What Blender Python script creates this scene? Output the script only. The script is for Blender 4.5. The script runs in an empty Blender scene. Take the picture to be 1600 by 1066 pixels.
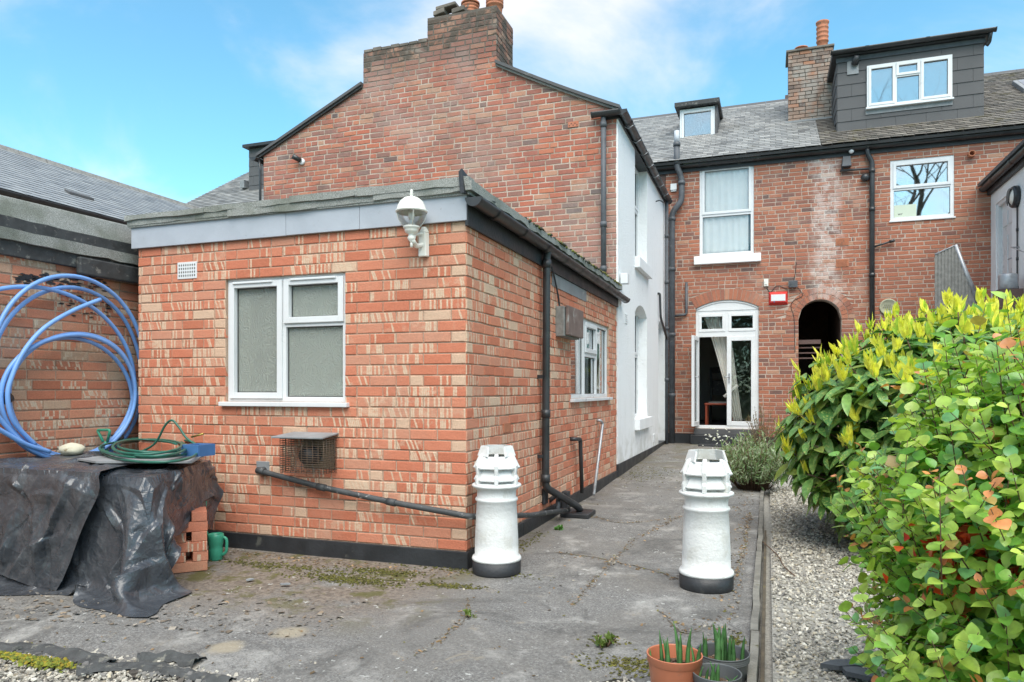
import bpy, math, random
import numpy as np
from mathutils import Vector, Matrix
rnd = random.Random(7)
R = math.radians
SC = bpy.context.scene
COL = SC.collection

# ------------------------------------------------------------------ camera
FPX, VPX, HY, CAMH = 1120.0, 1200.0, 608.0, 1.22     # focal length in photo pixels, vanishing column, horizon row, eye height
TH = math.atan((VPX - 800) / FPX)
CT, ST = math.cos(TH), math.sin(TH)
cam = bpy.data.cameras.new('camera')
cam.sensor_width = 36
cam.lens = FPX / 1600 * 36
cam.shift_y = (HY - 533) / 1600
cam.clip_end = 3000
camo = bpy.data.objects.new('camera', cam)
COL.objects.link(camo)
camo.location = (0, 0, CAMH)
camo.rotation_euler = (R(90), 0, TH)
SC.camera = camo

# ------------------------------------------------------------------ world, sun, exposure
W = bpy.data.worlds.new('World')
SC.world = W
W.use_nodes = True
wt = W.node_tree
wt.nodes.clear()
def wn(t, **k):
    n = wt.nodes.new(t)
    for a, b in k.items(): setattr(n, a, b)
    return n
SUN_EL, SUN_AZ = 57, 157          # azimuth clockwise from +Y
sky = wn('ShaderNodeTexSky', sky_type='NISHITA', sun_disc=False)
sky.sun_elevation = R(SUN_EL); sky.sun_rotation = R(SUN_AZ)
sky.air_density = 1.0; sky.dust_density = 0.3; sky.ozone_density = 2.0
tc = wn('ShaderNodeTexCoord')
sep = wn('ShaderNodeSeparateXYZ'); wt.links.new(tc.outputs['Generated'], sep.inputs[0])
def wmath(op, a, b=None):
    n = wn('ShaderNodeMath', operation=op)
    for i, v in enumerate((a, b)):
        if v is None: continue
        if isinstance(v, (int, float)): n.inputs[i].default_value = v
        else: wt.links.new(v, n.inputs[i])
    return n.outputs[0]
den = wmath('ADD', wmath('MAXIMUM', sep.outputs[2], 0.0), 0.32)
cmb = wn('ShaderNodeCombineXYZ')
wt.links.new(wmath('DIVIDE', sep.outputs[0], den), cmb.inputs[0])
wt.links.new(wmath('DIVIDE', sep.outputs[1], den), cmb.inputs[1])
cmb.inputs[2].default_value = 11.3
n1 = wn('ShaderNodeTexNoise'); n1.inputs['Scale'].default_value = 1.7; n1.inputs['Detail'].default_value = 7; n1.inputs['Roughness'].default_value = .55
n1.inputs['Distortion'].default_value = .35
wt.links.new(cmb.outputs[0], n1.inputs['Vector'])
mr = wn('ShaderNodeMapRange'); mr.interpolation_type = 'SMOOTHSTEP'
mr.inputs['From Min'].default_value = .38; mr.inputs['From Max'].default_value = .73
wt.links.new(n1.outputs[0], mr.inputs['Value'])
tint = wn('ShaderNodeMix', data_type='RGBA', blend_type='MULTIPLY'); tint.inputs[0].default_value = 1
wt.links.new(sky.outputs[0], tint.inputs[6]); tint.inputs[7].default_value = (.80, 1.26, 1.16, 1)
mx = wn('ShaderNodeMix', data_type='RGBA')
wt.links.new(mr.outputs[0], mx.inputs[0]); wt.links.new(tint.outputs[2], mx.inputs[6])
mx.inputs[7].default_value = (4.9, 4.75, 4.9, 1)
bg = wn('ShaderNodeBackground'); bg.inputs[1].default_value = 0.085
wt.links.new(mx.outputs[2], bg.inputs[0])
wo = wn('ShaderNodeOutputWorld'); wt.links.new(bg.outputs[0], wo.inputs[0])
sl = bpy.data.lights.new('sun', 'SUN'); sl.energy = 1.9; sl.angle = R(58); sl.color = (1, .92, .82)
so = bpy.data.objects.new('sun', sl); COL.objects.link(so)
az = R(SUN_AZ); el = R(SUN_EL)
sdir = Vector((math.sin(az) * math.cos(el), math.cos(az) * math.cos(el), math.sin(el)))
so.rotation_euler = sdir.to_track_quat('Z', 'Y').to_euler()
so.location = (0, -5, 20)
SC.view_settings.view_transform = 'Standard'
SC.view_settings.look = 'None'
SC.view_settings.exposure = 1.5
SC.view_settings.gamma = 1
SC.view_settings.use_curve_mapping = False

# ------------------------------------------------------------------ helpers
def ray(px, py):
    r = (px - 800) / FPX
    return Vector((r * CT - ST, r * ST + CT, (HY - py) / FPX))
def onY(px, py, Y):
    d = ray(px, py); return Vector((0, 0, CAMH)) + d * (Y / d.y)
def onX(px, py, X):
    d = ray(px, py); return Vector((0, 0, CAMH)) + d * (X / d.x)
def onZ(px, py, z=0.0):
    d = ray(px, py); return Vector((0, 0, CAMH)) + d * ((z - CAMH) / d.z)
def pxarea(p):
    x = p[0] * CT + p[1] * ST; d = -p[0] * ST + p[1] * CT
    return x, d

class FR:
    """wall frame: u along the wall, z up, o outwards"""
    def __init__(s, x, y, u, n): s.o = Vector((x, y, 0)); s.u = Vector((u[0], u[1], 0)); s.n = Vector((n[0], n[1], 0))
    def __call__(s, u, z, o=0.0): return s.o + s.u * u + s.n * o + Vector((0, 0, z))
    def uz(s, px, py, o=0.0):
        d = ray(px, py); c = Vector((0, 0, CAMH)); q = s.o + s.n * o
        t = (q - c).dot(s.n) / d.dot(s.n); p = c + d * t
        return (p - s.o).dot(s.u), p.z

class MB:
    def __init__(s): s.v = []; s.f = []; s.c = []; s.sm = []
    def add(s, vs, fs, col=(0, 0, 0, 0), smooth=False):
        b = len(s.v)
        s.v += [tuple(p) for p in vs]; s.f += [tuple(b + i for i in f) for f in fs]
        s.c += [col] * len(vs); s.sm += [smooth] * len(fs)
        return s
    def hexa(s, p, col=(0, 0, 0, 0)):
        return s.add(p, [(3, 2, 1, 0), (4, 5, 6, 7), (0, 1, 5, 4), (1, 2, 6, 5), (2, 3, 7, 6), (3, 0, 4, 7)], col)
    def box(s, a, b, col=(0, 0, 0, 0)):
        x0, y0, z0 = a; x1, y1, z1 = b
        return s.hexa([(x0, y0, z0), (x1, y0, z0), (x1, y1, z0), (x0, y1, z0), (x0, y0, z1), (x1, y0, z1), (x1, y1, z1), (x0, y1, z1)], col)
    def fbox(s, fr, u0, u1, z0, z1, o0, o1, col=(0, 0, 0, 0)):
        P = [fr(u0, z0, o0), fr(u1, z0, o0), fr(u1, z0, o1), fr(u0, z0, o1), fr(u0, z1, o0), fr(u1, z1, o0), fr(u1, z1, o1), fr(u0, z1, o1)]
        return s.hexa(P, col)
    def tube(s, path, r, n=8, caps=True, col=(0, 0, 0, 0), closed=False):
        path = [Vector(p) for p in path]; rr = r if isinstance(r, (list, tuple)) else [r] * len(path)
        vs = []; prev = None
        for i, p in enumerate(path):
            if closed: t = path[(i + 1) % len(path)] - path[i - 1]
            else: t = path[min(i + 1, len(path) - 1)] - path[max(i - 1, 0)]
            t.normalize()
            if prev is None:
                a = Vector((0, 0, 1)) if abs(t.z) < .9 else Vector((1, 0, 0))
                prev = t.cross(a).normalized()
            else:
                prev = (prev - t * prev.dot(t)).normalized()
            q = t.cross(prev)
            for k in range(n):
                an = 2 * math.pi * k / n
                vs.append(p + (prev * math.cos(an) + q * math.sin(an)) * rr[i])
        fs = []
        m = len(path)
        for i in range(m if closed else m - 1):
            for k in range(n):
                j = (i + 1) % m
                fs.append((i * n + k, i * n + (k + 1) % n, j * n + (k + 1) % n, j * n + k))
        s.add(vs, fs, col, True)
        if caps and not closed:
            b = len(s.v) - len(vs)
            s.f.append(tuple(b + k for k in range(n))[::-1]); s.sm.append(False)
            s.f.append(tuple(b + (m - 1) * n + k for k in range(n))); s.sm.append(False)
        return s
    def lathe(s, prof, cx, cy, n=40, cz=0.0, ph=0.0, col=(0, 0, 0, 0), smooth=True, mat=None):
        vs = []; fs = []
        for (r, z) in prof:
            for k in range(n):
                an = ph + 2 * math.pi * k / n
                p = Vector((r * math.cos(an), r * math.sin(an), z))
                if mat is not None: p = mat @ p
                vs.append((p.x + cx, p.y + cy, p.z + cz))
        for i in range(len(prof) - 1):
            for k in range(n):
                fs.append((i * n + k, i * n + (k + 1) % n, (i + 1) * n + (k + 1) % n, (i + 1) * n + k))
        return s.add(vs, fs, col, smooth)
    def build(s, name, mat, parent=None, **kw):
        me = bpy.data.meshes.new(name)
        off = Vector(parent.get('_b', (0, 0, 0))) if parent is not None else Vector((0, 0, 0))
        me.from_pydata([(v[0] - off.x, v[1] - off.y, v[2] - off.z) for v in s.v], [], s.f)
        a = me.color_attributes.new('col', 'FLOAT_COLOR', 'POINT')
        a.data.foreach_set('color', np.array(s.c, dtype=np.float32).ravel())
        me.polygons.foreach_set('use_smooth', s.sm)
        me.materials.append(mat)
        return link(name, me, parent, **kw)

def link(name, me, parent=None, **kw):
    o = bpy.data.objects.new(name, me)
    COL.objects.link(o)
    if parent is not None:
        o.parent = parent
        o['_b'] = tuple(parent['_b'])
    else: o['_b'] = (0, 0, 0)
    o.color = (0, 0, 0, 0)
    bev = kw.pop('bevel', None)
    for k, v in kw.items(): o[k] = v
    if bev:
        m = o.modifiers.new('bevel', 'BEVEL'); m.width = bev; m.segments = 2; m.limit_method = 'ANGLE'; m.angle_limit = R(40)
    return o
def thing(name, label, cat, base, group=None, rz=0):
    o = bpy.data.objects.new(name, None); COL.objects.link(o)
    o.empty_display_size = .1
    o.location = base; o['_b'] = tuple(base)
    o['label'] = label; o['category'] = cat
    if group: o['group'] = group
    return o
def one(mb, name, mat, label, cat, group=None, **kw):
    """a thing that is a single mesh, origin at its base"""
    xs = [v[0] for v in mb.v]; ys = [v[1] for v in mb.v]; zs = [v[2] for v in mb.v]
    b = ((min(xs) + max(xs)) / 2, (min(ys) + max(ys)) / 2, min(zs))
    mb.v = [(v[0] - b[0], v[1] - b[1], v[2] - b[2]) for v in mb.v]
    o = mb.build(name, mat, None, **kw)
    o.location = b; o['_b'] = b
    o['label'] = label; o['category'] = cat
    if group: o['group'] = group
    return o
def smooth_path(pts, k=6):
    P = [Vector(p) for p in pts]; out = []
    for i in range(len(P) - 1):
        p0 = P[max(i - 1, 0)]; p1 = P[i]; p2 = P[i + 1]; p3 = P[min(i + 2, len(P) - 1)]
        for j in range(k):
            t = j / k
            out.append(.5 * ((2 * p1) + (p2 - p0) * t + (2 * p0 - 5 * p1 + 4 * p2 - p3) * t * t + (3 * p1 - p0 - 3 * p2 + p3) * t ** 3))
    out.append(P[-1]); return out
def corner_path(pts, r=.05, k=5):
    P = [Vector(p) for p in pts]; out = [P[0]]
    for i in range(1, len(P) - 1):
        a = P[i] + (P[i - 1] - P[i]).normalized() * min(r, (P[i - 1] - P[i]).length * .45)
        b = P[i] + (P[i + 1] - P[i]).normalized() * min(r, (P[i + 1] - P[i]).length * .45)
        for j in range(k + 1):
            t = j / k; out.append(a * (1 - t) ** 2 + P[i] * 2 * t * (1 - t) + b * t * t)
    out.append(P[-1]); return out

# ------------------------------------------------------------------ materials
class MT:
    def __init__(s, name):
        s.m = bpy.data.materials.new(name); s.m.use_nodes = True; s.t = s.m.node_tree; s.t.nodes.clear()
        s.out = s.t.nodes.new('ShaderNodeOutputMaterial')
    def n(s, ty, ins=None, **k):
        n = s.t.nodes.new(ty)
        for a, b in k.items(): setattr(n, a, b)
        for a, b in (ins or {}).items(): s.set(n.inputs[a], b)
        return n
    def set(s, inp, v):
        if hasattr(v, 'is_output') or isinstance(v, bpy.types.NodeSocket): s.t.links.new(v, inp)
        else:
            if inp.type == 'RGBA' and len(v) == 3: v = (*v, 1)
            inp.default_value = v
    def math(s, op, a, b=None, c=None, clamp=False):
        n = s.n('ShaderNodeMath', operation=op); n.use_clamp = clamp
        for i, v in enumerate((a, b, c)):
            if v is not None: s.set(n.inputs[i], v)
        return n.outputs[0]
    def pos(s): return s.n('ShaderNodeNewGeometry').outputs['Position']
    def xyz(s, v):
        n = s.n('ShaderNodeSeparateXYZ', {0: v}); return n.outputs
    def vec(s, x, y, z): return s.n('ShaderNodeCombineXYZ', {0: x, 1: y, 2: z}).outputs[0]
    def noise(s, vec, scale, detail=4, rough=.5, dist=0, col=False):
        n = s.n('ShaderNodeTexNoise', {'Vector': vec, 'Scale': scale, 'Detail': detail, 'Roughness': rough, 'Distortion': dist})
        return n.outputs[1 if col else 0]
    def vor(s, vec, scale, feat='F1', out=0):
        return s.n('ShaderNodeTexVoronoi', {'Vector': vec, 'Scale': scale}, feature=feat).outputs[out]
    def mr(s, v, a, b, c=0., d=1., smooth=True):
        n = s.n('ShaderNodeMapRange', {'Value': v, 'From Min': a, 'From Max': b, 'To Min': c, 'To Max': d})
        if smooth: n.interpolation_type = 'SMOOTHSTEP'
        return n.outputs[0]
    def mix(s, f, a, b, mode='MIX'):
        n = s.n('ShaderNodeMix', data_type='RGBA', blend_type=mode)
        s.set(n.inputs[0], f); s.set(n.inputs[6], a); s.set(n.inputs[7], b); return n.outputs[2]
    def ramp(s, f, stops, interp='LINEAR'):
        n = s.n('ShaderNodeValToRGB', {0: f}); cr = n.color_ramp; cr.interpolation = interp
        while len(cr.elements) < len(stops): cr.elements.new(.5)
        for e, (p, c) in zip(cr.elements, stops): e.position = p; e.color = (*c, 1)
        return n.outputs[0]
    def bump(s, h, strength=.3, dist=.01):
        return s.n('ShaderNodeBump', {'Height': h, 'Strength': strength, 'Distance': dist}).outputs[0]
    def att(s):
        a = s.n('ShaderNodeAttribute', attribute_name='col', attribute_type='GEOMETRY')
        o = s.n('ShaderNodeObjectInfo')
        return s.mix(1., a.outputs['Color'], o.outputs['Color'], 'ADD')
    def pbsdf(s, **k):
        return s.n('ShaderNodeBsdfPrincipled', {a.replace('_', ' '): b for a, b in k.items()})
    def fin(s, sh):
        s.t.links.new(sh.outputs[0] if hasattr(sh, 'outputs') else sh, s.out.inputs[0]); return s.m

def simple(name, c, rough=.6, var=.15, scale=8., bump=.15, bscale=60., metal=0., spec=.5, dirt=None):
    m = MT(name); p = m.pos()
    n = m.noise(p, scale, 5, .6)
    f = m.mr(n, .3, .7, 1 - var, 1 + var * .6)
    col = m.mix(1., m.vec(f, f, f), (*c, 1), 'MULTIPLY')
    if dirt:
        d = m.mr(m.noise(p, dirt[1], 6, .65, .3), dirt[2], dirt[2] + .12)
        col = m.mix(d, col, (*dirt[0], 1))
    b = m.bump(m.noise(p, bscale, 3), bump, .005)
    r = m.mr(n, .3, .7, max(rough - .1, .05), min(rough + .1, 1))
    return m.fin(m.pbsdf(Base_Color=col, Roughness=r, Metallic=metal, Normal=b, Specular_IOR_Level=spec))

def brick_mat(name, stops, cream=None, stain=None, z0=.115):
    m = MT(name); p = m.pos(); x = m.xyz(p); a = m.att()
    s = m.n('ShaderNodeSeparateColor', {0: a}).outputs
    tone = m.math('ADD', s[0], m.math('MULTIPLY', m.math('SUBTRACT', m.noise(p, 14, 4), .5), .25), clamp=True)
    base = m.ramp(tone, stops)
    al = m.math('ADD', x[0], x[1])
    if cream:
        row = m.math('FLOOR', m.math('DIVIDE', m.math('SUBTRACT', x[2], z0), .075))
        wob = m.math('MULTIPLY', m.math('SUBTRACT', m.noise(p, 35, 3, .6), .5), .012)
        sl_ = m.math('MULTIPLY', m.math('SUBTRACT', s[2], .5), .9)
        al2 = m.math('ADD', m.math('ADD', al, wob), m.math('MULTIPLY', sl_, m.math('MULTIPLY', x[2], m.math('GREATER_THAN', s[2], .72))))
        q_ = m.math('MULTIPLY', al2, 62.); cell = m.math('FLOOR', q_); fr_ = m.math('FRACT', q_)
        wn_ = m.n('ShaderNodeTexWhiteNoise', {0: m.vec(cell, row, m.math('FLOOR', m.math('MULTIPLY', s[2], 30.)))}).outputs[0]
        bar = m.mr(m.math('SUBTRACT', wn_, m.math('SUBTRACT', 1.0, m.math('MULTIPLY', s[1], .48))), -.004, .01)
        edge_ = m.math('MULTIPLY', m.mr(fr_, .02, .14), m.mr(fr_, .98, .86)); bar = m.math('MULTIPLY', bar, m.math('ADD', m.math('MULTIPLY', edge_, .75), .25))
        rub = m.mr(m.noise(p, 42, 4, .75), .34, .50, .35, 1)
        wash = m.math('MULTIPLY', m.mr(m.noise(m.n('ShaderNodeVectorMath', {0: p, 1: m.vec(row, s[2], 0.)}, operation='ADD').outputs[0], 13, 4, .65), .52, .64), m.math('MULTIPLY', s[1], .45))
        msk = m.math('MAXIMUM', m.math('MULTIPLY', bar, rub), wash)
        base = m.mix(msk, base, (*cream, 1))
        full = m.mr(s[2], .97, .975)
        base = m.mix(m.math('MULTIPLY', full, .8), base, (*cream, 1))
    if name == 'weathered_red_brick':
        base = m.mix(m.mr(m.noise(p, .9, 5, .65, .5), .40, .62, 0, .7), base, m.mix(1., base, (1.28, .88, .78, 1), 'MULTIPLY'))
        base = m.mix(m.mr(m.noise(p, 11, 5, .75), .54, .68, 0, .5), base, m.mix(1., base, (.55, .60, .66, 1), 'MULTIPLY'))
        f = m.mr(m.math('ADD', x[2], m.math('MULTIPLY', m.math('SUBTRACT', m.noise(p, 1.8, 6, .65), .5), 1.5)), 5.6, 6.5)
        base = m.mix(m.math('MULTIPLY', f, .6), base, (.13, .11, .095, 1))
    if stain:
        for (c, sc, lo, hi, amt, det) in stain:
            f = m.math('MULTIPLY', m.mr(m.noise(p, sc, det, .6, .4), lo, hi), amt)
            base = m.mix(f, base, (*c, 1))
    if name == 'dull_red_brick': base = pale_patch(m, p, base, .45)
    fine = m.mr(m.noise(p, 130, 4, .7), .25, .75, .82, 1.12)
    base = m.mix(1., base, m.vec(fine, fine, fine), 'MULTIPLY')
    hgt = m.math('ADD', m.noise(p, 90, 4, .7), m.math('MULTIPLY', m.noise(p, 28, 2), .8))
    return m.fin(m.pbsdf(Base_Color=base, Roughness=.88, Normal=m.bump(hgt, .6, .007), Specular_IOR_Level=.25))
def pale_patch(m, p, base, amt):
    # leached lime down the chimney breast between the tall window and the downpipe
    x = m.xyz(p); w_ = m.math('ADD', x[0], m.math('MULTIPLY', m.math('SUBTRACT', m.noise(p, 2.2, 5, .6), .5), .5))
    f = m.math('MULTIPLY', m.mr(m.math('ABSOLUTE', m.math('SUBTRACT', w_, 1.02)), .34, .12), m.mr(x[2], 2.5, 3.0))
    f = m.math('MULTIPLY', f, m.mr(m.noise(p, 7, 6, .7), .38, .56, .1, 1.))
    return m.mix(m.math('MULTIPLY', f, amt), base, (.68, .64, .60, 1))
def mortar_mat(name, c, c2, stain=None, patch=False, soot=False):
    m = MT(name); p = m.pos()
    base = m.mix(m.mr(m.noise(p, 2.2, 5, .6), .35, .65), (*c, 1), (*c2, 1))
    for (cc, sc, lo, hi, amt, det) in (stain or []):
        base = m.mix(m.math('MULTIPLY', m.mr(m.noise(p, sc, det, .6, .4), lo, hi), amt), base, (*cc, 1))
    if patch: base = pale_patch(m, p, base, .75)
    if soot:      # sooty weathered head of the chimney breast
        x = m.xyz(p); f = m.mr(m.math('ADD', x[2], m.math('MULTIPLY', m.math('SUBTRACT', m.noise(p, 1.8, 6, .65), .5), 1.3)), 5.7, 6.3)
        base = m.mix(m.math('MULTIPLY', f, .85), base, (.085, .08, .07, 1))
    g = m.mr(m.noise(p, 150, 3), .3, .7, .75, 1.15)
    base = m.mix(1., base, m.vec(g, g, g), 'MULTIPLY')
    return m.fin(m.pbsdf(Base_Color=base, Roughness=.95, Normal=m.bump(m.noise(p, 120, 4), .5, .006), Specular_IOR_Level=.2))

M = {}
M['brick_new'] = brick_mat('orange_brick', [(0, (.49, .165, .095)), (.35, (.57, .195, .115)), (.7, (.60, .23, .14)), (1, (.56, .27, .18))], (.64, .48, .345),
    [((.47, .30, .22), 1.1, .5, .75, .35, 4)])
M['brick_worn'] = brick_mat('worn_orange_brick', [(0, (.42, .16, .095)), (.4, (.54, .205, .125)), (.75, (.56, .27, .17)), (1, (.48, .34, .24))], (.58, .48, .36),
    [((.40, .28, .20), 2.2, .45, .7, .4, 5)])
EFF = ((.42, .31, .27), .8, .44, .70, .55, 5)
M['brick_old'] = brick_mat('weathered_red_brick', [(0, (.15, .125, .12)), (.15, (.23, .16, .14)), (.4, (.31, .15, .12)), (.7, (.38, .16, .11)), (.92, (.42, .20, .13)), (1, (.40, .26, .19))], None,
    [EFF, ((.12, .10, .085), 2.6, .58, .76, .5, 6)])
M['brick_back'] = brick_mat('dull_red_brick', [(0, (.14, .095, .085)), (.2, (.24, .12, .095)), (.5, (.35, .14, .09)), (.8, (.42, .165, .10)), (1, (.44, .25, .17))], None,
    [((.44, .35, .29), 1.2, .54, .74, .55, 5), ((.12, .08, .06), 2.0, .62, .8, .4, 5)])
M['brick_sooty'] = brick_mat('sooty_chimney_brick', [(0, (.10, .08, .07)), (.3, (.20, .12, .10)), (.7, (.33, .16, .11)), (1, (.36, .23, .17))], None,
    [((.075, .072, .06), 5, .40, .56, .85, 6), ((.36, .32, .27), 3.1, .58, .72, .5, 5)])
M['mortar_new'] = mortar_mat('pinkish_mortar', (.44, .29, .21), (.50, .38, .29))
M['mortar_old'] = mortar_mat('pale_lime_mortar', (.56, .47, .39), (.30, .21, .16), [EFF, ((.52, .44, .37), 3.3, .50, .62, .6, 6)], soot=True)
M['mortar_back'] = mortar_mat('grey_lime_mortar', (.52, .43, .36), (.38, .29, .23), patch=True)
M['mortar_sooty'] = mortar_mat('sooty_mortar', (.24, .21, .18), (.13, .115, .10))
M['upvc'] = simple('white_upvc', (.70, .715, .725), .35, .04, 3, .03, 30)
M['white_paint'] = simple('white_painted_masonry', (.82, .83, .835), .75, .05, 2, .5, 45, dirt=((.55, .55, .52), 5, .66))
def potmat():
    m = MT('chalky_white_paint'); p = m.pos()
    c = m.mix(m.mr(m.noise(p, 7, 7, .7), .50, .66, 0, .5), (.72, .73, .72, 1), (.52, .51, .45, 1))
    ch = m.mr(m.noise(p, 16, 6, .72, .6), .68, .71)
    c = m.mix(m.math('MULTIPLY', ch, .6), c, (.30, .26, .20, 1))
    h = m.math('SUBTRACT', m.math('ADD', m.noise(p, 30, 4, .7), m.math('MULTIPLY', m.noise(p, 90, 3), .4)), m.math('MULTIPLY', ch, .8))
    return m.fin(m.pbsdf(Base_Color=c, Roughness=.75, Normal=m.bump(h, .55, .008)))
M['white_pot'] = potmat()
def render_mat():
    m = MT('white_roughcast_render'); p = m.pos(); x = m.xyz(p)
    al = m.math('ADD', x[0], x[1]); st = m.noise(m.vec(m.math('MULTIPLY', al, 7.), 0., m.math('MULTIPLY', x[2], .7)), 1., 4, .6)
    c = m.mix(m.mr(st, .52, .75, 0, .35), (.88, .89, .895, 1), (.74, .75, .73, 1))
    c = m.mix(m.mr(m.noise(p, 9, 6, .7), .60, .70, 0, .4), c, (.62, .63, .62, 1))
    low = m.math('MULTIPLY', m.mr(x[2], .75, .2), m.mr(m.noise(p, 6, 5), .4, .6))
    c = m.mix(m.math('MULTIPLY', low, .5), c, (.50, .50, .45, 1))
    h = m.math('ADD', m.noise(p, 75, 3, .7), m.noise(p, 30, 2))
    return m.fin(m.pbsdf(Base_Color=c, Roughness=.9, Normal=m.bump(h, .9, .010)))
M['render'] = render_mat()
M['bitumen'] = simple('black_bitumen_paint', (.028, .030, .034), .5, .3, 4, .5, 40, dirt=((.10, .10, .09), 6, .60))
M['black_pvc'] = simple('black_plastic_pipe', (.035, .037, .040), .38, .3, 5, .12, 25, dirt=((.11, .11, .10), 9, .62))
M['grey_iron'] = simple('weathered_grey_iron', (.085, .093, .105), .6, .3, 7, .4, 50, dirt=((.22, .21, .19), 12, .62))
M['black_wood'] = simple('weathered_black_timber', (.045, .048, .05), .75, .4, 12, .5, 30, dirt=((.17, .165, .15), 14, .56))
M['grey_fascia'] = simple('pale_grey_painted_board', (.40, .43, .48), .55, .07, 4, .2, 50, dirt=((.30, .31, .33), 30, .64))
M['lamp_white'] = simple('cream_white_cast_metal', (.75, .74, .68), .4, .06, 10, .15, 60, dirt=((.4, .36, .28), 30, .70))
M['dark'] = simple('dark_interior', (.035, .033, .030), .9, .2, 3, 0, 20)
M['inside_wall'] = simple('shaded_room_wall', (.42, .40, .37), .9, .1, 2, 0, 20)
M['carpet'] = simple('dark_carpet', (.06, .05, .06), .95, .2, 20, .3, 90)
M['curtain'] = simple('white_net_curtain', (.84, .84, .84), .9, .05, 4, .2, 80)
M['cream_curtain'] = simple('cream_curtain', (.78, .76, .70), .9, .06, 5, .2, 80)
M['terracotta'] = simple('terracotta_clay', (.42, .16, .085), .8, .2, 12, .4, 60, dirt=((.12, .10, .08), 10, .58))
M['lead'] = simple('grey_lead_flashing', (.24, .25, .26), .6, .2, 7, .4, 20, dirt=((.42, .42, .41), 9, .6))
M['timber'] = simple('grey_weathered_timber', (.24, .235, .22), .85, .25, 18, .5, 40)
M['concrete_k'] = simple('mossy_concrete_edging', (.20, .19, .165), .92, .3, 9, .9, 60, dirt=((.10, .095, .045), 12, .6))
M['steel'] = simple('galvanised_steel', (.42, .43, .45), .45, .2, 14, .1, 40, metal=.5)
M['red_plastic'] = simple('red_plastic', (.60, .035, .03), .4, .06, 6, .05, 30)
M['green_plastic'] = simple('jade_green_plastic', (.045, .30, .19), .38, .1, 6, .08, 30, dirt=((.05, .14, .09), 14, .64))
M['blue_plastic'] = simple('blue_plastic_box', (.055, .16, .36), .5, .15, 6, .1, 30)
M['blue_hose'] = simple('blue_water_pipe', (.17, .35, .72), .36, .1, 6, .08, 40)
M['green_hose'] = simple('dark_green_hose', (.02, .12, .085), .4, .15, 20, .1, 60)
M['red_wood'] = simple('red_lacquered_wood', (.45, .09, .04), .4, .1, 6, .05, 30)
M['soil'] = simple('brown_soil', (.09, .065, .045), .95, .4, 30, .8, 60)
M['pot_orange'] = simple('terracotta_plastic', (.50, .17, .09), .45, .08, 6, .08, 30, dirt=((.36, .16, .10), 12, .6))
M['pot_grey'] = simple('dark_grey_plastic', (.11, .12, .125), .5, .12, 8, .1, 30, dirt=((.2, .2, .19), 14, .62))
M['slatehung'] = simple('dark_grey_hung_tile', (.085, .085, .088), .7, .12, 3, .25, 30, dirt=((.17, .17, .16), 4, .64))
M['hedge_ground'] = simple('lawn', (.05, .09, .025), .95, .4, 6, .8, 40)
M['bark'] = simple('grey_brown_bark', (.10, .08, .065), .9, .3, 14, .8, 40)
M['twig'] = simple('brown_twig', (.13, .075, .045), .8, .25, 30, .4, 60)
M['stone_white'] = simple('bleached_stone', (.58, .55, .42), .9, .12, 12, .8, 40, dirt=((.22, .17, .09), 18, .57))

def felt_mat():
    m = MT('mineral_roofing_felt'); p = m.pos()
    g = m.noise(p, 190, 2, .8)
    c = m.mix(m.mr(g, .35, .65), (.15, .155, .145, 1), (.40, .41, .385, 1))
    c = m.mix(m.mr(m.noise(p, 3, 5), .45, .7, 0, .6), c, (.10, .115, .08, 1))
    return m.fin(m.pbsdf(Base_Color=c, Roughness=.95, Normal=m.bump(g, .7, .006)))
M['felt'] = felt_mat()
def slate_mat(name, tones, moss, mossamt):
    m = MT(name); p = m.pos(); a = m.att(); s = m.n('ShaderNodeSeparateColor', {0: a}).outputs
    c = m.ramp(m.math('ADD', s[0], m.math('MULTIPLY', m.math('SUBTRACT', m.noise(p, 9, 4), .5), .5), clamp=True), tones)
    c = m.mix(m.math('MULTIPLY', m.mr(m.noise(p, 2.3, 8, .7), .52, .68), mossamt), c, (*moss, 1))
    c = m.mix(m.math('MULTIPLY', m.mr(m.noise(p, 22, 4, .7), .6, .7), .5), c, (.36, .36, .32, 1))
    return m.fin(m.pbsdf(Base_Color=c, Roughness=.6, Normal=m.bump(m.noise(p, 40, 4), .4, .006)))
M['slate'] = slate_mat('grey_slate', [(0, (.12, .12, .12)), (.5, (.225, .225, .22)), (1, (.34, .335, .32))], (.17, .155, .12), .35)
M['slate_mossy'] = slate_mat('mossy_clay_tile', [(0, (.06, .058, .05)), (.5, (.13, .115, .10)), (1, (.22, .20, .17))], (.10, .085, .03), .85)
M['slate_blue'] = slate_mat('smooth_blue_grey_slate', [(0, (.17, .185, .20)), (.5, (.24, .255, .27)), (1, (.31, .325, .33))], (.16, .17, .16), .2)

def glass(name, refl, tint=(.9, .93, .95), rough=.015, wav=.02):
    m = MT(name); p = m.pos()
    nrm = m.bump(m.noise(p, 1.2, 2), wav, .05)
    g = m.n('ShaderNodeBsdfGlossy', {'Color': (*tint, 1), 'Roughness': rough, 'Normal': nrm})
    t = m.n('ShaderNodeBsdfTransparent', {'Color': (.97, .98, .975, 1)})
    fr = m.n('ShaderNodeFresnel', {'IOR': 1.5})
    f = m.math('ADD', m.math('MULTIPLY', fr.outputs[0], .6), refl, clamp=True)
    mx = m.n('ShaderNodeMixShader', {0: f, 1: t.outputs[0], 2: g.outputs[0]})
    return m.fin(mx)
M['glass'] = glass('window_glass', .02)
M['glass_mirror'] = glass('reflective_window_glass', .50, (1., .96, .92))
M['glass_blind'] = glass('dormer_window_glass', .28, (1., .97, .94))
M['glass_clear'] = glass('clear_lamp_glass', .06)
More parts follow.
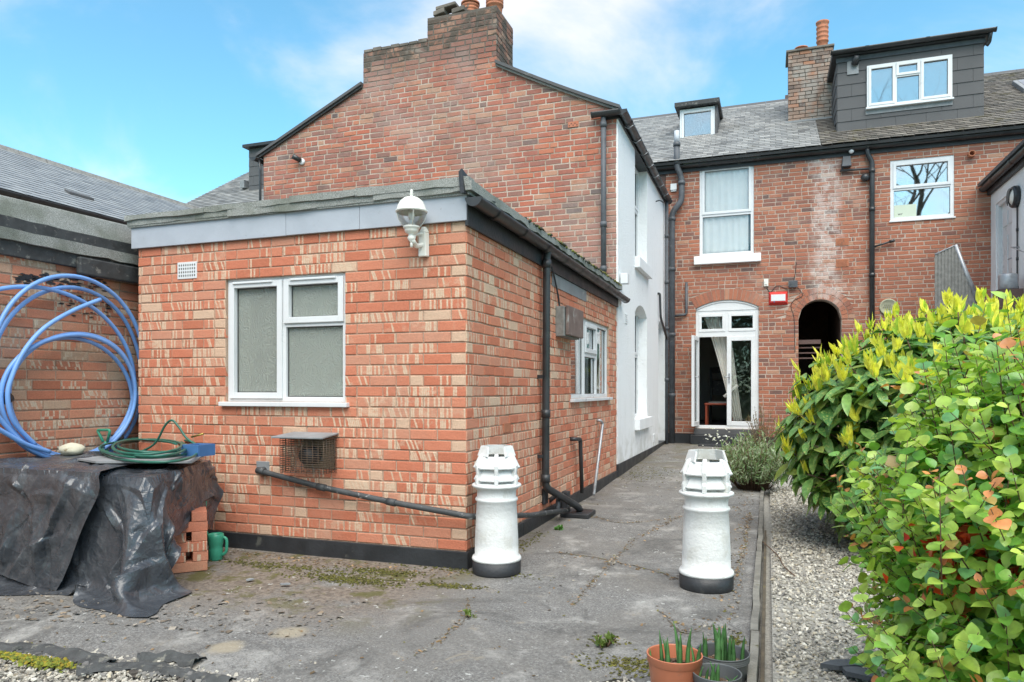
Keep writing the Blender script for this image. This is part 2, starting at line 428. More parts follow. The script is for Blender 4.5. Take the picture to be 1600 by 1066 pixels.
def frosted():
    m = MT('patterned_obscure_glass'); p = m.pos(); x = m.xyz(p)
    q = m.noise(p, 7, 2, .5, 0, True)
    v = m.n('ShaderNodeVectorMath', {0: p, 1: m.n('ShaderNodeVectorMath', {0: q, 1: (.30, .30, .30)}, operation='MULTIPLY').outputs[0]}, operation='ADD').outputs[0]
    w = m.n('ShaderNodeTexWave', {'Vector': v, 'Scale': 14., 'Distortion': 6., 'Detail': 2., 'Detail Scale': 1.5}).outputs[1]
    h = m.math('ADD', w, m.math('MULTIPLY', m.noise(p, 60, 3), .5))
    d = m.pbsdf(Base_Color=(.56, .59, .54, 1), Roughness=.20, Normal=m.bump(h, .22, .006), Transmission_Weight=.0, Specular_IOR_Level=.8)
    t = m.n('ShaderNodeBsdfRefraction', {'Color': (.8, .85, .82, 1), 'Roughness': .22, 'IOR': 1.12, 'Normal': m.bump(h, .5, .012)})
    mx = m.n('ShaderNodeMixShader', {0: .62, 1: d.outputs[0], 2: t.outputs[0]})
    return m.fin(mx)
M['frosted'] = frosted()
def tarp_mat():
    m = MT('black_polythene'); p = m.pos()
    def cr(sc, di): return m.math('MULTIPLY', m.math('ABSOLUTE', m.math('SUBTRACT', m.noise(p, sc, 1.5, .5, di), .5)), -1.)
    h = m.math('ADD', m.math('ADD', cr(4.5, .6), m.math('MULTIPLY', cr(11., .8), .5)), m.math('MULTIPLY', cr(27., .5), .18))
    dust = m.mr(m.noise(p, 7, 6, .75), .45, .75, 0, .5)
    c = m.mix(dust, (.045, .051, .061, 1), (.17, .18, .195, 1))
    return m.fin(m.pbsdf(Base_Color=c, Roughness=m.mr(m.noise(p, 5, 5), .35, .65, .20, .34), Normal=m.bump(h, .5, .05), Specular_IOR_Level=.65))
M['tarp'] = tarp_mat()
M['membrane'] = simple('dusty_weed_membrane', (.06, .062, .062), .85, .4, 14, .6, 40, dirt=((.17, .165, .14), 16, .55))
def ground_mat():
    m = MT('old_weathered_asphalt'); p = m.pos(); x = m.xyz(p)
    g = m.noise(p, 85, 5, .9); g2 = m.noise(p, 32, 5, .75)
    c = m.mix(m.mr(g, .38, .62), (.085, .083, .08, 1), (.34, .335, .32, 1))
    c = m.mix(m.mr(g2, .40, .62, 0, .6), c, (.155, .15, .145, 1))
    big = m.noise(p, 1.1, 6, .62, .5)
    c = m.mix(m.mr(big, .40, .62, 0, .5), c, (.19, .18, .165, 1))
    pale = m.math('MULTIPLY', m.mr(m.noise(p, 2.4, 8, .72, .4), .50, .68, 0, .8), m.mr(g2, .3, .6, .4, 1))
    c = m.mix(pale, c, (.42, .41, .385, 1))
    st = m.math('MULTIPLY', m.mr(m.noise(p, 1.7, 8, .75, .8), .50, .62, 0, .75), m.mr(g2, .35, .6, .5, 1))
    c = m.mix(st, c, (.10, .098, .094, 1))
    sand = m.math('MULTIPLY', m.mr(m.noise(p, 4.3, 6, .7, .5), .60, .70, 0, .55), 1.)
    c = m.mix(sand, c, (.36, .31, .235, 1))
    # brown silt and moss gather along the foot of the extension wall and at the heap
    near = m.math('MULTIPLY', m.mr(x[1], 2.9, 3.7), m.mr(x[0], -1.5, -2.3))
    br = m.math('MULTIPLY', near, m.mr(m.noise(p, 2.1, 7, .7), .30, .50, 0, .85))
    c = m.mix(br, c, m.mix(m.mr(g2, .4, .6), (.13, .10, .078, 1), (.27, .22, .175, 1)))
    far = m.mr(x[1], 8, 13, 0, .5)
    c = m.mix(m.math('MULTIPLY', far, m.mr(m.noise(p, 1.6, 6, .6), .4, .6)), c, (.15, .12, .085, 1))
    ms = m.math('MULTIPLY', m.mr(m.noise(p, 3.0, 9, .7, .3), .52, .60), m.math('MAXIMUM', near, m.math('MULTIPLY', far, 1.)))
    c = m.mix(m.math('MULTIPLY', ms, .85), c, (.105, .10, .03, 1))
    for (cx_, cy_, r_) in ((-2.27, 3.03, .11), (-2.43, 2.76, .10)):
        dd = m.n('ShaderNodeVectorMath', {0: p, 1: (cx_, cy_, 0.)}, operation='DISTANCE').outputs[1]
        c = m.mix(m.math('MULTIPLY', m.mr(m.math('ADD', dd, m.math('MULTIPLY', m.noise(p, 14, 4), .08)), r_ + .05, r_ - .02), .7), c, (.40, .345, .25, 1))
    # lichen
    lv = m.vor(m.n('ShaderNodeVectorMath', {0: p, 1: m.noise(p, 9, 3, .6, 0, True)}, operation='ADD').outputs[0], 3.2)
    li = m.math('MULTIPLY', m.mr(lv, .09, .14, 1, 0), m.mr(m.noise(p, 1.3, 3), .40, .5))
    c = m.mix(m.math('MULTIPLY', li, .75), c, (.62, .63, .60, 1))
    sp = m.mr(m.noise(p, 26, 5, .75), .68, .72)
    c = m.mix(m.math('MULTIPLY', sp, .6), c, (.52, .52, .49, 1))
    h = m.math('ADD', m.math('MULTIPLY', g, .6), m.math('ADD', m.noise(p, 24, 4, .6), m.math('MULTIPLY', m.noise(p, 5, 4), 2.)))
    return m.fin(m.pbsdf(Base_Color=c, Roughness=.93, Normal=m.bump(h, .8, .014), Specular_IOR_Level=.25))
M['asphalt'] = ground_mat()
def att_mat(name, rough=.8, bump=.3, bs=60, transl=0., spec=.4, speck=None):
    m = MT(name); p = m.pos(); c = m.att()
    f = m.mr(m.noise(p, 30, 3), .3, .7, .8, 1.18)
    c = m.mix(1., c, m.vec(f, f, f), 'MULTIPLY')
    if speck:
        v = m.noise(p, speck[1], 3, .7)
        k = m.math('MULTIPLY', m.mr(v, speck[2], speck[2] + .05), m.mr(m.noise(p, 6, 2), .35, .6, .2, 1.))
        c = m.mix(m.math('MULTIPLY', k, .8), c, (*speck[0], 1))
    d = m.pbsdf(Base_Color=c, Roughness=rough, Normal=m.bump(m.noise(p, bs, 3), bump, .004), Specular_IOR_Level=spec)
    if transl:
        t = m.n('ShaderNodeBsdfTranslucent', {'Color': m.mix(1., c, (1.5, 1.7, .7, 1), 'MULTIPLY')})
        return m.fin(m.n('ShaderNodeMixShader', {0: transl, 1: d.outputs[0], 2: t.outputs[0]}))
    return m.fin(d)
M['stones'] = att_mat('gravel_stones', .9, .3, 90)
M['litter'] = att_mat('leaf_litter', .9)
M['leaf'] = att_mat('round_shrub_leaf', .32, .3, 40, .28, .6)
M['laurel_leaf'] = att_mat('speckled_laurel_leaf', .34, .25, 30, .2, .5, ((.42, .48, .14), 55., .54))
M['shoot'] = att_mat('young_leaf_shoot', .5, .1, 40, .35)
# ------------------------------------------------------------------ walls and bricks
def wall_core(name, fr, u0, u1, z0, top, holes, mat, T, thick=.22, step=None, o=0.0):
    us = {round(u0, 5), round(u1, 5)}
    for h in holes:
        us |= {round(max(u0, h['u0']), 5), round(min(u1, h['u1']), 5)}
        if h.get('top'):
            for k in range(1, 14): us.add(round(h['u0'] + (h['u1'] - h['u0']) * k / 14, 5))
    for k in (step or []): us.add(round(k, 5))
    us = sorted(u for u in us if u0 - 1e-6 <= u <= u1 + 1e-6)
    mb = MB()
    tf = top if callable(top) else (lambda u: top)
    for a, b in zip(us[:-1], us[1:]):
        if b - a < 1e-4: continue
        m = (a + b) / 2; cur = (z0, z0)
        hs = sorted([h for h in holes if h['u0'] < m < h['u1']], key=lambda h: h['z0'])
        segs = []
        for h in hs:
            segs.append((cur, (h['z0'], h['z0'])))
            cur = (h['top'](a), h['top'](b)) if h.get('top') else (h['z1'], h['z1'])
        segs.append((cur, (tf(a + 1e-5), tf(b - 1e-5))))
        for (c0, c1), (d0, d1) in segs:
            if d0 - c0 < .001 and d1 - c1 < .001: continue
            i, q = o - thick, o
            mb.hexa([fr(a, c0, q), fr(b, c1, q), fr(b, c1, i), fr(a, c0, i), fr(a, d0, q), fr(b, d1, q), fr(b, d1, i), fr(a, d0, i)])
    return mb.build(name, mat, T)

def brick_list(fr, u0, u1, z0, z1, holes=(), top=None, course=.075, L=.225, seed=1, jt=.011, header=.12, tone=None, proud=.006, phase=0, brk=(), anchor=None):
    if proud == .006: proud = .0065
    rr = random.Random(seed); out = []
    n = int(round((z1 - z0) / course))
    for r in range(n):
        c = z0 + r * course + jt / 2; d = c + course - jt
        if d > z1 + .002: d = z1
        spans = []
        if anchor:
            t = 0.; w = L / 2 if (r + phase) % 2 else L
            while t < u1 - u0:
                spans.append((t, t + w)); t += w
                if len(spans) > 2 and rr.random() < header and spans[-1][1] - spans[-1][0] > L * .8: spans[-1] = (t - w, t - w / 2); t -= w / 2; w = L / 2
                else: w = L
            spans = [(u1 - q1, u1 - q0) for q0, q1 in spans] if anchor == 'right' else [(u0 + q0, u0 + q1) for q0, q1 in spans]
        else:
            u = u0 - (L / 2 if (r + phase) % 2 else 0) - (rr.random() * .03)
            if rr.random() < .25: u -= L * .25
            while u < u1 - .01:
                w = L / 2 if rr.random() < header else L
                spans.append((u, u + w)); u += w
        for (u, ue) in spans:
            a = max(u, u0) + jt / 2; b = min(ue, u1) - jt / 2
            if u <= u0 + 1e-6: a = u0
            if ue >= u1 - 1e-6: b = u1
            if b - a < .02: continue
            pcs = [(a, b, c, d)]
            poly = None
            for h in holes:
                nx = []
                zt = h.get('spring', h['z1'])
                for (a1, b1, c1, d1) in pcs:
                    if b1 <= h['u0'] + .004 or a1 >= h['u1'] - .004 or c1 >= zt - .004 or d1 <= h['z0'] + .004:
                        nx.append((a1, b1, c1, d1)); continue
                    if a1 < h['u0'] - .02: nx.append((a1, h['u0'], c1, d1))
                    if b1 > h['u1'] + .02: nx.append((h['u1'], b1, c1, d1))
                    am, bm = max(a1, h['u0']), min(b1, h['u1'])
                    if c1 < h['z0'] - .012: nx.append((am, bm, c1, h['z0'] - .003))
                    if d1 > zt + .012: nx.append((am, bm, zt + .003, d1))
                pcs = nx
            if top:
                nx = []
                for pc_ in pcs:
                    for s_ in brk:
                        if pc_[0] < s_ < pc_[1] and pc_[3] > min(top(s_ - .002), top(s_ + .002)):
                            if s_ - pc_[0] > .012: nx.append((pc_[0], s_ - .0005, pc_[2], pc_[3]))
                            pc_ = (s_ + .0005, pc_[1], pc_[2], pc_[3])
                    nx.append(pc_)
                pcs = nx
            for (a1, b1, c1, d1) in pcs:
                cl = cr = c1; tl = tr = d1
                for h in holes:
                    if h.get('top') and b1 > h['u0'] and a1 < h['u1'] and c1 >= h.get('spring') - .01:
                        def ft(q): return h['top'](min(max(q, h['u0']), h['u1'])) if h['u0'] <= q <= h['u1'] else h['spring']
                        cl = max(cl, ft(a1)); cr = max(cr, ft(b1))
                        mm = ft((a1 + b1) / 2)
                        if mm > max(cl, cr) + .02: cl = cr = max(cl, cr, mm - .01)
                if top: tl = min(tl, top(a1)); tr = min(tr, top(b1))
                if tl - cl < .012 and tr - cr < .012: continue
                cl = min(cl, tl - .002); cr = min(cr, tr - .002)
                sl = abs(cl - cr) > 1e-5 or abs(tl - tr) > 1e-5
                rec = dict(fr=fr, q=(a1, b1, cl, cr, tl, tr), o=proud + rr.uniform(-.002, .0025), sl=sl, ji=[rr.uniform(-.0034, .0034) for _ in range(8)],
                           col=(tone or (lambda *_: (rr.random(), 0, rr.random(), 1)))(rr, (a1 + b1) / 2, (c1 + d1) / 2))
                out.append(rec)
    return out
def brick_geo(a, b, cl, cr, tl, tr, o, ch=.004, back=-.03):
    """vertices in (u, z, o)"""
    V = [(a, cl, back), (b, cr, back), (b, tr, back), (a, tl, back), (a, cl, o - ch), (b, cr, o - ch), (b, tr, o - ch), (a, tl, o - ch),
         (a + ch, cl + ch, o), (b - ch, cr + ch, o), (b - ch, tr - ch, o), (a + ch, tl - ch, o)]
    F = [(8, 9, 10, 11), (4, 5, 9, 8), (5, 6, 10, 9), (6, 7, 11, 10), (7, 4, 8, 11), (0, 1, 5, 4), (1, 2, 6, 5), (2, 3, 7, 6), (3, 0, 4, 7)]
    return V, F
BMESH = {}
def put_bricks(recs, mat, T, nparts=300, name='brick', stuff='bricks', facing=1.0):
    """the bricks that show largest become parts of their own, the rest one mesh"""
    def size(r):
        a, b, cl, cr, tl, tr = r['q']; fr = r['fr']
        p = fr((a + b) / 2, (cl + tl) / 2); x, d = pxarea(p)
        if d < .3: return 0
        sx, sy = x / d * FPX + 800, HY - (p.z - CAMH) / d * FPX
        if not (-20 < sx < 1620 and -20 < sy < 1086): return 0
        p0 = pxarea(fr(a, 0)); p1 = pxarea(fr(b, 0))
        if p0[1] < .2 or p1[1] < .2: return 0
        return abs(p0[0] / p0[1] - p1[0] / p1[1]) * (tl - cl) / d
    recs = sorted(recs, key=size, reverse=True)
    parts = [r for r in recs[:nparts * 2] if not r['sl']][:nparts]
    ids = set(id(r) for r in parts)
    b = Vector(T['_b'])
    for r in parts:
        a, bb, cl, cr, tl, tr = r['q']; fr = r['fr']
        w, h = round(bb - a, 3), round(tl - cl, 3)
        w = bb - a if abs(w - (bb - a)) > .0004 else w
        key = (round(bb - a, 3), round(tl - cl, 3), round(r['o'], 3), mat.name)
        me = BMESH.get(key)
        if me is None:
            V, F = brick_geo(-(bb - a) / 2, (bb - a) / 2, -(tl - cl) / 2, -(tl - cl) / 2, (tl - cl) / 2, (tl - cl) / 2, key[2])
            me = bpy.data.meshes.new('brick'); me.from_pydata([(v[0], -v[2], v[1]) for v in V], [], F); me.materials.append(mat)
            BMESH[key] = me
        o = bpy.data.objects.new(name, me); COL.objects.link(o); o.parent = T
        p = fr((a + bb) / 2, (cl + tl) / 2)
        # local x = u, local -y = outwards
        u, n = fr.u, fr.n
        x = u
        if u.cross(Vector((0, 0, 1))).dot(n) < 0: x = -u   # keep right-handed
        rot = Matrix((x, -n, Vector((0, 0, 1)))).transposed()
        o.matrix_local = Matrix.Translation(p - b) @ rot.to_4x4()
        o.color = r['col']
    mb = MB()
    for r in recs:
        if id(r) in ids: continue
        V, F = brick_geo(*r['q'], r['o']); fr = r['fr']; J = r['ji']; V = V[:4] + [(v[0] + J[i % 4], v[1] + J[4 + i % 4], v[2]) for i, v in enumerate(V[4:])]
        mb.add([fr(v[0], v[1], v[2]) for v in V], F, r['col'])
    if mb.v: mb.build(stuff, mat, T, kind='stuff')

def tone_new(rr, u, z):
    g = rr.choice([0, 0, 0, .3, .55, .8, .95, 1.0])
    return (rr.random() ** .8, g, rr.random(), 1)
def tone_old(rr, u, z):
    return (min(1, max(0, rr.gauss(.56, .24))), 0, rr.random(), 1)

def window(T, fr, u0, u1, z0, z1, cells, gl, o=-.03, dep=.06, fw=.045, mw=.05, sw=.04, name='window', sill=None, back=None, label=None, bevel=.003, top=None, sillmat=None):
    """cells: (u fraction 0, 1, z fraction 0, 1, opening sash?)"""
    wr = MB(); W_, H_ = u1 - u0, z1 - z0; pans = []; sash = []
    for (a, b, c, d, s) in cells:
        l = fw if a == 0 else mw / 2; r = fw if b == 1 else mw / 2; bo = fw if c == 0 else mw / 2; t = fw if d == 1 else mw / 2
        A, B, C, D = u0 + a * W_, u0 + b * W_, z0 + c * H_, z0 + d * H_
        wr.fbox(fr, A, A + l, C, D, o - dep, o); wr.fbox(fr, B - r, B, C, D, o - dep, o)
        wr.fbox(fr, A + l, B - r, C, C + bo, o - dep, o); wr.fbox(fr, A + l, B - r, D - t, D, o - dep, o)
        A += l; B -= r; C += bo; D -= t
        if s:
            A -= .012; B += .012; C -= .012; D += .012
            sb = MB(); q = o + .016; p = o + .001
            sb.fbox(fr, A, A + sw, C, D, p, q); sb.fbox(fr, B - sw, B, C, D, p, q)
            sb.fbox(fr, A + sw, B - sw, C, C + sw, p, q); sb.fbox(fr, A + sw, B - sw, D - sw, D, p, q)
            # inner rebate
            p2 = o - .03
            A2, B2, C2, D2 = A + sw, B - sw, C + sw, D - sw
            sb.fbox(fr, A2 - .018, A2, C2, D2, p2, p - .001); sb.fbox(fr, B2, B2 + .018, C2, D2, p2, p - .001)
            sb.fbox(fr, A2, B2, C2 - .018, C2, p2, p - .001); sb.fbox(fr, A2, B2, D2, D2 + .018, p2, p - .001)
            sash.append(sb); A, B, C, D = A2, B2, C2, D2
            pans.append((A, B, C, D))
        else: pans.append((A, B, C, D))
    w = wr.build(name, M['upvc'], T, bevel=bevel)
    if label: w['label'] = label
    for sb in sash: sb.build('sash', M['upvc'], w, bevel=bevel)
    for (A, B, C, D) in pans:
        g = MB(); g.fbox(fr, A - .004, B + .004, C - .004, D + .004, o - .036, o - .030)
        g.build('pane', gl, w)
        if True:
            k = MB()   # black gasket round the glass
            for q in ((A, A + .006, C, D), (B - .006, B, C, D), (A + .006, B - .006, C, C + .006), (A + .006, B - .006, D - .006, D)):
                k.fbox(fr, *q, o - .029, o - .024)
            k.build('gasket', M['black_pvc'], w)
    if sill:
        sd, sh, ex = sill
        s = MB(); s.fbox(fr, u0 - ex, u1 + ex, z0 - sh, z0 - .001, o - dep, sd)
        s.build('sill', sillmat or M['upvc'], w, bevel=.004)
    if back:
        k = MB(); e = .02
        bo = o - dep - .002; bd = o - dep - back[1]
        k.fbox(fr, u0 - e, u1 + e, z0 - e, z1 + e, bd - .03, bd)
        for q in ((u0 - e - .02, u0 - e, z0 - e, z1 + e), (u1 + e, u1 + e + .02, z0 - e, z1 + e), (u0 - e, u1 + e, z0 - e - .02, z0 - e), (u0 - e, u1 + e, z1 + e, z1 + e + .02)):
            k.fbox(fr, *q, bd, bo)
        k.build('room_lining', back[0], w)
    return w
def curtain(w, fr, u0, u1, z0, z1, o, mat, amp=.018, wl=.09, seed=0, edge=None, name='curtain'):
    rr = random.Random(seed); n = max(12, int((u1 - u0) / .012)); m = 16
    vs = []; fs = []; ph = rr.random() * 6
    for j in range(m + 1):
        t = j / m; z = z0 + (z1 - z0) * t
        for i in range(n + 1):
            q = i / n
            a, b = (edge(t) if edge else (u0, u1))
            u = a + (b - a) * q
            s = (u0 + (u1 - u0) * q)
            oo = o + amp * math.sin(s / wl * 6.28 + ph + .6 * math.sin(s * 9 + t * 1.5)) * (1 - .3 * t)
            vs.append(fr(u, z, oo))
    for j in range(m):
        for i in range(n):
            fs.append((j * (n + 1) + i, j * (n + 1) + i + 1, (j + 1) * (n + 1) + i + 1, (j + 1) * (n + 1) + i))
    b = MB().add(vs, fs, smooth=True); o_ = b.build(name, mat, w)
    sd = o_.modifiers.new('thickness', 'SOLIDIFY'); sd.thickness = .002
    return o_
def roof(T, name, p0, u, width, sv, length, mat, exp=.14, sw=.22, keep=None, seed=0, th=.007, lift=.012, under=M['black_wood'], ragged=.006, parts=0, piece='slate'):
    rr = random.Random(seed); p0 = Vector(p0); u = Vector(u).normalized(); sv = Vector(sv).normalized(); n = u.cross(sv).normalized()
    if n.z < 0: n = -n
    b = MB(); rows = int(length / exp)
    # lapping is by tilt: each slate lies with its tail on the one below
    pcs = []
    for r in range(rows):
        s0 = r * exp; off = (r % 2) * sw / 2 + rr.uniform(-.01, .01)
        k = -1
        while k * sw + off < width:
            a = max(k * sw + off + .003, 0); e = min((k + 1) * sw + off - .003, width); k += 1
            if e - a < .03: continue
            if keep and not keep((a + e) / 2, s0 + exp / 2): continue
            dr = rr.uniform(-ragged, ragged); tw = rr.uniform(-.002, .003)
            S0 = s0 + dr; S1 = min(s0 + exp * 1.35, length)
            P = []
            for (uu, ss, h) in ((a, S0, lift + tw), (e, S0, lift - tw), (e, S1, .0015), (a, S1, .0015)):
                P.append(p0 + u * uu + sv * ss + n * (h - 0))
            Q = [q + n * th for q in P]
            pcs.append((P + Q, (min(1, max(0, rr.gauss(.5, .2))), 0, rr.random(), 1)))
    for P, c in pcs: b.hexa(P, c)
    o = b.build(name, mat, T, kind='stuff')
    return o
def slab(T, name, pts, n, th, mat, **kw):
    """polygon extruded by th against n"""
    P = [Vector(p) for p in pts]; n = Vector(n).normalized(); Q = [p - n * th for p in P]; k = len(P)
    b = MB(); b.add(P + Q, [tuple(range(k)), tuple(range(k, 2 * k))[::-1]] + [(i, i + k, (i + 1) % k + k, (i + 1) % k) for i in range(k)])
    return b.build(name, mat, T, **kw)
def gutter(T, p0, p1, r, mat, out, cap0=True, cap1=True, name='gutter', clips=.9):
    p0, p1 = Vector(p0), Vector(p1); d = (p1 - p0).normalized(); up = Vector((0, 0, 1)); out = Vector(out)
    b = MB(); n = 12
    def ring(p, rad): return [p + out * (rad * math.cos(math.pi + math.pi * k / n)) * 1 + up * (rad * math.sin(math.pi + math.pi * k / n)) for k in range(n + 1)]
    A, B = ring(p0, r), ring(p1, r); a, c = ring(p0, r - .006), ring(p1, r - .006)
    m = n + 1
    vs = A + B + a + c
    fs = [(k, k + 1, m + k + 1, m + k) for k in range(n)] + [(2 * m + k, 3 * m + k, 3 * m + k + 1, 2 * m + k + 1) for k in range(n)]
    fs += [(0, m, 3 * m, 2 * m), (n, 2 * m + n, 3 * m + n, m + n)]
    b.add(vs, fs, smooth=True)
    for (p, s) in ((p0, -1), (p1, 1)):
        R0 = ring(p, r + .005); R1 = ring(p + d * (.02 * s), r + .005)
        k = len(R0)
        b.add(R0 + R1, [tuple(range(k)), tuple(range(k, 2 * k))[::-1]] + [(i, (i + 1) % k, k + (i + 1) % k, k + i) for i in range(k)])
    L = (p1 - p0).length; q = clips * .6
    while q < L - .1:
        c0, c1 = ring(p0 + d * (q - .03), r + .007), ring(p0 + d * (q + .03), r + .007)
        b.add(c0 + c1, [(i, i + 1, m + i + 1, m + i) for i in range(n)])
        q += clips
    return b.build(name, mat, T)
def pipe(T, pts, r, mat, name='downpipe', bend=.06, collars=(), **kw):
    b = MB(); b.tube(corner_path(pts, bend), r, 14)
    for (p, d) in collars:
        p = Vector(p); d = Vector(d).normalized()
        b.tube([p - d * .035, p + d * .035], r * 1.22, 14)
    return b.build(name, mat, T, **kw)

# ================================================================== REAR EXTENSION
EF = FR(-4.84, 4.49, (1, 0), (0, -1)); ES = FR(-1.937, 4.49, (0, 1), (1, 0)); WF = 2.903; WS = 5.13
ext = thing('rear_extension', 'single storey flat roofed extension of orange red brick with a black painted plinth', 'extension', (-3.4, 7.0, 0))
u0, zt = EF.uz(353, 437); u1, _ = EF.uz(540, 425); _, zb = EF.uz(540, 629)
zt = EF.uz(446, 431)[1]
FW = dict(u0=u0, u1=u1, z0=.115 + 9 * .075 + .0, z1=zt)
FW['z0'] = zb
s0, _ = ES.uz(891, 560); s1, _ = ES.uz(951, 560); szt = ES.uz(920, 500)[1]; szb = ES.uz(920, 622)[1]
SW = dict(u0=s0, u1=s1, z0=szb, z1=szt)
wall_core('front_wall', EF, 0, WF - .22, .0, 2.42, [FW], M['mortar_new'], ext)
wall_core('side_wall', ES, 0, WS, .0, 2.42, [SW], M['mortar_new'], ext)
wall_core('left_wall', FR(-4.84 + .22, 4.71, (0, 1), (1, 0)), 0, 4.9, 0, 2.42, [], M['mortar_new'], ext)
fl = brick_list(EF, 0, WF, .115, 2.365, [FW], seed=3, tone=tone_new, jt=.009, L=.213, anchor='right', header=.16)
fs_ = brick_list(ES, 0, WS, .115, 2.365, [SW], seed=4, tone=tone_new, jt=.009, L=.213, anchor='left', phase=1, header=.16)
for r_ in fl + fs_:
    if r_['q'][1] - r_['q'][0] < .115 and rnd.random() < (.75 if r_['q'][1] > WF - .01 and r_ in fl else .22): r_['col'] = (r_['col'][0], 0, .99, 1)
put_bricks(fl + fs_, M['brick_new'], ext)
pl = MB(); pl.fbox(EF, .0, WF + .022, -.08, .113, 0, .022); pl.build('plinth', M['bitumen'], ext, bevel=.004)
pl = MB(); pl.fbox(ES, .001, 1.15, -.08, .113, 0.0, .0215); pl.fbox(ES, 1.151, WS, -.08, .113, 0.0, .0225); pl.build('plinth', M['bitumen'], ext, bevel=.004)
w = window(ext, EF, FW['u0'], FW['u1'], FW['z0'], FW['z1'], [(0, .485, 0, 1, 1), (.485, 1, 0, .615, 0), (.485, 1, .615, 1, 1)], M['frosted'], o=-.022, dep=.06, fw=.038, mw=.04, sw=.045, sill=(.045, .034, .035), back=(M['inside_wall'], .4),
           label='white plastic window with patterned obscure glass')
h = MB()
for (a, b, z) in ((.06, .40, .965), (.55, .92, .967)):
    U0 = FW['u0']; WW = FW['u1'] - U0; ZZ = FW['z0'] + (FW['z1'] - FW['z0']) * z
    h.fbox(EF, U0 + a * WW, U0 + b * WW, ZZ - .008, ZZ + .008, -.004, .006)
h.build('trickle_vent', M['upvc'], w, bevel=.003)
x = MB(); x.fbox(EF, FW['u0'] + .02, FW['u0'] + .13, FW['z0'] + .02, FW['z1'] - .03, -.19, -.15); x.build('curtain_edge', simple('beige_blind_edge', (.45, .38, .31), .9, .1, 5, .1, 30), w)
x = MB()
for k in range(9): x.fbox(EF, FW['u0'] + .22 + k * .095, FW['u0'] + .29 + k * .095, FW['z0'] + .02, FW['z0'] + .07 + .05 * ((k * 7) % 4) / 3, -.14, -.11)
x.build('sill_clutter', simple('dark_bottles', (.08, .09, .06), .6, .2, 9, .1, 30), w)
sil = MB()
for k, z in enumerate((.0,)):
    sil.lathe([(0.0, 0), (.035, .0), (.04, .03), (.03, .12), (.012, .15), (.012, .19), (0, .2)], -4.84 + FW['u1'] - .16, 4.49 + .19, 16, FW['z0'] + .04)
sil.build('bottle_on_sill', M['upvc'], w)
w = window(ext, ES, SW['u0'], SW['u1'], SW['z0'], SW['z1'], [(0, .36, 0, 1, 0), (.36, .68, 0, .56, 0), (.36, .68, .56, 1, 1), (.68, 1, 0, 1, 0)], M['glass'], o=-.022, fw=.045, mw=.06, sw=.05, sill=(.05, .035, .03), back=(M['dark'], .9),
           label='white plastic window with striped curtains behind clear glass')
curtain(w, ES, SW['u0'] + .05, SW['u0'] + .45, SW['z0'] + .03, SW['z1'] - .03, -.16, M['cream_curtain'], .02, .09, 3)
curtain(w, ES, SW['u1'] - .62, SW['u1'] - .32, SW['z0'] + .03, SW['z1'] - .03, -.2, M['curtain'], .02, .08, 5)
# fascia, felt and roof
for (a, b, z0_, z1_) in ((-.045, 1.46, 2.362, 2.545), (1.463, 2.09, 2.3635, 2.547), (2.093, WF + .02, 2.362, 2.545)):
    f = MB(); f.fbox(EF, a, b, z0_, z1_, .012, .034); f.build('fascia_board', M['grey_fascia'], ext, bevel=.002)
f = MB(); f.fbox(ES, -.033, WS, 2.325, 2.54, .008, .03); f.build('fascia_board', M['bitumen'], ext, bevel=.002, label='black fascia board along the side')
rf = MB(); rf.box((-4.9, 4.44, 2.53), (-1.89, 9.62, 2.60)); rf.build('flat_roof', M['felt'], ext)
rr = random.Random(5)
def felt_strip(fr, a, b, za, zb_, o0, o1, jag=.012, seed=0, sag=0):
    q = random.Random(seed); n = max(3, int((b - a) / .12)); mb = MB(); pr = []
    for i in range(n + 1):
        u = a + (b - a) * i / n
        pr.append((u, za + q.uniform(-jag, jag), zb_ + q.uniform(-.004, .004), q.uniform(-.004, .006)))
    for (p, r_) in zip(pr[:-1], pr[1:]):
        mb.hexa([fr(p[0], p[1], o0), fr(r_[0], r_[1], o0), fr(r_[0], r_[1], o1 + r_[3]), fr(p[0], p[1], o1 + p[3]), fr(p[0], p[2], o0), fr(r_[0], r_[2], o0), fr(r_[0], r_[2], o1 + r_[3] * .5), fr(p[0], p[2], o1 + p[3] * .5)])
    return mb
k = 0
for (a, b, za, zb_, o1) in ((-.07, 1.0, 2.545, 2.592, .052), (.95, 1.75, 2.538, 2.594, .060), (1.72, 2.25, 2.545, 2.59, .054), (2.22, WF + .035, 2.55, 2.59, .064),
                            (-.08, .72, 2.585, 2.625, .070), (.7, 1.55, 2.588, 2.632, .062), (1.52, 2.1, 2.592, 2.64, .074), (2.08, WF + .05, 2.588, 2.645, .070)):
    felt_strip(EF, a, b, za, zb_, -.03, o1, .006, 10 + k).build('felt_strip', M['felt'], ext); k += 1
felt_strip(ES, -.07, WS + .03, 2.555, 2.615, -.06, .075, .012, 40).build('felt_strip', M['felt'], ext)
# upstanding torn felt corner by the gutter
cb = MB(); cb.add([ES(-.10, 2.53, .03), ES(.35, 2.57, .09), ES(.25, 2.61, .02), ES(-.08, 2.70, .005), ES(-.10, 2.53, .0), ES(.35, 2.565, .06), ES(.25, 2.60, -.02), ES(-.08, 2.68, -.02)],
                  [(0, 1, 2, 3), (7, 6, 5, 4), (0, 4, 5, 1), (1, 5, 6, 2), (2, 6, 7, 3), (3, 7, 4, 0)]); cb.build('felt_flap', M['bitumen'], ext)
gutter(ext, ES(-.06, 2.50, .088), ES(WS + .22, 2.465, .088), .056, M['black_pvc'], (1, 0, 0), clips=.62)
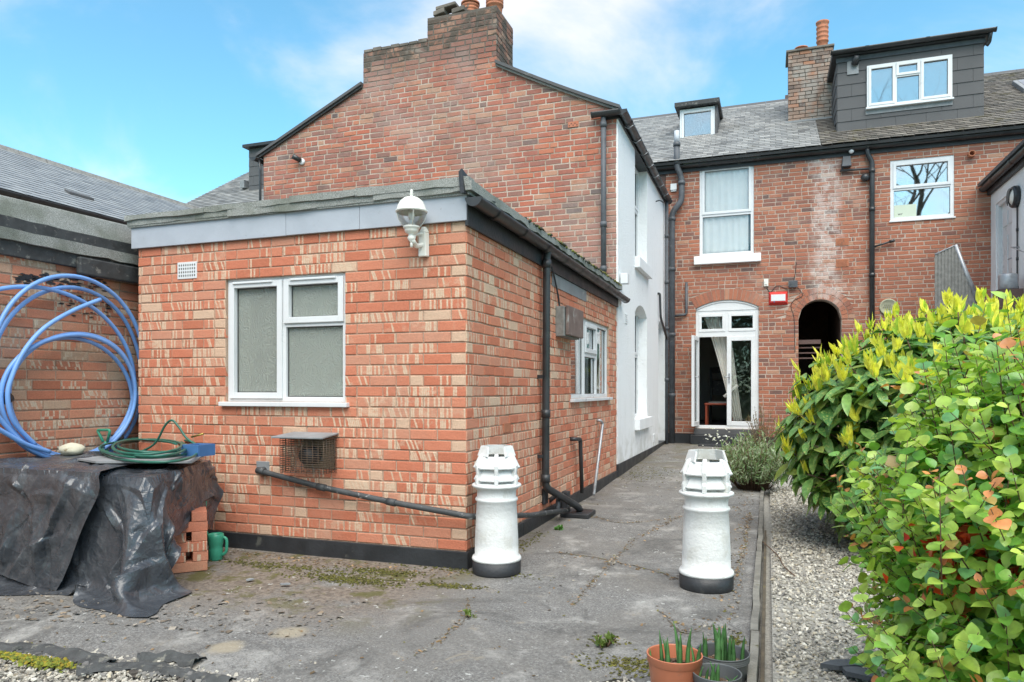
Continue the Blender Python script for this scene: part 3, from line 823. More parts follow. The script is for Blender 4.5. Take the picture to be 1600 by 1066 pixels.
# moss along the roof edge
mm = MB(); q = random.Random(3)
for i in range(420):
    u = 1.0 + 4.1 * q.random() ** .8; s = q.uniform(.008, .026)
    c = q.choice([(.10, .105, .02, 1), (.16, .15, .035, 1), (.07, .065, .03, 1), (.05, .05, .04, 1)])
    P = ES(u, 2.615 + q.uniform(-.012, .004), q.uniform(.02, .08))
    mm.lathe([(0.001, -s * .4), (s, -.2 * s), (s * .8, .5 * s), (.001, .8 * s)], P.x, P.y, 6, P.z, q.random(), c)
mm.build('roof_moss', M['litter'], ext, kind='stuff')
# side downpipe
pu, pz = ES.uz(857, 395, .088); pu2, _ = ES.uz(851, 760, .07)
gx, gy, _ = onZ(906, 800, .04)
pipe(ext, [ES(pu, 2.47, .088), ES(pu, 2.40, .072), ES(pu, .34, .06), (gx - .01, gy - .05, .10), (gx, gy, .06)], .034, M['black_pvc'], collars=[(ES(pu, 2.34, .071), (0, 0, 1)), (ES(pu, 1.0, .063), (0, 0, 1)), (ES(pu, .42, .0605), (0, 0, 1))])
br = MB()
for z in (1.33, .62): br.fbox(ES, pu - .065, pu - .03, z - .015, z + .015, .003, .05)
br.build('pipe_bracket', M['black_pvc'], ext)
# thin waste pipes and the cast gully
a_, b_ = ES.uz(899, 686, .05)
pipe(ext, [ES(a_ - .04, b_, .0), ES(a_ - .04, b_, .06), ES(a_ + .13, b_ - .01, .07), ES(a_ + .16, .12, .08)], .021, M['black_pvc'], 'waste_pipe', .03)
a_, b_ = ES.uz(937, 657, .04)
gg = ES.uz(925, 792, .12)
pipe(ext, [ES(a_, b_, .0), ES(a_, b_, .05), ES(a_ + .08, b_ - .04, .06), ES(gg[0] - .0, .06, .14)], .017, M['steel'], 'waste_pipe', .03, label='pale metal waste pipe slanting down the wall')
pipe(ext, [ES(*ES.uz(858, 783, 0), 0), ES(ES.uz(858, 783, 0)[0], .245, .09), (gx - .12, gy - .35, .09)], .022, M['grey_iron'], 'waste_pipe', .04, label='short bent iron overflow pipe')
st = MB(); q = ES.uz(850, 783, 0); st.fbox(ES, q[0] - .09, q[0] + .03, .17, .32, .006, .035); st.build('pipe_collar', M['bitumen'], ext, bevel=.01)
gl_ = MB(); gl_.box((gx - .16, gy - .14, .0), (gx + .12, gy + .16, .045)); gl_.box((gx - .20, gy + .05, .045), (gx - .13, gy + .14, .22)); gl_.build('gully', M['bitumen'], ext, bevel=.01)
# long waste pipe across the front
A = EF(*EF.uz(402, 738, .05), .05); Bc = Vector((-1.86, 4.38, .375)); E = Vector((gx - .08, gy - .12, .075))
pts = [A + Vector((.045, .06, .02)), A + Vector((0, .0, .015)), A.lerp(Bc, .33) + Vector((0, 0, -.012)), A.lerp(Bc, .66) + Vector((0, 0, -.014)), Bc, Bc.lerp(E, .5) + Vector((.02, 0, -.02)), E]
mpipe = simple('peeling_painted_pipe', (.055, .06, .063), .6, .3, 10, .4, 50, dirt=((.42, .42, .42), 17, .585))
pipe(ext, pts, .021, mpipe, 'waste_pipe', .03, label='long sloping black pipe with peeling grey paint', collars=[(pts[2], Bc - A), (pts[3], Bc - A), (pts[1] + (Bc - A) * .02, Bc - A)])
pp = MB(); q = EF.uz(412, 730, 0); pp.fbox(EF, q[0] - .06, q[0] + .06, q[1] - .055, q[1] + .045, .0, .012); pp.build('pipe_patch', M['lead'], ext, bevel=.004)
# white air brick
q0 = EF.uz(279, 411); q1 = EF.uz(309, 435)
ab = MB(); ab.fbox(EF, q0[0], q1[0], q1[1], q0[1], .0, .012); av = ab.build('air_vent', M['upvc'], ext, bevel=.002)
hb = MB(); nx, nz = 8, 4
for i in range(nx):
    for j in range(nz):
        uu = q0[0] + (q1[0] - q0[0]) * (i + .9) / (nx + .8); zz = q1[1] + (q0[1] - q1[1]) * (j + .9) / (nz + .8)
        hb.fbox(EF, uu - .0045, uu + .0045, zz - .0075, zz + .0075, .0125, .0132)
hb.build('vent_holes', M['dark'], av)
# boiler flue in its wire guard
q0 = EF.uz(455, 683); q1 = EF.uz(527, 737)
fg = thing('flue_guard', 'rusty wire cage over the black boiler flue below the obscured window', 'flue guard', EF((q0[0] + q1[0]) / 2, q1[1], .0))
U0, U1, Z0, Z1, OD = q0[0] + .03, q1[0] + .0, q1[1], q0[1], .17
wires = MB()
rust = simple('rusty_wire', (.13, .085, .055), .7, .4, 30, .2, 60, dirt=((.05, .05, .05), 30, .5))
for k in range(16):
    z = Z0 + (Z1 - Z0) * k / 15
    wires.tube([EF(U0, z, .008), EF(U0, z, OD), EF(U1, z, OD), EF(U1, z, .008)], .0022, 5)
for k in range(9):
    u = U0 + (U1 - U0) * k / 8
    wires.tube([EF(u, Z1, OD), EF(u, Z0, OD), EF(u, Z0, .008)], .0022, 5)
for k in range(1, 5):
    for u in (U0, U1): wires.tube([EF(u, Z0, OD * k / 5), EF(u, Z1, OD * k / 5)], .0022, 5)
wires.build('wire_cage', rust, fg)
tp = MB(); tp.hexa([EF(U0 - .04, Z1 + .005, OD + .05), EF(U1 + .01, Z1 + .005, OD + .03), EF(U1 + .02, Z1 + .03, .012), EF(U0 + .0, Z1 + .03, .012), EF(U0 - .04, Z1 + .017, OD + .05), EF(U1 + .01, Z1 + .017, OD + .03), EF(U1 + .02, Z1 + .042, .012), EF(U0, Z1 + .042, .012)])
tp.build('cage_lid', M['lead'], fg, bevel=.003)
bp = MB(); bp.fbox(EF, U0 + .09, U1 - .01, Z0 + .02, Z1 - .01, .009, .016); bp.build('back_plate', simple('stained_plate', (.20, .15, .10), .7, .3, 9, .2, 40), fg)
Rm = Matrix.Rotation(R(90), 4, 'X')
cf = EF((U0 + U1) / 2 + .01, (Z0 + Z1) / 2, 0)
fb = MB(); fb.lathe([(.0, -.0), (.055, .0), (.055, .05), (.068, .052), (.068, .075), (.05, .09), (.05, .11), (.062, .112), (.062, .135), (.0, .14)], cf.x, cf.y, 28, cf.z, 0, mat=Rm)
fb.build('flue_terminal', M['bitumen'], fg)
# small dark air brick on the side wall
a_ = ES.uz(792, 668, 0); x = MB(); x.fbox(ES, a_[0] - .1, a_[0] + .06, a_[1] - .035, a_[1] + .035, .0, .012); x.build('air_vent', M['terracotta'], ext)
# meter box and cable on the side wall
b0 = ES.uz(878, 500, .07); b1 = ES.uz(903, 470, .07)
bx = thing('meter_box', 'weathered brown box fixed high on the side wall beside the window', 'meter box', ES(b0[0], 1.75, 0))
c = MB(); c.fbox(ES, b0[0], b1[0] - .02, 1.73, 2.02, .002, .09); c.build('box_body', M['timber'], bx, bevel=.006)
c = MB(); c.fbox(ES, b0[0] + .04, b1[0] + .02, 1.745, 2.03, .095, .125); c.build('box_door', simple('brown_mottled_lid', (.17, .12, .105), .6, .3, 9, .3, 40, dirt=((.3, .29, .27), 9, .6)), bx, bevel=.006)
c = MB(); c.tube(smooth_path([ES(b0[0] + .02, 2.02, .04), ES(b0[0] - .02, 2.13, .035), ES(b0[0] - .12, 2.28, .03), ES(b0[0] - .22, 2.36, .03)]), .009, 8); c.build('cable', M['black_pvc'], bx)
a_ = ES.uz(868, 425, .03); c = MB(); c.fbox(ES, a_[0] - .05, a_[0] + 1.3, 2.20, 2.322, .008, .014); c.build('boarding_patch', M['lead'], ext)

# wall lantern
lp = EF.uz(643, 345, .16); lx = EF(lp[0], 0, .16); Zc = lp[1]
lan = thing('wall_lantern', 'cream white globe lantern on a cast bracket at the extension corner', 'wall lamp', EF(lp[0] + .085, 2.16, 0))
bk_u = EF.uz(662, 370, .02)[0]
g = MB(); g.hexa([EF(bk_u - .038, 2.135, .007), EF(bk_u + .038, 2.135, .007), EF(bk_u + .03, 2.135, .045), EF(bk_u - .03, 2.135, .045), EF(bk_u - .038, 2.30, .007), EF(bk_u + .038, 2.30, .007), EF(bk_u + .022, 2.30, .05), EF(bk_u - .022, 2.30, .05)])
g.hexa([EF(bk_u - .038, 2.301, .007), EF(bk_u + .038, 2.301, .007), EF(bk_u + .022, 2.301, .05), EF(bk_u - .022, 2.301, .05), EF(bk_u - .02, 2.345, .007), EF(bk_u + .02, 2.345, .007), EF(bk_u + .012, 2.345, .025), EF(bk_u - .012, 2.345, .025)])
g.build('back_plate', M['lamp_white'], lan, bevel=.006)
g = MB(); g.tube(smooth_path([EF(bk_u, 2.215, .04), EF(bk_u - .02, 2.20, .09), EF(lp[0] + .01, 2.215, .15), lx + Vector((0, 0, 2.235))]), [.017] * 18 + [.014], 10)
g.tube(smooth_path([EF(bk_u, 2.29, .04), EF(bk_u - .03, 2.275, .10), lx + Vector((.02, 0, 2.245))]), .012, 10)
g.build('arm', M['lamp_white'], lan)
z = 2.205
g = MB(); g.lathe([(0, -.03), (.008, -.028), (.010, .0), (.006, .005), (.022, .02), (.028, .035), (.020, .05), (.020, .06), (.040, .07), (.047, .085), (.047, .095), (.055, .10), (.057, .112), (.050, .115), (0, .116)], lx.x, lx.y, 32, z)
g.build('cup', M['lamp_white'], lan)
zg = z + .112
g = MB(); g.lathe([(.053, 0), (.072, .022), (.088, .05), (.096, .082), (.098, .098)], lx.x, lx.y, 40, zg); gg_ = g.build('globe', M['glass_clear'], lan)
g = MB(); g.lathe([(.100, .092), (.108, .096), (.108, .106), (.099, .112), (.093, .14), (.078, .168), (.052, .19), (.024, .200), (.010, .203), (.010, .212), (.014, .218), (.008, .232), (.011, .240), (.004, .252), (0, .254)], lx.x, lx.y, 40, zg)
g.build('dome_cap', M['lamp_white'], lan)
g = MB(); g.lathe([(0, 0), (.022, .0), (.022, .02), (.010, .022), (.010, .045), (.022, .047), (.022, .11), (0, .112)], lx.x, lx.y, 20, zg + .004); g.build('bulb', M['curtain'], lan)
g = MB()
for k in range(4):
    an = .6 + k * math.pi / 2; cs, sn = math.cos(an), math.sin(an)
    g.tube([(lx.x + r_ * cs, lx.y + r_ * sn, zg + z_) for r_, z_ in ((.056, 0), (.075, .022), (.091, .05), (.099, .082), (.101, .098))], .0028, 6)
g.build('rib', M['lamp_white'], lan)

# ================================================================== GABLED WING
GB = FR(-7.73, 9.63, (1, 0), (0, -1)); GW = 5.793; EAV = 4.96; RID = 6.35
wing = thing('gabled_wing', 'two storey wing with weathered red brick gable end and white rendered side wall', 'house wing', (-4.8, 12, 0))
def gtop(u):
    X = u - 7.73
    if -5.87 < X < -4.775: return 6.39
    if -4.775 <= X < -3.68: return 6.74
    if X <= -5.87: return 5.05 + (5.89 - 5.05) * (X + 7.73) / (7.73 - 5.87)
    t = (X + 3.68) / (3.68 - 1.937)
    return 5.89 - .89 * (t * 1.10 - .10 * t * t) + .0
steps = [GW * k / 40 for k in range(41)] + [1.86, 1.8601, 2.955, 2.9551, 4.05, 4.0501]
wall_core('gable_wall', GB, 0, GW, 0, gtop, [], M['mortar_old'], wing, step=steps)
gl = brick_list(GB, 0, GW, 2.0, 6.74, [], top=lambda u: gtop(u) - .004, course=.0785, L=.235, seed=8, tone=tone_old, header=.25, proud=.005, jt=.016, brk=(1.86, 2.955, 4.05))
sooty = []; rest = []
for r_ in gl:
    zc = (r_['q'][2] + r_['q'][4]) / 2; uc = (r_['q'][0] + r_['q'][1]) / 2
    (sooty if (zc > (6.14 if uc < 2.955 else 6.30) + .12 * math.sin(uc * 9) + .1 * rnd.random() and 1.86 <= uc <= 4.05) else rest).append(r_)
put_bricks(rest, M['brick_old'], wing, 300)
put_bricks(sooty, M['brick_sooty'], wing, 0, stuff='stack_bricks')
# stack body behind the gable face
ck = MB(); ck.box((-5.87, 9.85, 5.2), (-4.776, 10.32, 6.388)); ck.box((-4.775, 9.85, 5.2), (-3.68, 10.34, 6.738)); ck.build('chimney_stack', M['mortar_sooty'], wing)
CS = FR(-3.68, 9.63, (0, 1), (1, 0))
put_bricks(brick_list(CS, 0, .71, 5.62, 6.74, [], course=.0785, L=.235, seed=9, tone=tone_old, header=.3), M['brick_sooty'], wing, 0, stuff='stack_bricks')
# broken coping stones and mossy flaunching on the stack
q = random.Random(8)
mc = MB()
for i in range(7):
    x = -5.86 + i * .155; mc.box((x, 9.62, 6.392), (x + .145, 9.9, 6.44 + q.uniform(-.006, .012)))
cp = mc.build('coping_stone', M['mortar_sooty'], wing, bevel=.008)
fl2 = MB(); n = 16; vs = []; fs = []
for j in range(7):
    for i in range(n + 1):
        x = -4.775 + 1.095 * i / n; y = 9.635 + .70 * j / 6
        e = min(i, n - i, 3) / 3 * min(j, 6 - j, 2) / 2
        vs.append((x, y, 6.735 + .07 * e + q.uniform(-.012, .02) * (e + .3)))
for j in range(6):
    for i in range(n): fs.append((j * (n + 1) + i, j * (n + 1) + i + 1, (j + 1) * (n + 1) + i + 1, (j + 1) * (n + 1) + i))
fl2.add(vs, fs, smooth=True); fl2.build('flaunching', simple('mossy_mortar', (.10, .095, .07), .95, .4, 12, 1., 40, dirt=((.22, .21, .19), 12, .6)), wing)
for (x0, x1, z_, dz) in ((-4.70, -4.52, 6.78, .07), (-4.66, -4.34, 6.86, .05), (-4.40, -4.2, 6.76, .07)):
    b = MB(); b.hexa([(x0, 9.66, z_), (x1, 9.66, z_ + .03), (x1, 9.86, z_ + .03), (x0, 9.86, z_), (x0, 9.66, z_ + dz), (x1, 9.66, z_ + dz + .03), (x1, 9.86, z_ + dz + .03), (x0, 9.86, z_ + dz)])
    b.build('loose_coping', M['mortar_sooty'], wing, bevel=.01)
def pot(T, px, Y, zb_, rad, hgt, bands=3, lab=None):
    P = onY(px, 30, Y); b = MB(); pr = [(rad * .82, 0), (rad * .82, hgt * .12)]
    z_ = hgt * .3; pr += [(rad * .86, z_)]
    for k in range(bands):
        pr += [(rad * .98, z_ + .012), (rad * .98, z_ + .035), (rad * .88, z_ + .04)]; z_ += hgt * .7 / bands / 1.15
        pr += [(rad * .92, z_)]
    pr += [(rad * 1.05, hgt - .03), (rad * 1.05, hgt), (rad * .8, hgt), (rad * .75, hgt * .5)]
    b.lathe(pr, P.x, Y, 28, zb_); o_ = b.build('chimney_pot', M['terracotta'], T)
    return o_
pot(wing, 735, 9.98, 6.78, .135, .26, 3); pot(wing, 773, 9.98, 6.78, .135, .42, 5)
# verge boards / roof edges
def verge(T, pts, out0, out1, th, mat, name='verge'):
    b = MB()
    for (p, r_) in zip(pts[:-1], pts[1:]):
        b.hexa([(p[0], out0, p[1]), (r_[0], out0, r_[1]), (r_[0], out1, r_[1]), (p[0], out1, p[1]), (p[0], out0, p[1] + th), (r_[0], out0, r_[1] + th), (r_[0], out1, r_[1] + th), (p[0], out1, p[1] + th)])
    return b.build(name, mat, T)
verge(wing, [(-7.83, 5.00), (-5.875, gtop(1.855) + .0)], 9.56, 14.5, .045, M['slatehung'], 'roof_slope')
verge(wing, [(-7.80, 4.975), (-5.875, gtop(1.855) - .035)], 9.585, 9.622, .033, M['black_wood'], 'verge_board')
rp = [(-3.678 + (1.80) * k / 8, gtop(4.052 + 1.74 * k / 8)) for k in range(9)]
verge(wing, rp, 9.56, 14.5, .045, M['slatehung'], 'roof_slope')
verge(wing, [(a, b - .033) for a, b in rp], 9.59, 9.622, .031, M['timber'], 'verge_board')
mb = MB(); mb.hexa([(-5.88, 9.86, 5.8), (-3.67, 9.86, 5.8), (-3.67, 14.5, 5.8), (-5.88, 14.5, 5.8), (-4.9, 10.4, 6.3), (-4.6, 10.4, 6.3), (-4.6, 14.5, 6.3), (-4.9, 14.5, 6.3)]); mb.build('roof_ridge', M['slatehung'], wing)
# left eave end of gutter and lower-left bracket
gutter(wing, (-7.84, 9.52, 4.97), (-7.84, 14.4, 4.97), .055, M['black_pvc'], (-1, 0, 0))
pipe(wing, [(-7.80, 9.60, 4.93), (-7.76, 9.58, 4.8), (-7.76, 9.58, 2.6)], .02, M['black_pvc'], 'downpipe')
# gutter return and iron downpipe on the gable face
gutter(wing, GB(GW - .30, 4.96, .10), GB(GW + .06, 4.96, .10), .06, M['black_pvc'], (0, -1, 0), clips=5)
a_ = GB.uz(943, 300, .07)[0]
pipe(wing, [GB(a_, 4.92, .07), GB(a_, 2.62, .07)], .036, M['grey_iron'], 'downpipe', collars=[(GB(a_, 4.80, .07), (0, 0, 1)), (GB(a_, 3.45, .07), (0, 0, 1)), (GB(a_, 2.85, .07), (0, 0, 1))])
# perforated terracotta vent
a_ = GB.uz(896, 195)
x = MB(); x.fbox(GB, a_[0] - .075, a_[0] + .075, a_[1] - .035, a_[1] + .04, .002, .014); av = x.build('air_vent', M['brick_new'], wing); 
x = MB()
for i in range(5): x.fbox(GB, a_[0] - .062 + i * .027, a_[0] - .048 + i * .027, a_[1] - .02 + (i % 2) * .025, a_[1] - .006 + (i % 2) * .025, .0142, .015)
x.build('vent_holes', M['dark'], av)
# floodlight stub on the gable
a_ = GB.uz(469, 252)
t = thing('security_light', 'small black security light on the brick gable near the left verge', 'security light', GB(a_[0] + .05, a_[1], 0))
c_ = GB(a_[0], a_[1], 0)
x = MB(); x.lathe([(0, 0.006), (.05, .006), (.05, .03), (.03, .04), (0, .04)], c_.x + .05, c_.y, 18, c_.z - .02, mat=Rm); x.build('mount', M['upvc'], t)
x = MB(); x.tube([GB(a_[0] + .04, a_[1] - .01, .04), GB(a_[0] - .05, a_[1] + .05, .13)], [.035, .045], 14); x.build('lamp_head', M['black_pvc'], t)

# white rendered side wall
WH = FR(-1.937, 9.63, (0, 1), (1, 0)); WW_ = 4.969
def arch(u0, u1, zs, rise):
    w2 = (u1 - u0) / 2; Rr = (w2 * w2 + rise * rise) / (2 * rise); m_ = (u0 + u1) / 2
    return lambda u: zs + math.sqrt(max(Rr * Rr - (u - m_) ** 2, 0)) - (Rr - rise)
ua, ub = WH.uz(990, 300)[0], WH.uz(1009, 300)[0]
hu = dict(u0=ua, u1=ub, z0=WH.uz(990, 401)[1], z1=WH.uz(990, 232)[1])
zs = WH.uz(990, 487)[1]; hl = dict(u0=ua, u1=ub, z0=WH.uz(990, 655)[1], z1=zs + .16, spring=zs, top=arch(ua, ub, zs, .15))
da, db = WH.uz(1027, 560)[0], WH.uz(1041.5, 560)[0]; db = min(db, 4.75)
zd = WH.uz(1027, 508)[1]; hd = dict(u0=da, u1=db, z0=.16, z1=zd + .14, spring=zd, top=arch(da, db, zd, .13))
wall_core('side_wall', WH, .002, WW_, .20, 4.88, [hu, hl, hd], M['render'], wing, thick=.24, o=.02, step=[.9, 1.8, 2.7])
x = MB(); x.fbox(WH, .0, WW_, -.05, .199, -.2, .03); x.build('plinth', M['bitumen'], wing)
for (hh, zt_) in ((hu, hu['z1']), (hl, hl['z1'])):
    w = window(wing, WH, hh['u0'] + .0, hh['u1'], hh['z0'], zt_, [(0, 1, 0, .56, 0), (0, 1, .56, 1, 1)], M['glass'], o=-.13, dep=.05, fw=.05, mw=.06, sw=.04, back=(M['inside_wall'], .5), bevel=None)
    curtain(w, WH, hh['u0'] + .03, hh['u1'] - .03, hh['z0'] + .03, zt_ - .03, -.24, M['curtain'], .02, .1, 7)
    x = MB(); x.fbox(WH, hh['u0'] - .02, hh['u1'] + .10, hh['z0'] - .17, hh['z0'] - .002, .02, .10); x.build('window_sill', M['white_paint'], wing, bevel=.006)
x = MB(); x.fbox(WH, da + .01, db - .01, .17, zd + .13, -.20, -.15); x.build('door', M['white_paint'], wing)
x = MB(); x.fbox(WH, da + .06, db - .06, .3, 1.0, -.149, -.14); x.fbox(WH, da + .06, db - .06, 1.1, zd - .1, -.149, -.14); x.build('door_panel', M['white_paint'], wing, bevel=.006)
for (px_, py_) in ((978, 497), (1022, 683)):
    a_ = WH.uz(px_, py_, .02); x = MB()
    for k in range(5): x.fbox(WH, a_[0] - .09, a_[0] + .09, a_[1] + .04 - k * .03, a_[1] + .052 - k * .03, .021, .032)
    x.build('louvre_vent', M['white_paint'], wing)
gutter(wing, WH(-.10, 4.96, .10), WH(WW_ - .25, 4.93, .10), .062, M['black_pvc'], (1, 0, 0), clips=.7)
x = MB(); x.fbox(WH, -.02, WW_, 4.88, 5.0, -.2, .045); x.build('fascia_board', M['bitumen'], wing)
x = MB()
for k in range(7):
    u = .35 + k * .62; x.tube([WH(u, 4.90, .17), WH(u, 4.86, .10), WH(u, 4.90, .03)], .006, 6)
x.build('gutter_bracket', M['steel'], wing)
# slim black downpipes at the far end of the white wall
u_ = WH.uz(1041, 400, .07)[0]
pipe(wing, [WH(u_, 4.88, .08), WH(u_, .15, .08)], .034, M['grey_iron'], 'downpipe', collars=[(WH(u_, z_, .08), (0, 0, 1)) for z_ in (4.2, 3.3, 2.4, 1.4)])
u2 = WH.uz(1031, 480, .06)[0]
pipe(wing, [WH(u2, 2.98, .02), WH(u2, 2.98, .06), WH(u2 + .03, 2.55, .07), WH(u_ - .02, 2.2, .08)], .022, M['black_pvc'], 'waste_pipe', .04)
x = MB(); a_ = WH.uz(1026, 316, .03); x.tube(smooth_path([WH(a_[0] - .05, a_[1], .02), WH(a_[0] - .02, a_[1] + .02, .09), WH(a_[0] + .06, a_[1] - .0, .14)]), .012, 6); x.build('hook', M['grey_iron'], wing)
x = MB(); x.box((-1.90, 9.72, 2.66), (-1.80, 9.84, 2.80)); o_ = x.build('junction_box', M['upvc'], wing, bevel=.006)
# ================================================================== TERRACE BEHIND
BK = FR(-1.937, 14.6, (1, 0), (0, -1)); SPL = 3.42      # party line along the back wall
hA = thing('terraced_house', 'middle terraced brick house with small roof dormer and white french doors', 'house', (-.2, 16.5, 0))
hB = thing('terraced_house', 'right hand terraced brick house with the wide dark tile-hung dormer', 'house', (3.4, 16.5, 0))
hC = thing('terraced_house', 'end terraced house whose slate roof slopes up behind the left of the brick gable', 'house', (-10, 16.5, 0))
def bz(px, py): return BK.uz(px, py)
# openings
du0, du1 = bz(1087, 600)[0], bz(1185.5, 600)[0]; dz0 = bz(1130, 670)[1]; dsp = bz(1130, 481)[1]; dcr = bz(1130, 469)[1]
HD = dict(u0=du0, u1=du1, z0=dz0, z1=dcr, spring=dsp, top=arch(du0, du1, dsp, dcr - dsp))
wu0, wu1 = bz(1093, 300)[0], bz(1178, 300)[0]; wz1 = bz(1135, 257)[1]; wz0 = bz(1135, 399)[1]
HW = dict(u0=wu0, u1=wu1, z0=wz0, z1=wz1)
au0, au1 = bz(1247.5, 520)[0], bz(1315, 520)[0]; asp = bz(1250, 500)[1]
HA = dict(u0=au0, u1=au1, z0=.35, z1=asp + (au1 - au0) / 2, spring=asp, top=arch(au0, au1, asp, (au1 - au0) / 2 - .001))
ru0, ru1 = bz(1391, 300)[0], bz(1491, 300)[0]; rz1 = bz(1440, 247)[1]; rz0 = bz(1440, 342)[1]
HR = dict(u0=ru0, u1=ru1, z0=rz0, z1=rz1)
ZT = 5.60
wall_core('rear_wall', BK, 0, SPL, 0, ZT, [HD, HW, HA], M['mortar_back'], hA, thick=.3)
wall_core('rear_wall', BK, SPL + .0005, 6.4, 0, ZT, [HR], M['mortar_back'], hB, thick=.3)
def ring(h, t, ext_=0):
    m_ = (h['u0'] + h['u1']) / 2; w2 = (h['u1'] - h['u0']) / 2; rise = h['z1'] - h['spring']
    Rr = (w2 * w2 + rise * rise) / (2 * rise); cz = h['spring'] + rise - Rr
    a0 = math.asin(min(1, w2 / Rr)); return m_, Rr, cz, a0
def arch_bricks(h, t, T, mat, rows=1, col=.62):
    m_, Rr, cz, a0 = ring(h, t); mb = MB()
    rr = random.Random(3); parts_ = []
    for k in range(rows):
        r0 = Rr + k * (t / rows) + .004; r1 = Rr + (k + 1) * (t / rows) - .006
        n = int(a0 * 2 * (r0 + r1) / 2 / .078)
        for i in range(n):
            x0 = -a0 + 2 * a0 * (i + .06) / n; x1 = -a0 + 2 * a0 * (i + .94) / n
            P = []
            for o in (-.03, .009 + rr.uniform(-.001, .002)):
                for (r_, an) in ((r0, x0), (r0, x1), (r1, x1), (r1, x0)):
                    P.append(BK(m_ + r_ * math.sin(an), cz + r_ * math.cos(an), o))
            b = MB(); b.add(P, [(4, 5, 6, 7), (0, 4, 7, 3), (1, 2, 6, 5), (0, 1, 5, 4), (3, 7, 6, 2)])
            o_ = b.build('arch_brick', mat, T); o_.color = (min(1, max(0, rr.gauss(col, .16))), 0, rr.random(), 1)
    Ro = Rr + t
    return dict(u0=m_ - Ro * math.sin(a0) - .004, u1=m_ + Ro * math.sin(a0) + .004, z0=h['z0'], z1=cz + Ro, spring=cz + Ro * math.cos(a0),
                top=lambda u: cz + math.sqrt(max(Ro * Ro - (u - m_) ** 2, 0)))
rd = arch_bricks(HD, .22, hA, M['brick_back'])
ra = arch_bricks(HA, .23, hA, M['brick_back'], 2)
def holes_for(h, rg):
    lo = dict(u0=h['u0'], u1=h['u1'], z0=h['z0'], z1=rg['spring'])
    up = dict(u0=rg['u0'], u1=rg['u1'], z0=rg['spring'] + .0, z1=rg['z1'], spring=rg['spring'], top=rg['top'])
    up['z0'] = rg['spring']
    return [lo, up]
def tone_back(rr, u, z): return (min(1, max(0, rr.gauss(.52, .2))), 0, rr.random(), 1)
def tone_B(rr, u, z): return (min(1, max(0, rr.gauss(.66 if u > 4.4 and z > 4.0 else .58, .19))), 0, rr.random(), 1)
la = brick_list(BK, 0, SPL, .05, ZT, [HW] + holes_for(HD, rd) + holes_for(HA, ra), course=.0765, L=.232, seed=12, tone=tone_back, header=.3, jt=.014, proud=.005)
lb = brick_list(BK, SPL, 6.1, .05, ZT, [HR], course=.0765, L=.232, seed=13, tone=tone_B, header=.3, jt=.015, proud=.005)
put_bricks(la, M['brick_back'], hA, 300); put_bricks(lb, M['brick_back'], hB, 300)
# bitumen plinth
x = MB(); x.fbox(BK, .0, du0 - .02, -.05, .34, 0, .03); x.build('plinth', M['bitumen'], hA)
x = MB(); x.fbox(BK, du1 + .02, au0 + .1, -.05, .30, 0, .03); x.build('plinth', M['bitumen'], hA)
# upper window
w = window(hA, BK, wu0, wu1, wz0, wz1, [(0, 1, 0, .455, 0), (0, 1, .455, 1, 1)], M['glass'], o=-.02, fw=.06, mw=.06, sw=.05, back=(M['inside_wall'], .9), label='tall white window with net curtains')
curtain(w, BK, wu0 + .02, wu1 - .10, wz0 + .03, wz1 - .03, -.085, M['curtain'], .010, .13, 1)
curtain(w, BK, wu1 - .30, wu1 - .05, wz0 + .2, wz1 - .03, -.24, M['curtain'], .02, .09, 2)
x = MB(); x.fbox(BK, wu0 - .10, wu1 + .13, wz0 - .165, wz0 - .004, -.05, .10); x.build('window_sill', M['white_paint'], hA, bevel=.01)
x = MB(); x.fbox(BK, wu0 - .12, wu1 + .12, wz1 + .03, wz1 + .10, .012, .09); x.build('blind_housing', M['upvc'], hA, bevel=.01)
# french doors
w = MB(); o0, o1 = -.10, -.035
ztr = bz(1130, 522)[1]; midu = (du0 + du1) / 2
fw_ = .055
w.fbox(BK, du0, du0 + fw_, dz0, dsp - .05, o0, o1); w.fbox(BK, du1 - fw_, du1, dz0, dsp - .05, o0, o1)
w.fbox(BK, du0 + fw_, du1 - fw_, ztr - .05, ztr + .05, o0, o1); w.fbox(BK, du0 + fw_, du1 - fw_, dsp - .11, dsp - .05, o0, o1)
w.fbox(BK, du0 + fw_, du1 - fw_, dz0, dz0 + .06, o0, o1); w.fbox(BK, midu - .03, midu + .03, ztr + .05, dsp - .11, o0, o1)
fdr = w.build('french_doors', M['upvc'], hA, bevel=.004)
x = MB(); n = 14; P = []
for k in range(n + 1):
    u = du0 + (du1 - du0) * k / n; P.append((u, HD['top'](u)))
for (a, b) in zip(P[:-1], P[1:]):
    x.hexa([BK(a[0], dsp - .05, o1 + .01), BK(b[0], dsp - .05, o1 + .01), BK(b[0], dsp - .05, o0), BK(a[0], dsp - .05, o0), BK(a[0], a[1], o1 + .01), BK(b[0], b[1], o1 + .01), BK(b[0], b[1], o0), BK(a[0], a[1], o0)])
x.build('arched_head_panel', M['upvc'], fdr)
x = MB(); x.tube([BK(a[0], a[1] - .03, o1 + .014) for a in P], .014, 6); x.build('head_moulding', M['upvc'], fdr)
def leafdoor(fr, u0, u1, z0, z1, o, name, hasg=True, st=.085):
    x = MB(); x.fbox(fr, u0, u0 + st, z0, z1, o - .05, o); x.fbox(fr, u1 - st, u1, z0, z1, o - .05, o)
    x.fbox(fr, u0 + st, u1 - st, z0, z0 + st, o - .05, o); x.fbox(fr, u0 + st, u1 - st, z1 - st, z1, o - .05, o)
    x.build(name, M['upvc'], fdr, bevel=.004)
    g = MB(); g.fbox(fr, u0 + st - .005, u1 - st + .005, z0 + st - .005, z1 - st + .005, o - .03, o - .024); g.build('pane', M['glass'], fdr)
zl0, zl1 = dz0 + .06, ztr - .05
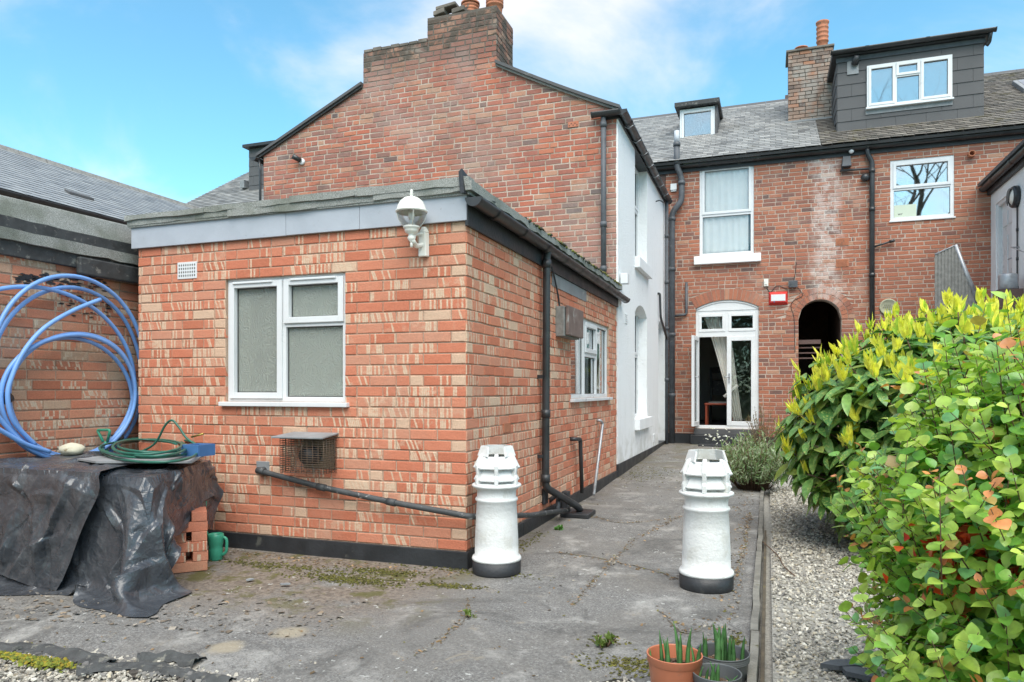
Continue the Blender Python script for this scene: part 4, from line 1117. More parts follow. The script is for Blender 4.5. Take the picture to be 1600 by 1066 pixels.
leafdoor(BK, midu + .0, du1 - fw_, zl0, zl1, o1 + .01, 'door_leaf')
leafdoor(BK, du0 + fw_, midu - .03, ztr + .05, dsp - .11, o1 + .01, 'fanlight', st=.055)
leafdoor(BK, midu + .03, du1 - fw_, ztr + .05, dsp - .11, o1 + .01, 'fanlight', st=.055)
OD_ = FR(*BK(du0 + .045, 0, -.02).xy, (-.10, -.995), (.995, -.10))
leafdoor(OD_, 0.02, .02 + (midu - du0 - fw_), zl0, zl1, .03, 'door_leaf')
x = MB()
x.tube([BK(midu + .045, zl0 + .95, .0), BK(midu + .045, zl0 + .95, .05), BK(midu - .05, zl0 + .95, .055)], .010, 8); x.fbox(BK, midu + .03, midu + .06, zl0 + .84, zl0 + 1.02, -.024, -.012)
x.build('door_handle', M['steel'], fdr)
x = MB(); x.tube([OD_(.5, zl0 + .95, .03), OD_(.5, zl0 + .95, .08), OD_(.41, zl0 + .95, .085)], .010, 8); x.build('door_handle', M['steel'], fdr)
# room behind the doors: floor, back wall, sides, a doorway
x = MB(); a, b = du0 - .8, du1 + .35
x.fbox(BK, a, b, dz0 - .04, dz0 + .02, -3.6, -.31); x.build('room_floor', M['carpet'], hA)
x = MB(); x.fbox(BK, a, b, dz0, 2.9, -3.7, -3.6); x.fbox(BK, a - .1, a, dz0, 2.9, -3.6, -.31); x.fbox(BK, b, b + .1, dz0, 2.9, -3.6, -.31); x.fbox(BK, a, b, 2.9, 3.0, -3.6, -.31)
x.build('room_wall', M['inside_wall'], hA)
def cedge(t):   # drawn aside toward the middle as it falls
    zz = 1 - t
    return (du0 + .10 + .62 * zz ** .8, midu + .03 + .26 * zz ** 1.1)
o_ = curtain(hA, BK, du0 + .1, midu + .05, dz0 + .08, dsp - .1, -.28, M['cream_curtain'], .035, .11, 4, edge=lambda t: cedge(t))
x = MB(); x.tube([BK(midu - .06, dz0 + .62, -.17), BK(midu + .20, dz0 + .85, -.17)], .03, 8); x.build('curtain_tie', M['cream_curtain'], hA)
# step below the doors
st_ = thing('door_step', 'black painted step and doormat in front of the french doors', 'step', BK((du0 + du1) / 2, .1, .2))
x = MB(); x.fbox(BK, du0 - .08, du1 + .02, .0, dz0 - .12, .031, .26); x.build('tread', M['bitumen'], st_, bevel=.012)
x = MB(); x.fbox(BK, du0 - .02, du1 - .0, dz0 - .119, dz0 - .003, -.10, .12); x.build('threshold', M['slatehung'], st_, bevel=.008)
x = MB(); x.fbox(BK, du0 + .10, du0 + .75, .13, .165, .30, .62); x.build('doormat', M['bitumen'], st_, bevel=.006)
# table and chair in the room
tb = thing('side_table', 'small red wooden table inside the french doors', 'table', BK(midu - .32, 0, -1.1))
zf = dz0 + .021
x = MB(); x.fbox(BK, midu - .50, midu + .12, zf + .42, zf + .46, -1.35, -.90); x.build('table_top', M['red_wood'], tb, bevel=.01)
for (u, o) in ((midu - .46, -.94), (midu + .08, -.94), (midu - .46, -1.31), (midu + .08, -1.31)):
    x = MB(); x.fbox(BK, u - .022, u + .022, zf, zf + .419, o - .022, o + .022); x.build('leg', M['red_wood'], tb)
ch = thing('dining_chair', 'dark high backed chair standing inside the open french door', 'chair', BK(du0 + .28, 0, -1.9))
u = du0 + .12
x = MB(); x.fbox(BK, u, u + .5, zf + .42, zf + .48, -2.1, -1.6); x.build('seat', M['cream_curtain'], ch, bevel=.02)
x = MB(); x.fbox(BK, u, u + .05, zf + .48, zf + 1.25, -2.12, -2.06); x.fbox(BK, u + .45, u + .5, zf + .48, zf + 1.25, -2.12, -2.06); x.fbox(BK, u + .051, u + .449, zf + 1.12, zf + 1.25, -2.12, -2.06); x.fbox(BK, u + .051, u + .449, zf + .62, zf + .95, -2.11, -2.07); x.build('backrest', M['black_wood'], ch, bevel=.01)
for (a, b) in ((u + .02, -1.62), (u + .48, -1.62), (u + .02, -2.08), (u + .48, -2.08)):
    x = MB(); x.fbox(BK, a - .02, a + .02, zf, zf + .419, b - .02, b + .02); x.build('leg', M['black_wood'], ch)
# archway passage
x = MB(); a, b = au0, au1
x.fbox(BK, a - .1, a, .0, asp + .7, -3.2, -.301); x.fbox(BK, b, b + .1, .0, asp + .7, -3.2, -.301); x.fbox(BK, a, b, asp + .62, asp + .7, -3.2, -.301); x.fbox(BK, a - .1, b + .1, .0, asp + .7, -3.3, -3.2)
x.build('passage_wall', simple('dark_passage_brick', (.10, .055, .04), .95, .3, 9, .6, 30), hA)  # one even dark brown on every passage face
gt = BK.uz(1258, 532)
x = MB(); x.fbox(BK, au0 + .01, au0 + .40, gt[1] - .06, gt[1] + .02, -.25, -.17); x.build('inner_lintel', M['brick_back'], hA)
x = MB()
for k in range(3): x.fbox(BK, au0 + .01, au0 + .42, gt[1] - .14 - k * .1, gt[1] - .115 - k * .1, -.23, -.21)
x.build('grille_bar', M['brick_back'], hA)
# right-hand window with the tree mirrored in it
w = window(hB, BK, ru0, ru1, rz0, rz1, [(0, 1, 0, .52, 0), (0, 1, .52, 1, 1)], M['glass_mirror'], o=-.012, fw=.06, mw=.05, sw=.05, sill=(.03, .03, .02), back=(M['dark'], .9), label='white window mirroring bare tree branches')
x = MB(); x.fbox(BK, ru0 + .12, ru0 + .42, rz0 + .06, rz0 + .28, .012, .018)
pc = BK.uz(1414, 330); pc2 = BK.uz(1430, 321)
x = MB(); x.fbox(BK, pc[0] - .17, pc[0] + .19, rz0 + .055, rz0 + .285, -.0415, -.0405); cd = x.build('window_card', simple('pale_green_card', (.55, .62, .50), .7, .04, 4, .02, 30), w)
fcu = bpy.data.curves.new('card_mark', 'FONT'); fcu.body = 'wr'; fcu.size = .07; fcu.extrude = .0008
fo = bpy.data.objects.new('card_mark', fcu); COL.objects.link(fo); bpy.context.view_layer.update()
cme = bpy.data.meshes.new_from_object(fo.evaluated_get(bpy.context.evaluated_depsgraph_get())); bpy.data.objects.remove(fo)
cme.materials.clear(); cme.materials.append(M['black_pvc'])
fo = link('card_mark', cme, w); P = BK(pc[0] - .11, rz0 + .10, -.0395); fo.location = P - Vector(hB['_b']); fo.rotation_euler = (R(90), 0, 0)
# gutters along the eaves and black fascia
x = MB(); x.fbox(BK, -1.2, SPL, 5.53, 5.66, .004, .03); x.build('fascia_board', M['bitumen'], hA)
x = MB(); x.fbox(BK, SPL + .001, 6.6, 5.53, 5.66, .004, .03); x.build('fascia_board', M['bitumen'], hB)
gutter(hA, BK(-1.1, 5.655, .09), BK(SPL - .01, 5.655, .09), .058, M['black_pvc'], (0, -1, 0), clips=1.1)
gutter(hB, BK(SPL, 5.66, .092), BK(6.6, 5.66, .092), .062, M['black_pvc'], (0, -1, 0), clips=1.1)
# soil stack in the corner
sx = bz(1066, 300)[0]; s2 = bz(1051, 500)[0]
pz = [bz(1058, 190)[1], bz(1058, 245)[1], bz(1060, 268)[1], bz(1064, 285)[1], bz(1064, 322)[1], bz(1051, 338)[1], .1]
su = bz(1059, 230)[0]
pipe(hA, [BK(su, bz(1058, 209)[1], .16), BK(su, 6.05, .16)], .052, simple('pale_grey_pipe', (.45, .48, .52), .5, .1, 6, .1, 30), 'vent_pipe')
pipe(hA, [BK(su, 6.10, .16), BK(su, 5.62, .16), BK(sx, 5.40, .10), BK(sx, 4.95, .10), BK(s2, 4.72, .10), BK(s2, .1, .10)], .058, M['grey_iron'], 'soil_pipe', .09,
     collars=[(BK(su, 6.05, .16), (0, 0, 1)), (BK(su, 5.7, .16), (0, 0, 1)), (BK(sx, 5.3, .10), (0, 0, 1)), (BK(s2, 4.6, .10), (0, 0, 1)), (BK(s2, 3.6, .10), (0, 0, 1)), (BK(s2, 2.3, .10), (0, 0, 1)), (BK(s2, 1.1, .10), (0, 0, 1))])
a_ = bz(1073, 442); b_ = bz(1073, 492)
pipe(hA, [BK(a_[0], a_[1], .05), BK(a_[0], b_[1], .05), BK(s2 + .05, b_[1] - .02, .09)], .026, M['grey_iron'], 'waste_pipe', .05)
# alarm box, socket, floodlight, cable on middle house
a_ = bz(1204, 459); b_ = bz(1231, 474)
al = thing('alarm_box', 'red and white burglar alarm box between the french doors and the archway', 'alarm', BK((a_[0] + b_[0]) / 2, b_[1] - .04, 0))
U0, U1, Z0, Z1 = a_[0] - .035, b_[0] + .0, b_[1] - .03, a_[1] + .03
x = MB(); x.hexa([BK(U0, Z0, .008), BK(U1, Z0, .008), BK(U1 - .03, Z0 + .05, .07), BK(U0 + .03, Z0 + .05, .07), BK(U0, Z1, .008), BK(U1, Z1, .008), BK(U1 - .03, Z1 - .05, .07), BK(U0 + .03, Z1 - .05, .07)]); x.build('housing', M['red_plastic'], al, bevel=.006)
x = MB(); x.fbox(BK, U0 + .045, U1 - .045, Z0 + .075, Z1 - .06, .071, .078); x.build('front_panel', M['upvc'], al)
x = MB(); P = BK(U0 + .10, Z0 + .055, .07); x.lathe([(.0, 0), (.012, 0), (.010, .008), (0, .010)], P.x, P.y, 12, P.z, mat=Rm); x.build('blue_lamp', M['blue_plastic'], al)
a_ = bz(1197, 442); t = MB(); t.fbox(BK, a_[0] - .04, a_[0] + .04, a_[1] - .07, a_[1] + .07, .006, .05); t.fbox(BK, a_[0] - .025, a_[0] + .02, a_[1] - .04, a_[1] + .03, .051, .06)
one(t, 'junction_box', M['lamp_white'], 'little cream electric box left of the floodlight above the alarm', 'electric box')
a_ = bz(1239, 444)
t = thing('floodlight', 'small grey floodlight above the brick archway', 'floodlight', BK(a_[0], a_[1], 0))
x = MB(); x.hexa([BK(a_[0] - .08, a_[1] - .06, .03), BK(a_[0] + .08, a_[1] - .06, .03), BK(a_[0] + .08, a_[1] - .075, .09), BK(a_[0] - .08, a_[1] - .075, .09), BK(a_[0] - .08, a_[1] + .065, .03), BK(a_[0] + .08, a_[1] + .065, .03), BK(a_[0] + .08, a_[1] + .05, .10), BK(a_[0] - .08, a_[1] + .05, .10)]); x.build('lamp_body', M['grey_iron'], t, bevel=.006)
x = MB(); x.fbox(BK, a_[0] - .03, a_[0] + .03, a_[1] - .03, a_[1] + .02, .004, .029); x.build('bracket', M['black_pvc'], t)
c = MB(); c.tube(smooth_path([BK(*bz(1198, 450), .012), BK(*bz(1204, 457), .014), BK(*bz(1214, 447), .014), BK(*bz(1230, 452), .014)]), .006, 5)
c.tube(smooth_path([BK(*bz(1244, 410), .012), BK(*bz(1243, 425), .014), BK(*bz(1241, 437), .014)]), .005, 5)
c.tube(smooth_path([BK(*bz(1246, 449), .013), BK(*bz(1254, 462), .016), BK(*bz(1240, 470), .02), BK(*bz(1236, 480), .02), BK(*bz(1241, 500), .014), BK(*bz(1242, 550), .012)]), .005, 5)
c.build('cable', M['black_pvc'], hA)
a_ = bz(1053, 293); t = MB(); t.fbox(BK, a_[0] - .06, a_[0] + .06, a_[1] - .06, a_[1] + .06, .005, .06); t.fbox(BK, a_[0] - .05, a_[0] + .05, a_[1] - .09, a_[1] - .06, .005, .045)
one(t, 'sensor_box', M['upvc'], 'small square white box on brick beside the soil pipe bend', 'sensor')
# pair of terracotta vents with pale mortar
for py in (378, 411):
    a_ = bz(1316, py); x = MB(); x.fbox(BK, a_[0] - .11, a_[0] + .11, a_[1] - .07, a_[1] + .07, .006, .014)
    for k in range(5): x.fbox(BK, a_[0] - .09, a_[0] + .09, a_[1] - .05 + k * .023, a_[1] - .038 + k * .023, .0142, .018)
    x.build('terracotta_vent', M['red_plastic'] if 0 else M['terracotta'], hA)
# drain pipe of the right house, hopper bracket, floodlight
rx = bz(1359, 300)[0]
pipe(hB, [BK(rx - .05, 5.62, .09), BK(rx - .05, 5.52, .09), BK(rx + .03, 5.36, .07), BK(rx + .03, .3, .07)], .044, M['black_pvc'], collars=[(BK(rx + .03, z_, .07), (0, 0, 1)) for z_ in (5.2, 4.5, 3.3, 2.2)])
a_ = bz(1312, 268); x = MB(); x.tube([BK(a_[0], a_[1], .05), BK(rx + .03, a_[1] - .02, .07)], .022, 8); x.tube([BK(a_[0] + .04, a_[1], .05), BK(a_[0] + .04, a_[1] + .12, .05)], .018, 8); x.build('waste_pipe', M['black_pvc'], hB)
a_ = bz(1371, 383); x = MB(); x.tube([BK(rx + .03, a_[1] - .05, .07), BK(a_[0] + .25, a_[1] + .05, .07)], .018, 8); x.tube([BK(a_[0] + .19, a_[1] + .035, .07), BK(a_[0] + .27, a_[1] + .055, .07)], .028, 8); x.build('waste_pipe', M['black_pvc'], hB, label='short waste pipe stub sticking out of the downpipe')
a_ = bz(1323, 252); t = thing('security_light', 'square floodlight with round sensor under the eaves gutter', 'security light', BK(a_[0], a_[1] - .1, 0))
x = MB(); x.hexa([BK(a_[0] - .09, a_[1] - .13, .02), BK(a_[0] + .07, a_[1] - .13, .02), BK(a_[0] + .07, a_[1] - .12, .12), BK(a_[0] - .09, a_[1] - .12, .12), BK(a_[0] - .07, a_[1] + .09, .02), BK(a_[0] + .06, a_[1] + .09, .02), BK(a_[0] + .06, a_[1] + .07, .08), BK(a_[0] - .07, a_[1] + .07, .08)]); x.build('lamp_body', M['grey_iron'], t, bevel=.006)
P = BK(a_[0] + .07, a_[1] + .15, .09)
for nm, rad, mt, dx in (('sensor_dome', .045, M['upvc'], 0),):
    x = MB(); x.lathe([(rad * math.sin(math.pi * k / 8), -rad * math.cos(math.pi * k / 8)) for k in range(9)], P.x, P.y, 14, P.z); x.build(nm, mt, t)
a_ = bz(1351, 279); P = BK(a_[0], a_[1], .06); x = MB(); x.lathe([(.075 * math.sin(math.pi * k / 8), -.075 * math.cos(math.pi * k / 8)) for k in range(9)], P.x, P.y, 14, P.z); one(x, 'bulkhead_light', M['black_pvc'], 'round black light beside the top of the black downpipe', 'security light')
a_ = bz(1517, 242); x = MB(); P = BK(a_[0], a_[1], 0)
x.lathe([(.055, .0), (.055, .09), (.04, .09), (.035, .02)], P.x, P.y, 18, P.z, mat=Rm); x.build('flue_outlet', M['terracotta'], hB)
# house number plaque
a_ = bz(1388, 480); P = BK(a_[0], a_[1], 0); t = thing('wall_plaque', 'round stone plaque hanging low on the brick beside the downpipe', 'plaque', P)
x = MB(); x.lathe([(0, .010), (.15, .010), (.15, .03), (.13, .035), (.125, .03), (0, .03)], P.x, P.y, 32, P.z, mat=Rm); x.build('disc', simple('pale_moulded_stone', (.42, .42, .30), .8, .15, 14, .5, 40), t)
x = MB()
for (dz, wd) in ((.03, .07), (-.005, .09), (-.04, .06)): 
    for k in range(int(wd * 2 / .03)): x.fbox(FR(P.x - wd + k * .03, 14.6, (1, 0), (0, -1)), 0, .02, P.z + dz - .010, P.z + dz + .012, .031, .036)
x.build('raised_lettering', simple('plaque_relief', (.25, .25, .17), .8, .1, 9, .1, 30), t)

# ---- main roof
EY, EZ, RY, RZ = 14.38, 5.70, 18.0, 7.97
SV = Vector((0, RY - EY, RZ - EZ)); SL = SV.length
def rooft(X0, X1, T, mat, name='roof_slates', keep=None, seed=0, under=True, **kw):
    nrm = Vector((0, -(RZ - EZ), RY - EY))
    slab(T, 'roof_slope', [(X0, EY, EZ), (X1, EY, EZ), (X1, RY, RZ), (X0, RY, RZ)], nrm, .05, M['slatehung'])
    slab(T, 'roof_slope', [(X0, RY, RZ), (X1, RY, RZ), (X1, RY + 3.6, EZ), (X0, RY + 3.6, EZ)], (0, 2.2, 3.6), .05, M['slatehung'])
    roof(T, name, (X0, EY - .03, EZ + .004), (1, 0, 0), X1 - X0, SV, SL, mat, keep=keep, seed=seed, **kw)
    b = MB(); q = random.Random(seed); x = X0
    while x < X1 - .05:
        e = min(x + .45, X1); b.hexa([(x + .004, RY - .12, RZ - .05), (e, RY - .12, RZ - .05), (e, RY + .12, RZ - .05), (x + .004, RY + .12, RZ - .05), (x + .004, RY - .03, RZ + .05), (e, RY - .03, RZ + .05), (e, RY + .03, RZ + .05), (x + .004, RY + .03, RZ + .05)]); x = e
    b.build('ridge_tiles', M['slatehung'], T)
rooft(-5.0, .92, hA, M['slate'], seed=21, exp=.13, sw=.21)
rooft(.921, 8.6, hB, M['slate_mossy'], seed=22, exp=.12, sw=.19, ragged=.014, lift=.018)
rooft(-14.6, -5.001, hC, M['slate'], seed=23, exp=.15, sw=.24, lift=.02)
def gab(y): return EZ + (y - EY) * (RZ - EZ) / (RY - EY)
wall = MB(); wall.hexa([(-14.5, 14.6, 0), (-8, 14.6, 0), (-8, 21, 0), (-14.5, 21, 0), (-14.5, 14.6, 5.6), (-8, 14.6, 5.6), (-8, 21, 5.6), (-14.5, 21, 5.6)]); wall.build('brick_walls', M['brick_back'], hC)
wall = MB(); wall.box((-1.9, 18.6, 0), (1.4, 21, 5.6)); wall.build('party_wall', M['brick_back'], hA)
wall = MB(); wall.box((-7.6, 14.61, 0), (-1.95, 14.9, 5.6)); wall.build('rear_wall', M['brick_back'], hA)
wall = MB(); wall.box((1.5, 18.6, 0), (8.5, 21, 5.6)); wall.build('party_wall', M['brick_back'], hB)
x = MB(); x.box((-13.3, 15.6, 6.6), (-13.16, 15.8, 6.8)); x.build('roof_vent', M['lead'], hC)
# dormer cheek of the end house
def hung(T, fr, u0, u1, z0, z1, holes=(), rh=.30, tw=.55, seed=0, name='hung_tile', zlow=None):
    q = random.Random(seed); n = int(math.ceil((z1 - z0) / rh))
    for r in range(n):
        c, d = z0 + r * rh + .002, min(z0 + (r + 1) * rh, z1)
        u = u0 - (tw / 2 if r % 2 else 0)
        while u < u1:
            a, b = max(u, u0) + .002, min(u + tw, u1) - .002; u += tw
            if b - a < .03: continue
            pcs = [(a, b, c, d)]
            for h in holes:
                nx = []
                for (a1, b1, c1, d1) in pcs:
                    if b1 <= h[0] or a1 >= h[1] or c1 >= h[3] or d1 <= h[2]: nx.append((a1, b1, c1, d1)); continue
                    if a1 < h[0] - .01: nx.append((a1, h[0], c1, d1))
                    if b1 > h[1] + .01: nx.append((h[1], b1, c1, d1))
                    am, bm = max(a1, h[0]), min(b1, h[1])
                    if c1 < h[2] - .01: nx.append((am, bm, c1, h[2]))
                    if d1 > h[3] + .01: nx.append((am, bm, h[3], d1))
                pcs = nx
            for (a1, b1, c1, d1) in pcs:
                cl = c1 if zlow is None else max(c1, zlow(a1)); cr = c1 if zlow is None else max(c1, zlow(b1))
                if d1 - cl < .01 and d1 - cr < .01: continue
                cl, cr = min(cl, d1 - .002), min(cr, d1 - .002)
                o = .018 + q.uniform(-.0015, .002)
                m_ = MB(); m_.hexa([fr(a1, cl, o), fr(b1, cr, o), fr(b1, cr, .001), fr(a1, cl, .001), fr(a1, d1, .008), fr(b1, d1, .008), fr(b1, d1, .001), fr(a1, d1, .001)])
                m_.build(name, M['slatehung'], T)
DC = FR(-12.95, 15.55, (1, 0), (0, -1))
x = MB(); x.box((-12.95, 15.56, 6.2), (-10.6, 17.9, 7.58)); x.build('dormer_wall', M['slatehung'], hC)
hung(hC, DC, 0, .9, 6.35, 7.58, rh=.25, tw=.3, seed=2)
x = MB(); x.box((-13.05, 15.4, 7.585), (-10.5, 18, 7.66)); x.build('dormer_roof', M['bitumen'], hC)
# the wide dormer
DF = FR(1.25, 15.05, (1, 0), (0, -1)); DW = 2.42; DZ0, DZ1 = 6.09, 7.46
x = MB(); x.hexa([(1.25, 15.052, 6.05), (3.67, 15.052, 6.05), (3.67, 17.9, 6.05), (1.25, 17.9, 6.05), (1.25, 15.052, 7.55), (3.67, 15.052, 7.55), (3.67, 17.9, 7.55), (1.25, 17.9, 7.55)]); x.build('dormer_wall', M['bitumen'], hB)
a_, b_ = DF.uz(1354, 100), DF.uz(1487, 157); a2 = DF.uz(1354, 168); 
du = dict(u0=a_[0], u1=b_[0], z0=(b_[1] + a2[1]) / 2, z1=(DF.uz(1354, 104)[1] + DF.uz(1487, 88)[1]) / 2)
hung(hB, DF, 0, DW, DZ0, DZ1, [(du['u0'], du['u1'], du['z0'], du['z1'])], rh=.235, tw=.50, seed=4)
DS = FR(1.25, 17.2, (0, -1), (-1, 0))
hung(hB, DS, .0, 2.14, DZ0, DZ1, [], rh=.235, tw=.50, seed=5, zlow=lambda u: gab(17.2 - u) + .02)
DFo = FR(1.25, 15.05 - .055, (1, 0), (0, -1))
w = window(hB, DFo, du['u0'], du['u1'], du['z0'], du['z1'], [(0, .345, 0, 1, 1), (.345, .635, 0, .66, 0), (.345, .635, .66, 1, 1), (.635, 1, 0, 1, 1)], M['glass_blind'], o=.0, fw=.04, mw=.04, sw=.045, sill=(.04, .035, .02), label='three part white dormer window with pale blinds', dep=.05)
x = MB(); x.fbox(DFo, du['u0'] + .04, du['u1'] - .04, du['z0'] + .04, du['z1'] - .04, -.052, -.045); x.build('blind', simple('pale_blind', (.36, .37, .40), .9, .04, 3, .05, 30), w)
x = MB(); x.fbox(DF, du['u0'] - .02, du['u1'] + .01, du['z0'] - .12, du['z0'] - .036, .0215, .03); x.build('lead_flashing', M['lead'], hB)
x = MB(); x.fbox(DF, -.02, DW + .02, DZ1 + .001, DZ1 + .085, .0, .035); x.build('fascia_board', M['grey_fascia'] if 0 else M['grey_iron'], hB)
x = MB(); x.hexa([(1.15, 14.93, 7.55), (3.77, 14.93, 7.55), (3.77, 18.0, 7.55), (1.15, 18.0, 7.55), (1.15, 14.93, 7.66), (3.77, 14.93, 7.66), (3.77, 18.0, 7.70), (1.15, 18.0, 7.70)]); x.build('dormer_roof', M['bitumen'], hB, bevel=.01)
gutter(hB, (1.14, 14.88, 7.63), (3.8, 14.88, 7.63), .06, M['black_pvc'], (0, -1, 0), clips=1.0)
pipe(hB, [(3.74, 14.90, 7.58), (3.74, 15.0, 7.45), (3.70, 15.02, 7.40)], .035, M['black_pvc'], bend=.03)
x = MB(); x.hexa([(1.2, 14.9, 6.02), (3.72, 14.9, 6.02), (3.72, 15.06, 6.12), (1.2, 15.06, 6.12), (1.2, 14.9, 6.05), (3.72, 14.9, 6.05), (3.72, 15.06, 6.15), (1.2, 15.06, 6.15)]); x.build('apron_flashing', M['lead'], hB)
a_ = DF.uz(1336, 100)
t = thing('security_light', 'black lamp on a grey plate at the top left of the wide dormer', 'security light', DF(a_[0], a_[1] - .1, .03))
x = MB(); x.fbox(DF, a_[0] - .14, a_[0] + .06, a_[1] - .20, a_[1] + .13, .022, .03); x.build('mounting_plate', M['lead'], t)
x = MB(); x.tube([DF(a_[0] - .01, a_[1] - .02, .04), DF(a_[0] + .02, a_[1] + .10, .14)], [.065, .045], 14); x.build('lamp_head', M['black_pvc'], t)
# small dormer
SD = FR(-1.80, 15.83, (1, 0), (0, -1)); a_ = SD.uz(1062, 221); b_ = SD.uz(1117, 216); sz1 = SD.uz(1090, 168)[1]; sz0 = (a_[1] + b_[1]) / 2; sw_ = b_[0] - a_[0]
x = MB(); x.fbox(SD, a_[0], b_[0], 6.3, sz1 + .02, -1.6, -.10); x.build('dormer_wall', M['white_paint'], hA)
w = window(hA, SD, a_[0], b_[0], sz0, sz1, [(0, 1, 0, 1, 1)], M['glass_blind'], o=-.03, dep=.06, fw=.05, sw=.05, sill=(.04, .03, .03), label='little white dormer window')
x = MB(); x.fbox(SD, a_[0] + .05, b_[0] - .05, sz0 + .05, sz1 - .05, -.085, -.075); x.build('blind', simple('pale_grey_blind', (.34, .34, .36), .9, .04, 3, .05, 30), w)
x = MB(); x.hexa([SD(a_[0] - .10, sz1 + .025, .10), SD(b_[0] + .10, sz1 + .025, .10), SD(b_[0] + .10, sz1 + .12, -1.5), SD(a_[0] - .10, sz1 + .12, -1.5), SD(a_[0] - .10, sz1 + .125, .10), SD(b_[0] + .10, sz1 + .125, .10), SD(b_[0] + .10, sz1 + .22, -1.5), SD(a_[0] - .10, sz1 + .22, -1.5)]); x.build('dormer_roof', M['black_wood'], hA, bevel=.008)
x = MB(); x.fbox(SD, b_[0] - .002, b_[0] + .05, sz0 - .05, sz1 + .02, -.5, -.02); x.fbox(SD, b_[0] - .002, b_[0] + .045, sz0 - .15, sz1 + .02, -1.5, -.501); x.build('dormer_cheek', M['slatehung'], hA)
x = MB(); x.fbox(SD, a_[0] - .06, b_[0] + .06, sz0 - .08, sz0 - .032, -.1, .05); x.build('apron_flashing', M['lead'], hA)
# chimney beside the dormer
CF = FR(.40, 16.16, (1, 0), (0, -1)); CW = .86
x = MB(); x.box((.41, 16.18, 6.3), (1.25, 16.85, 8.28)); x.build('chimney_stack', M['mortar_sooty'], hB)
def tone_pale(rr, u, z): return (min(1, max(0, rr.gauss(.6, .25))), 0, rr.random(), 1)
M['brick_pale'] = brick_mat('rendered_over_chimney_brick', [(0, (.13, .10, .09)), (.4, (.25, .18, .145)), (.8, (.34, .24, .19)), (1, (.38, .19, .12))], None, [((.33, .31, .28), 3.1, .42, .62, .8, 7)])
put_bricks(brick_list(CF, 0, CW, 6.5, 8.30, course=.078, L=.235, seed=31, tone=tone_pale) + brick_list(FR(CF.o.x + CW, 16.16, (0, 1), (1, 0)), 0, .68, 6.7, 8.3, course=.078, L=.235, seed=32, tone=tone_pale), M['brick_pale'], hB, 60, stuff='stack_bricks')
x = MB(); x.box((.36, 16.12, 8.29), (1.29, 16.9, 8.34)); x.build('chimney_cap', M['mortar_sooty'], hB, bevel=.012)
pot(hB, 1252, 16.45, 8.34, .13, .14, 1); pot(hB, 1285, 16.45, 8.34, .125, .62, 4)
x = MB(); x.box((.34, 16.0, 6.55), (1.3, 16.17, 6.80)); x.build('lead_flashing', M['lead'], hB)
x = MB(); x.box((.40, 19.0, 6.5), (.85, 19.6, 8.5)); x.build('far_stack', M['brick_back'], hB)
# rooflight on the right
P0 = Vector((0, 0, 0)); d = ray(1590, 143)
t_ = (EZ - CAMH - (EY) * (RZ - EZ) / (RY - EY)) / (d.z - d.y * (RZ - EZ) / (RY - EY)); P0 = Vector((0, 0, CAMH)) + d * t_
x = MB(); sv = SV.normalized(); nn_ = Vector((1, 0, 0)).cross(sv)
def rp3(u, s, h): return P0 + Vector((u, 0, 0)) + sv * s + nn_ * h
x.hexa([rp3(0, -.35, .02), rp3(.8, -.35, .02), rp3(.8, .45, .02), rp3(0, .45, .02), rp3(0, -.35, .12), rp3(.8, -.35, .12), rp3(.8, .45, .12), rp3(0, .45, .12)])
x.build('rooflight', M['lead'], hB, bevel=.01)
x = MB(); x.hexa([rp3(.07, -.28, .121), rp3(.73, -.28, .121), rp3(.73, .38, .121), rp3(.07, .38, .121), rp3(.07, -.28, .128), rp3(.73, -.28, .128), rp3(.73, .38, .128), rp3(.07, .38, .128)]); x.build('rooflight_pane', M['glass_mirror'], hB)

# ================================================================== RIGHT WHITE WING
WR = FR(3.665, 14.6, (0, -1), (-1, 0))
rw = thing('white_wing', 'white painted rear wing with black eaves at the right edge', 'house wing', (5, 12, 0))
ru = [WR.uz(p, 400)[0] for p in (1556, 1580)]
zdt = 1.22 + (608 - 319) / 1120 * (-3.665 * ST + (14.6 - ru[0]) * CT); zdb = zdt - 2.0
HDr = dict(u0=ru[0], u1=ru[0] + .86, z0=zdb, z1=zdt)
wall_core('side_wall', WR, .002, 6.0, 0, 4.64, [HDr], M['white_paint'], rw, thick=.3)
x = MB(); x.fbox(WR, .0, 6.2, 4.60, 4.74, -.3, .06); x.build('fascia_board', M['bitumen'], rw)
gutter(rw, WR(.05, 4.73, .12), WR(6.2, 4.73, .12), .065, M['black_pvc'], (-1, 0, 0), clips=1)
x = MB(); x.hexa([(3.45, 8.4, 4.745), (3.45, 14.55, 4.745), (6, 14.55, 5.6), (6, 8.4, 5.6), (3.45, 8.4, 4.80), (3.45, 14.55, 4.80), (6, 14.55, 5.66), (6, 8.4, 5.66)]); x.build('roof_slope', M['slatehung'], rw)
x = MB(); x.box((3.97, 8.6, 0), (6.5, 14.3, 4.6)); x.build('inner_walls', M['dark'], rw)
x = MB(); U0, U1 = HDr['u0'], HDr['u1']
for q in ((U0, U0 + .06, zdb, zdt), (U1 - .06, U1, zdb, zdt), (U0 + .06, U1 - .06, zdt - .06, zdt)): x.fbox(WR, *q, -.14, -.02)
x.build('door_frame', M['upvc'], rw, bevel=.004)
x = MB(); x.fbox(WR, U0 + .06, U1 - .06, zdb, zdt - .06, -.12, -.075); dr = x.build('door', M['upvc'], rw)
for (a, b) in ((.12, .45), (.55, .88)):
    for (c, d) in ((.04, .28), (.38, .72), (.80, .93)):
        dw = U1 - U0 - .12; x = MB(); x.fbox(WR, U0 + .06 + a * dw, U0 + .06 + b * dw, zdb + c * 1.94, zdb + d * 1.94, -.0745, -.062); x.build('door_panel', M['upvc'], dr, bevel=.006)
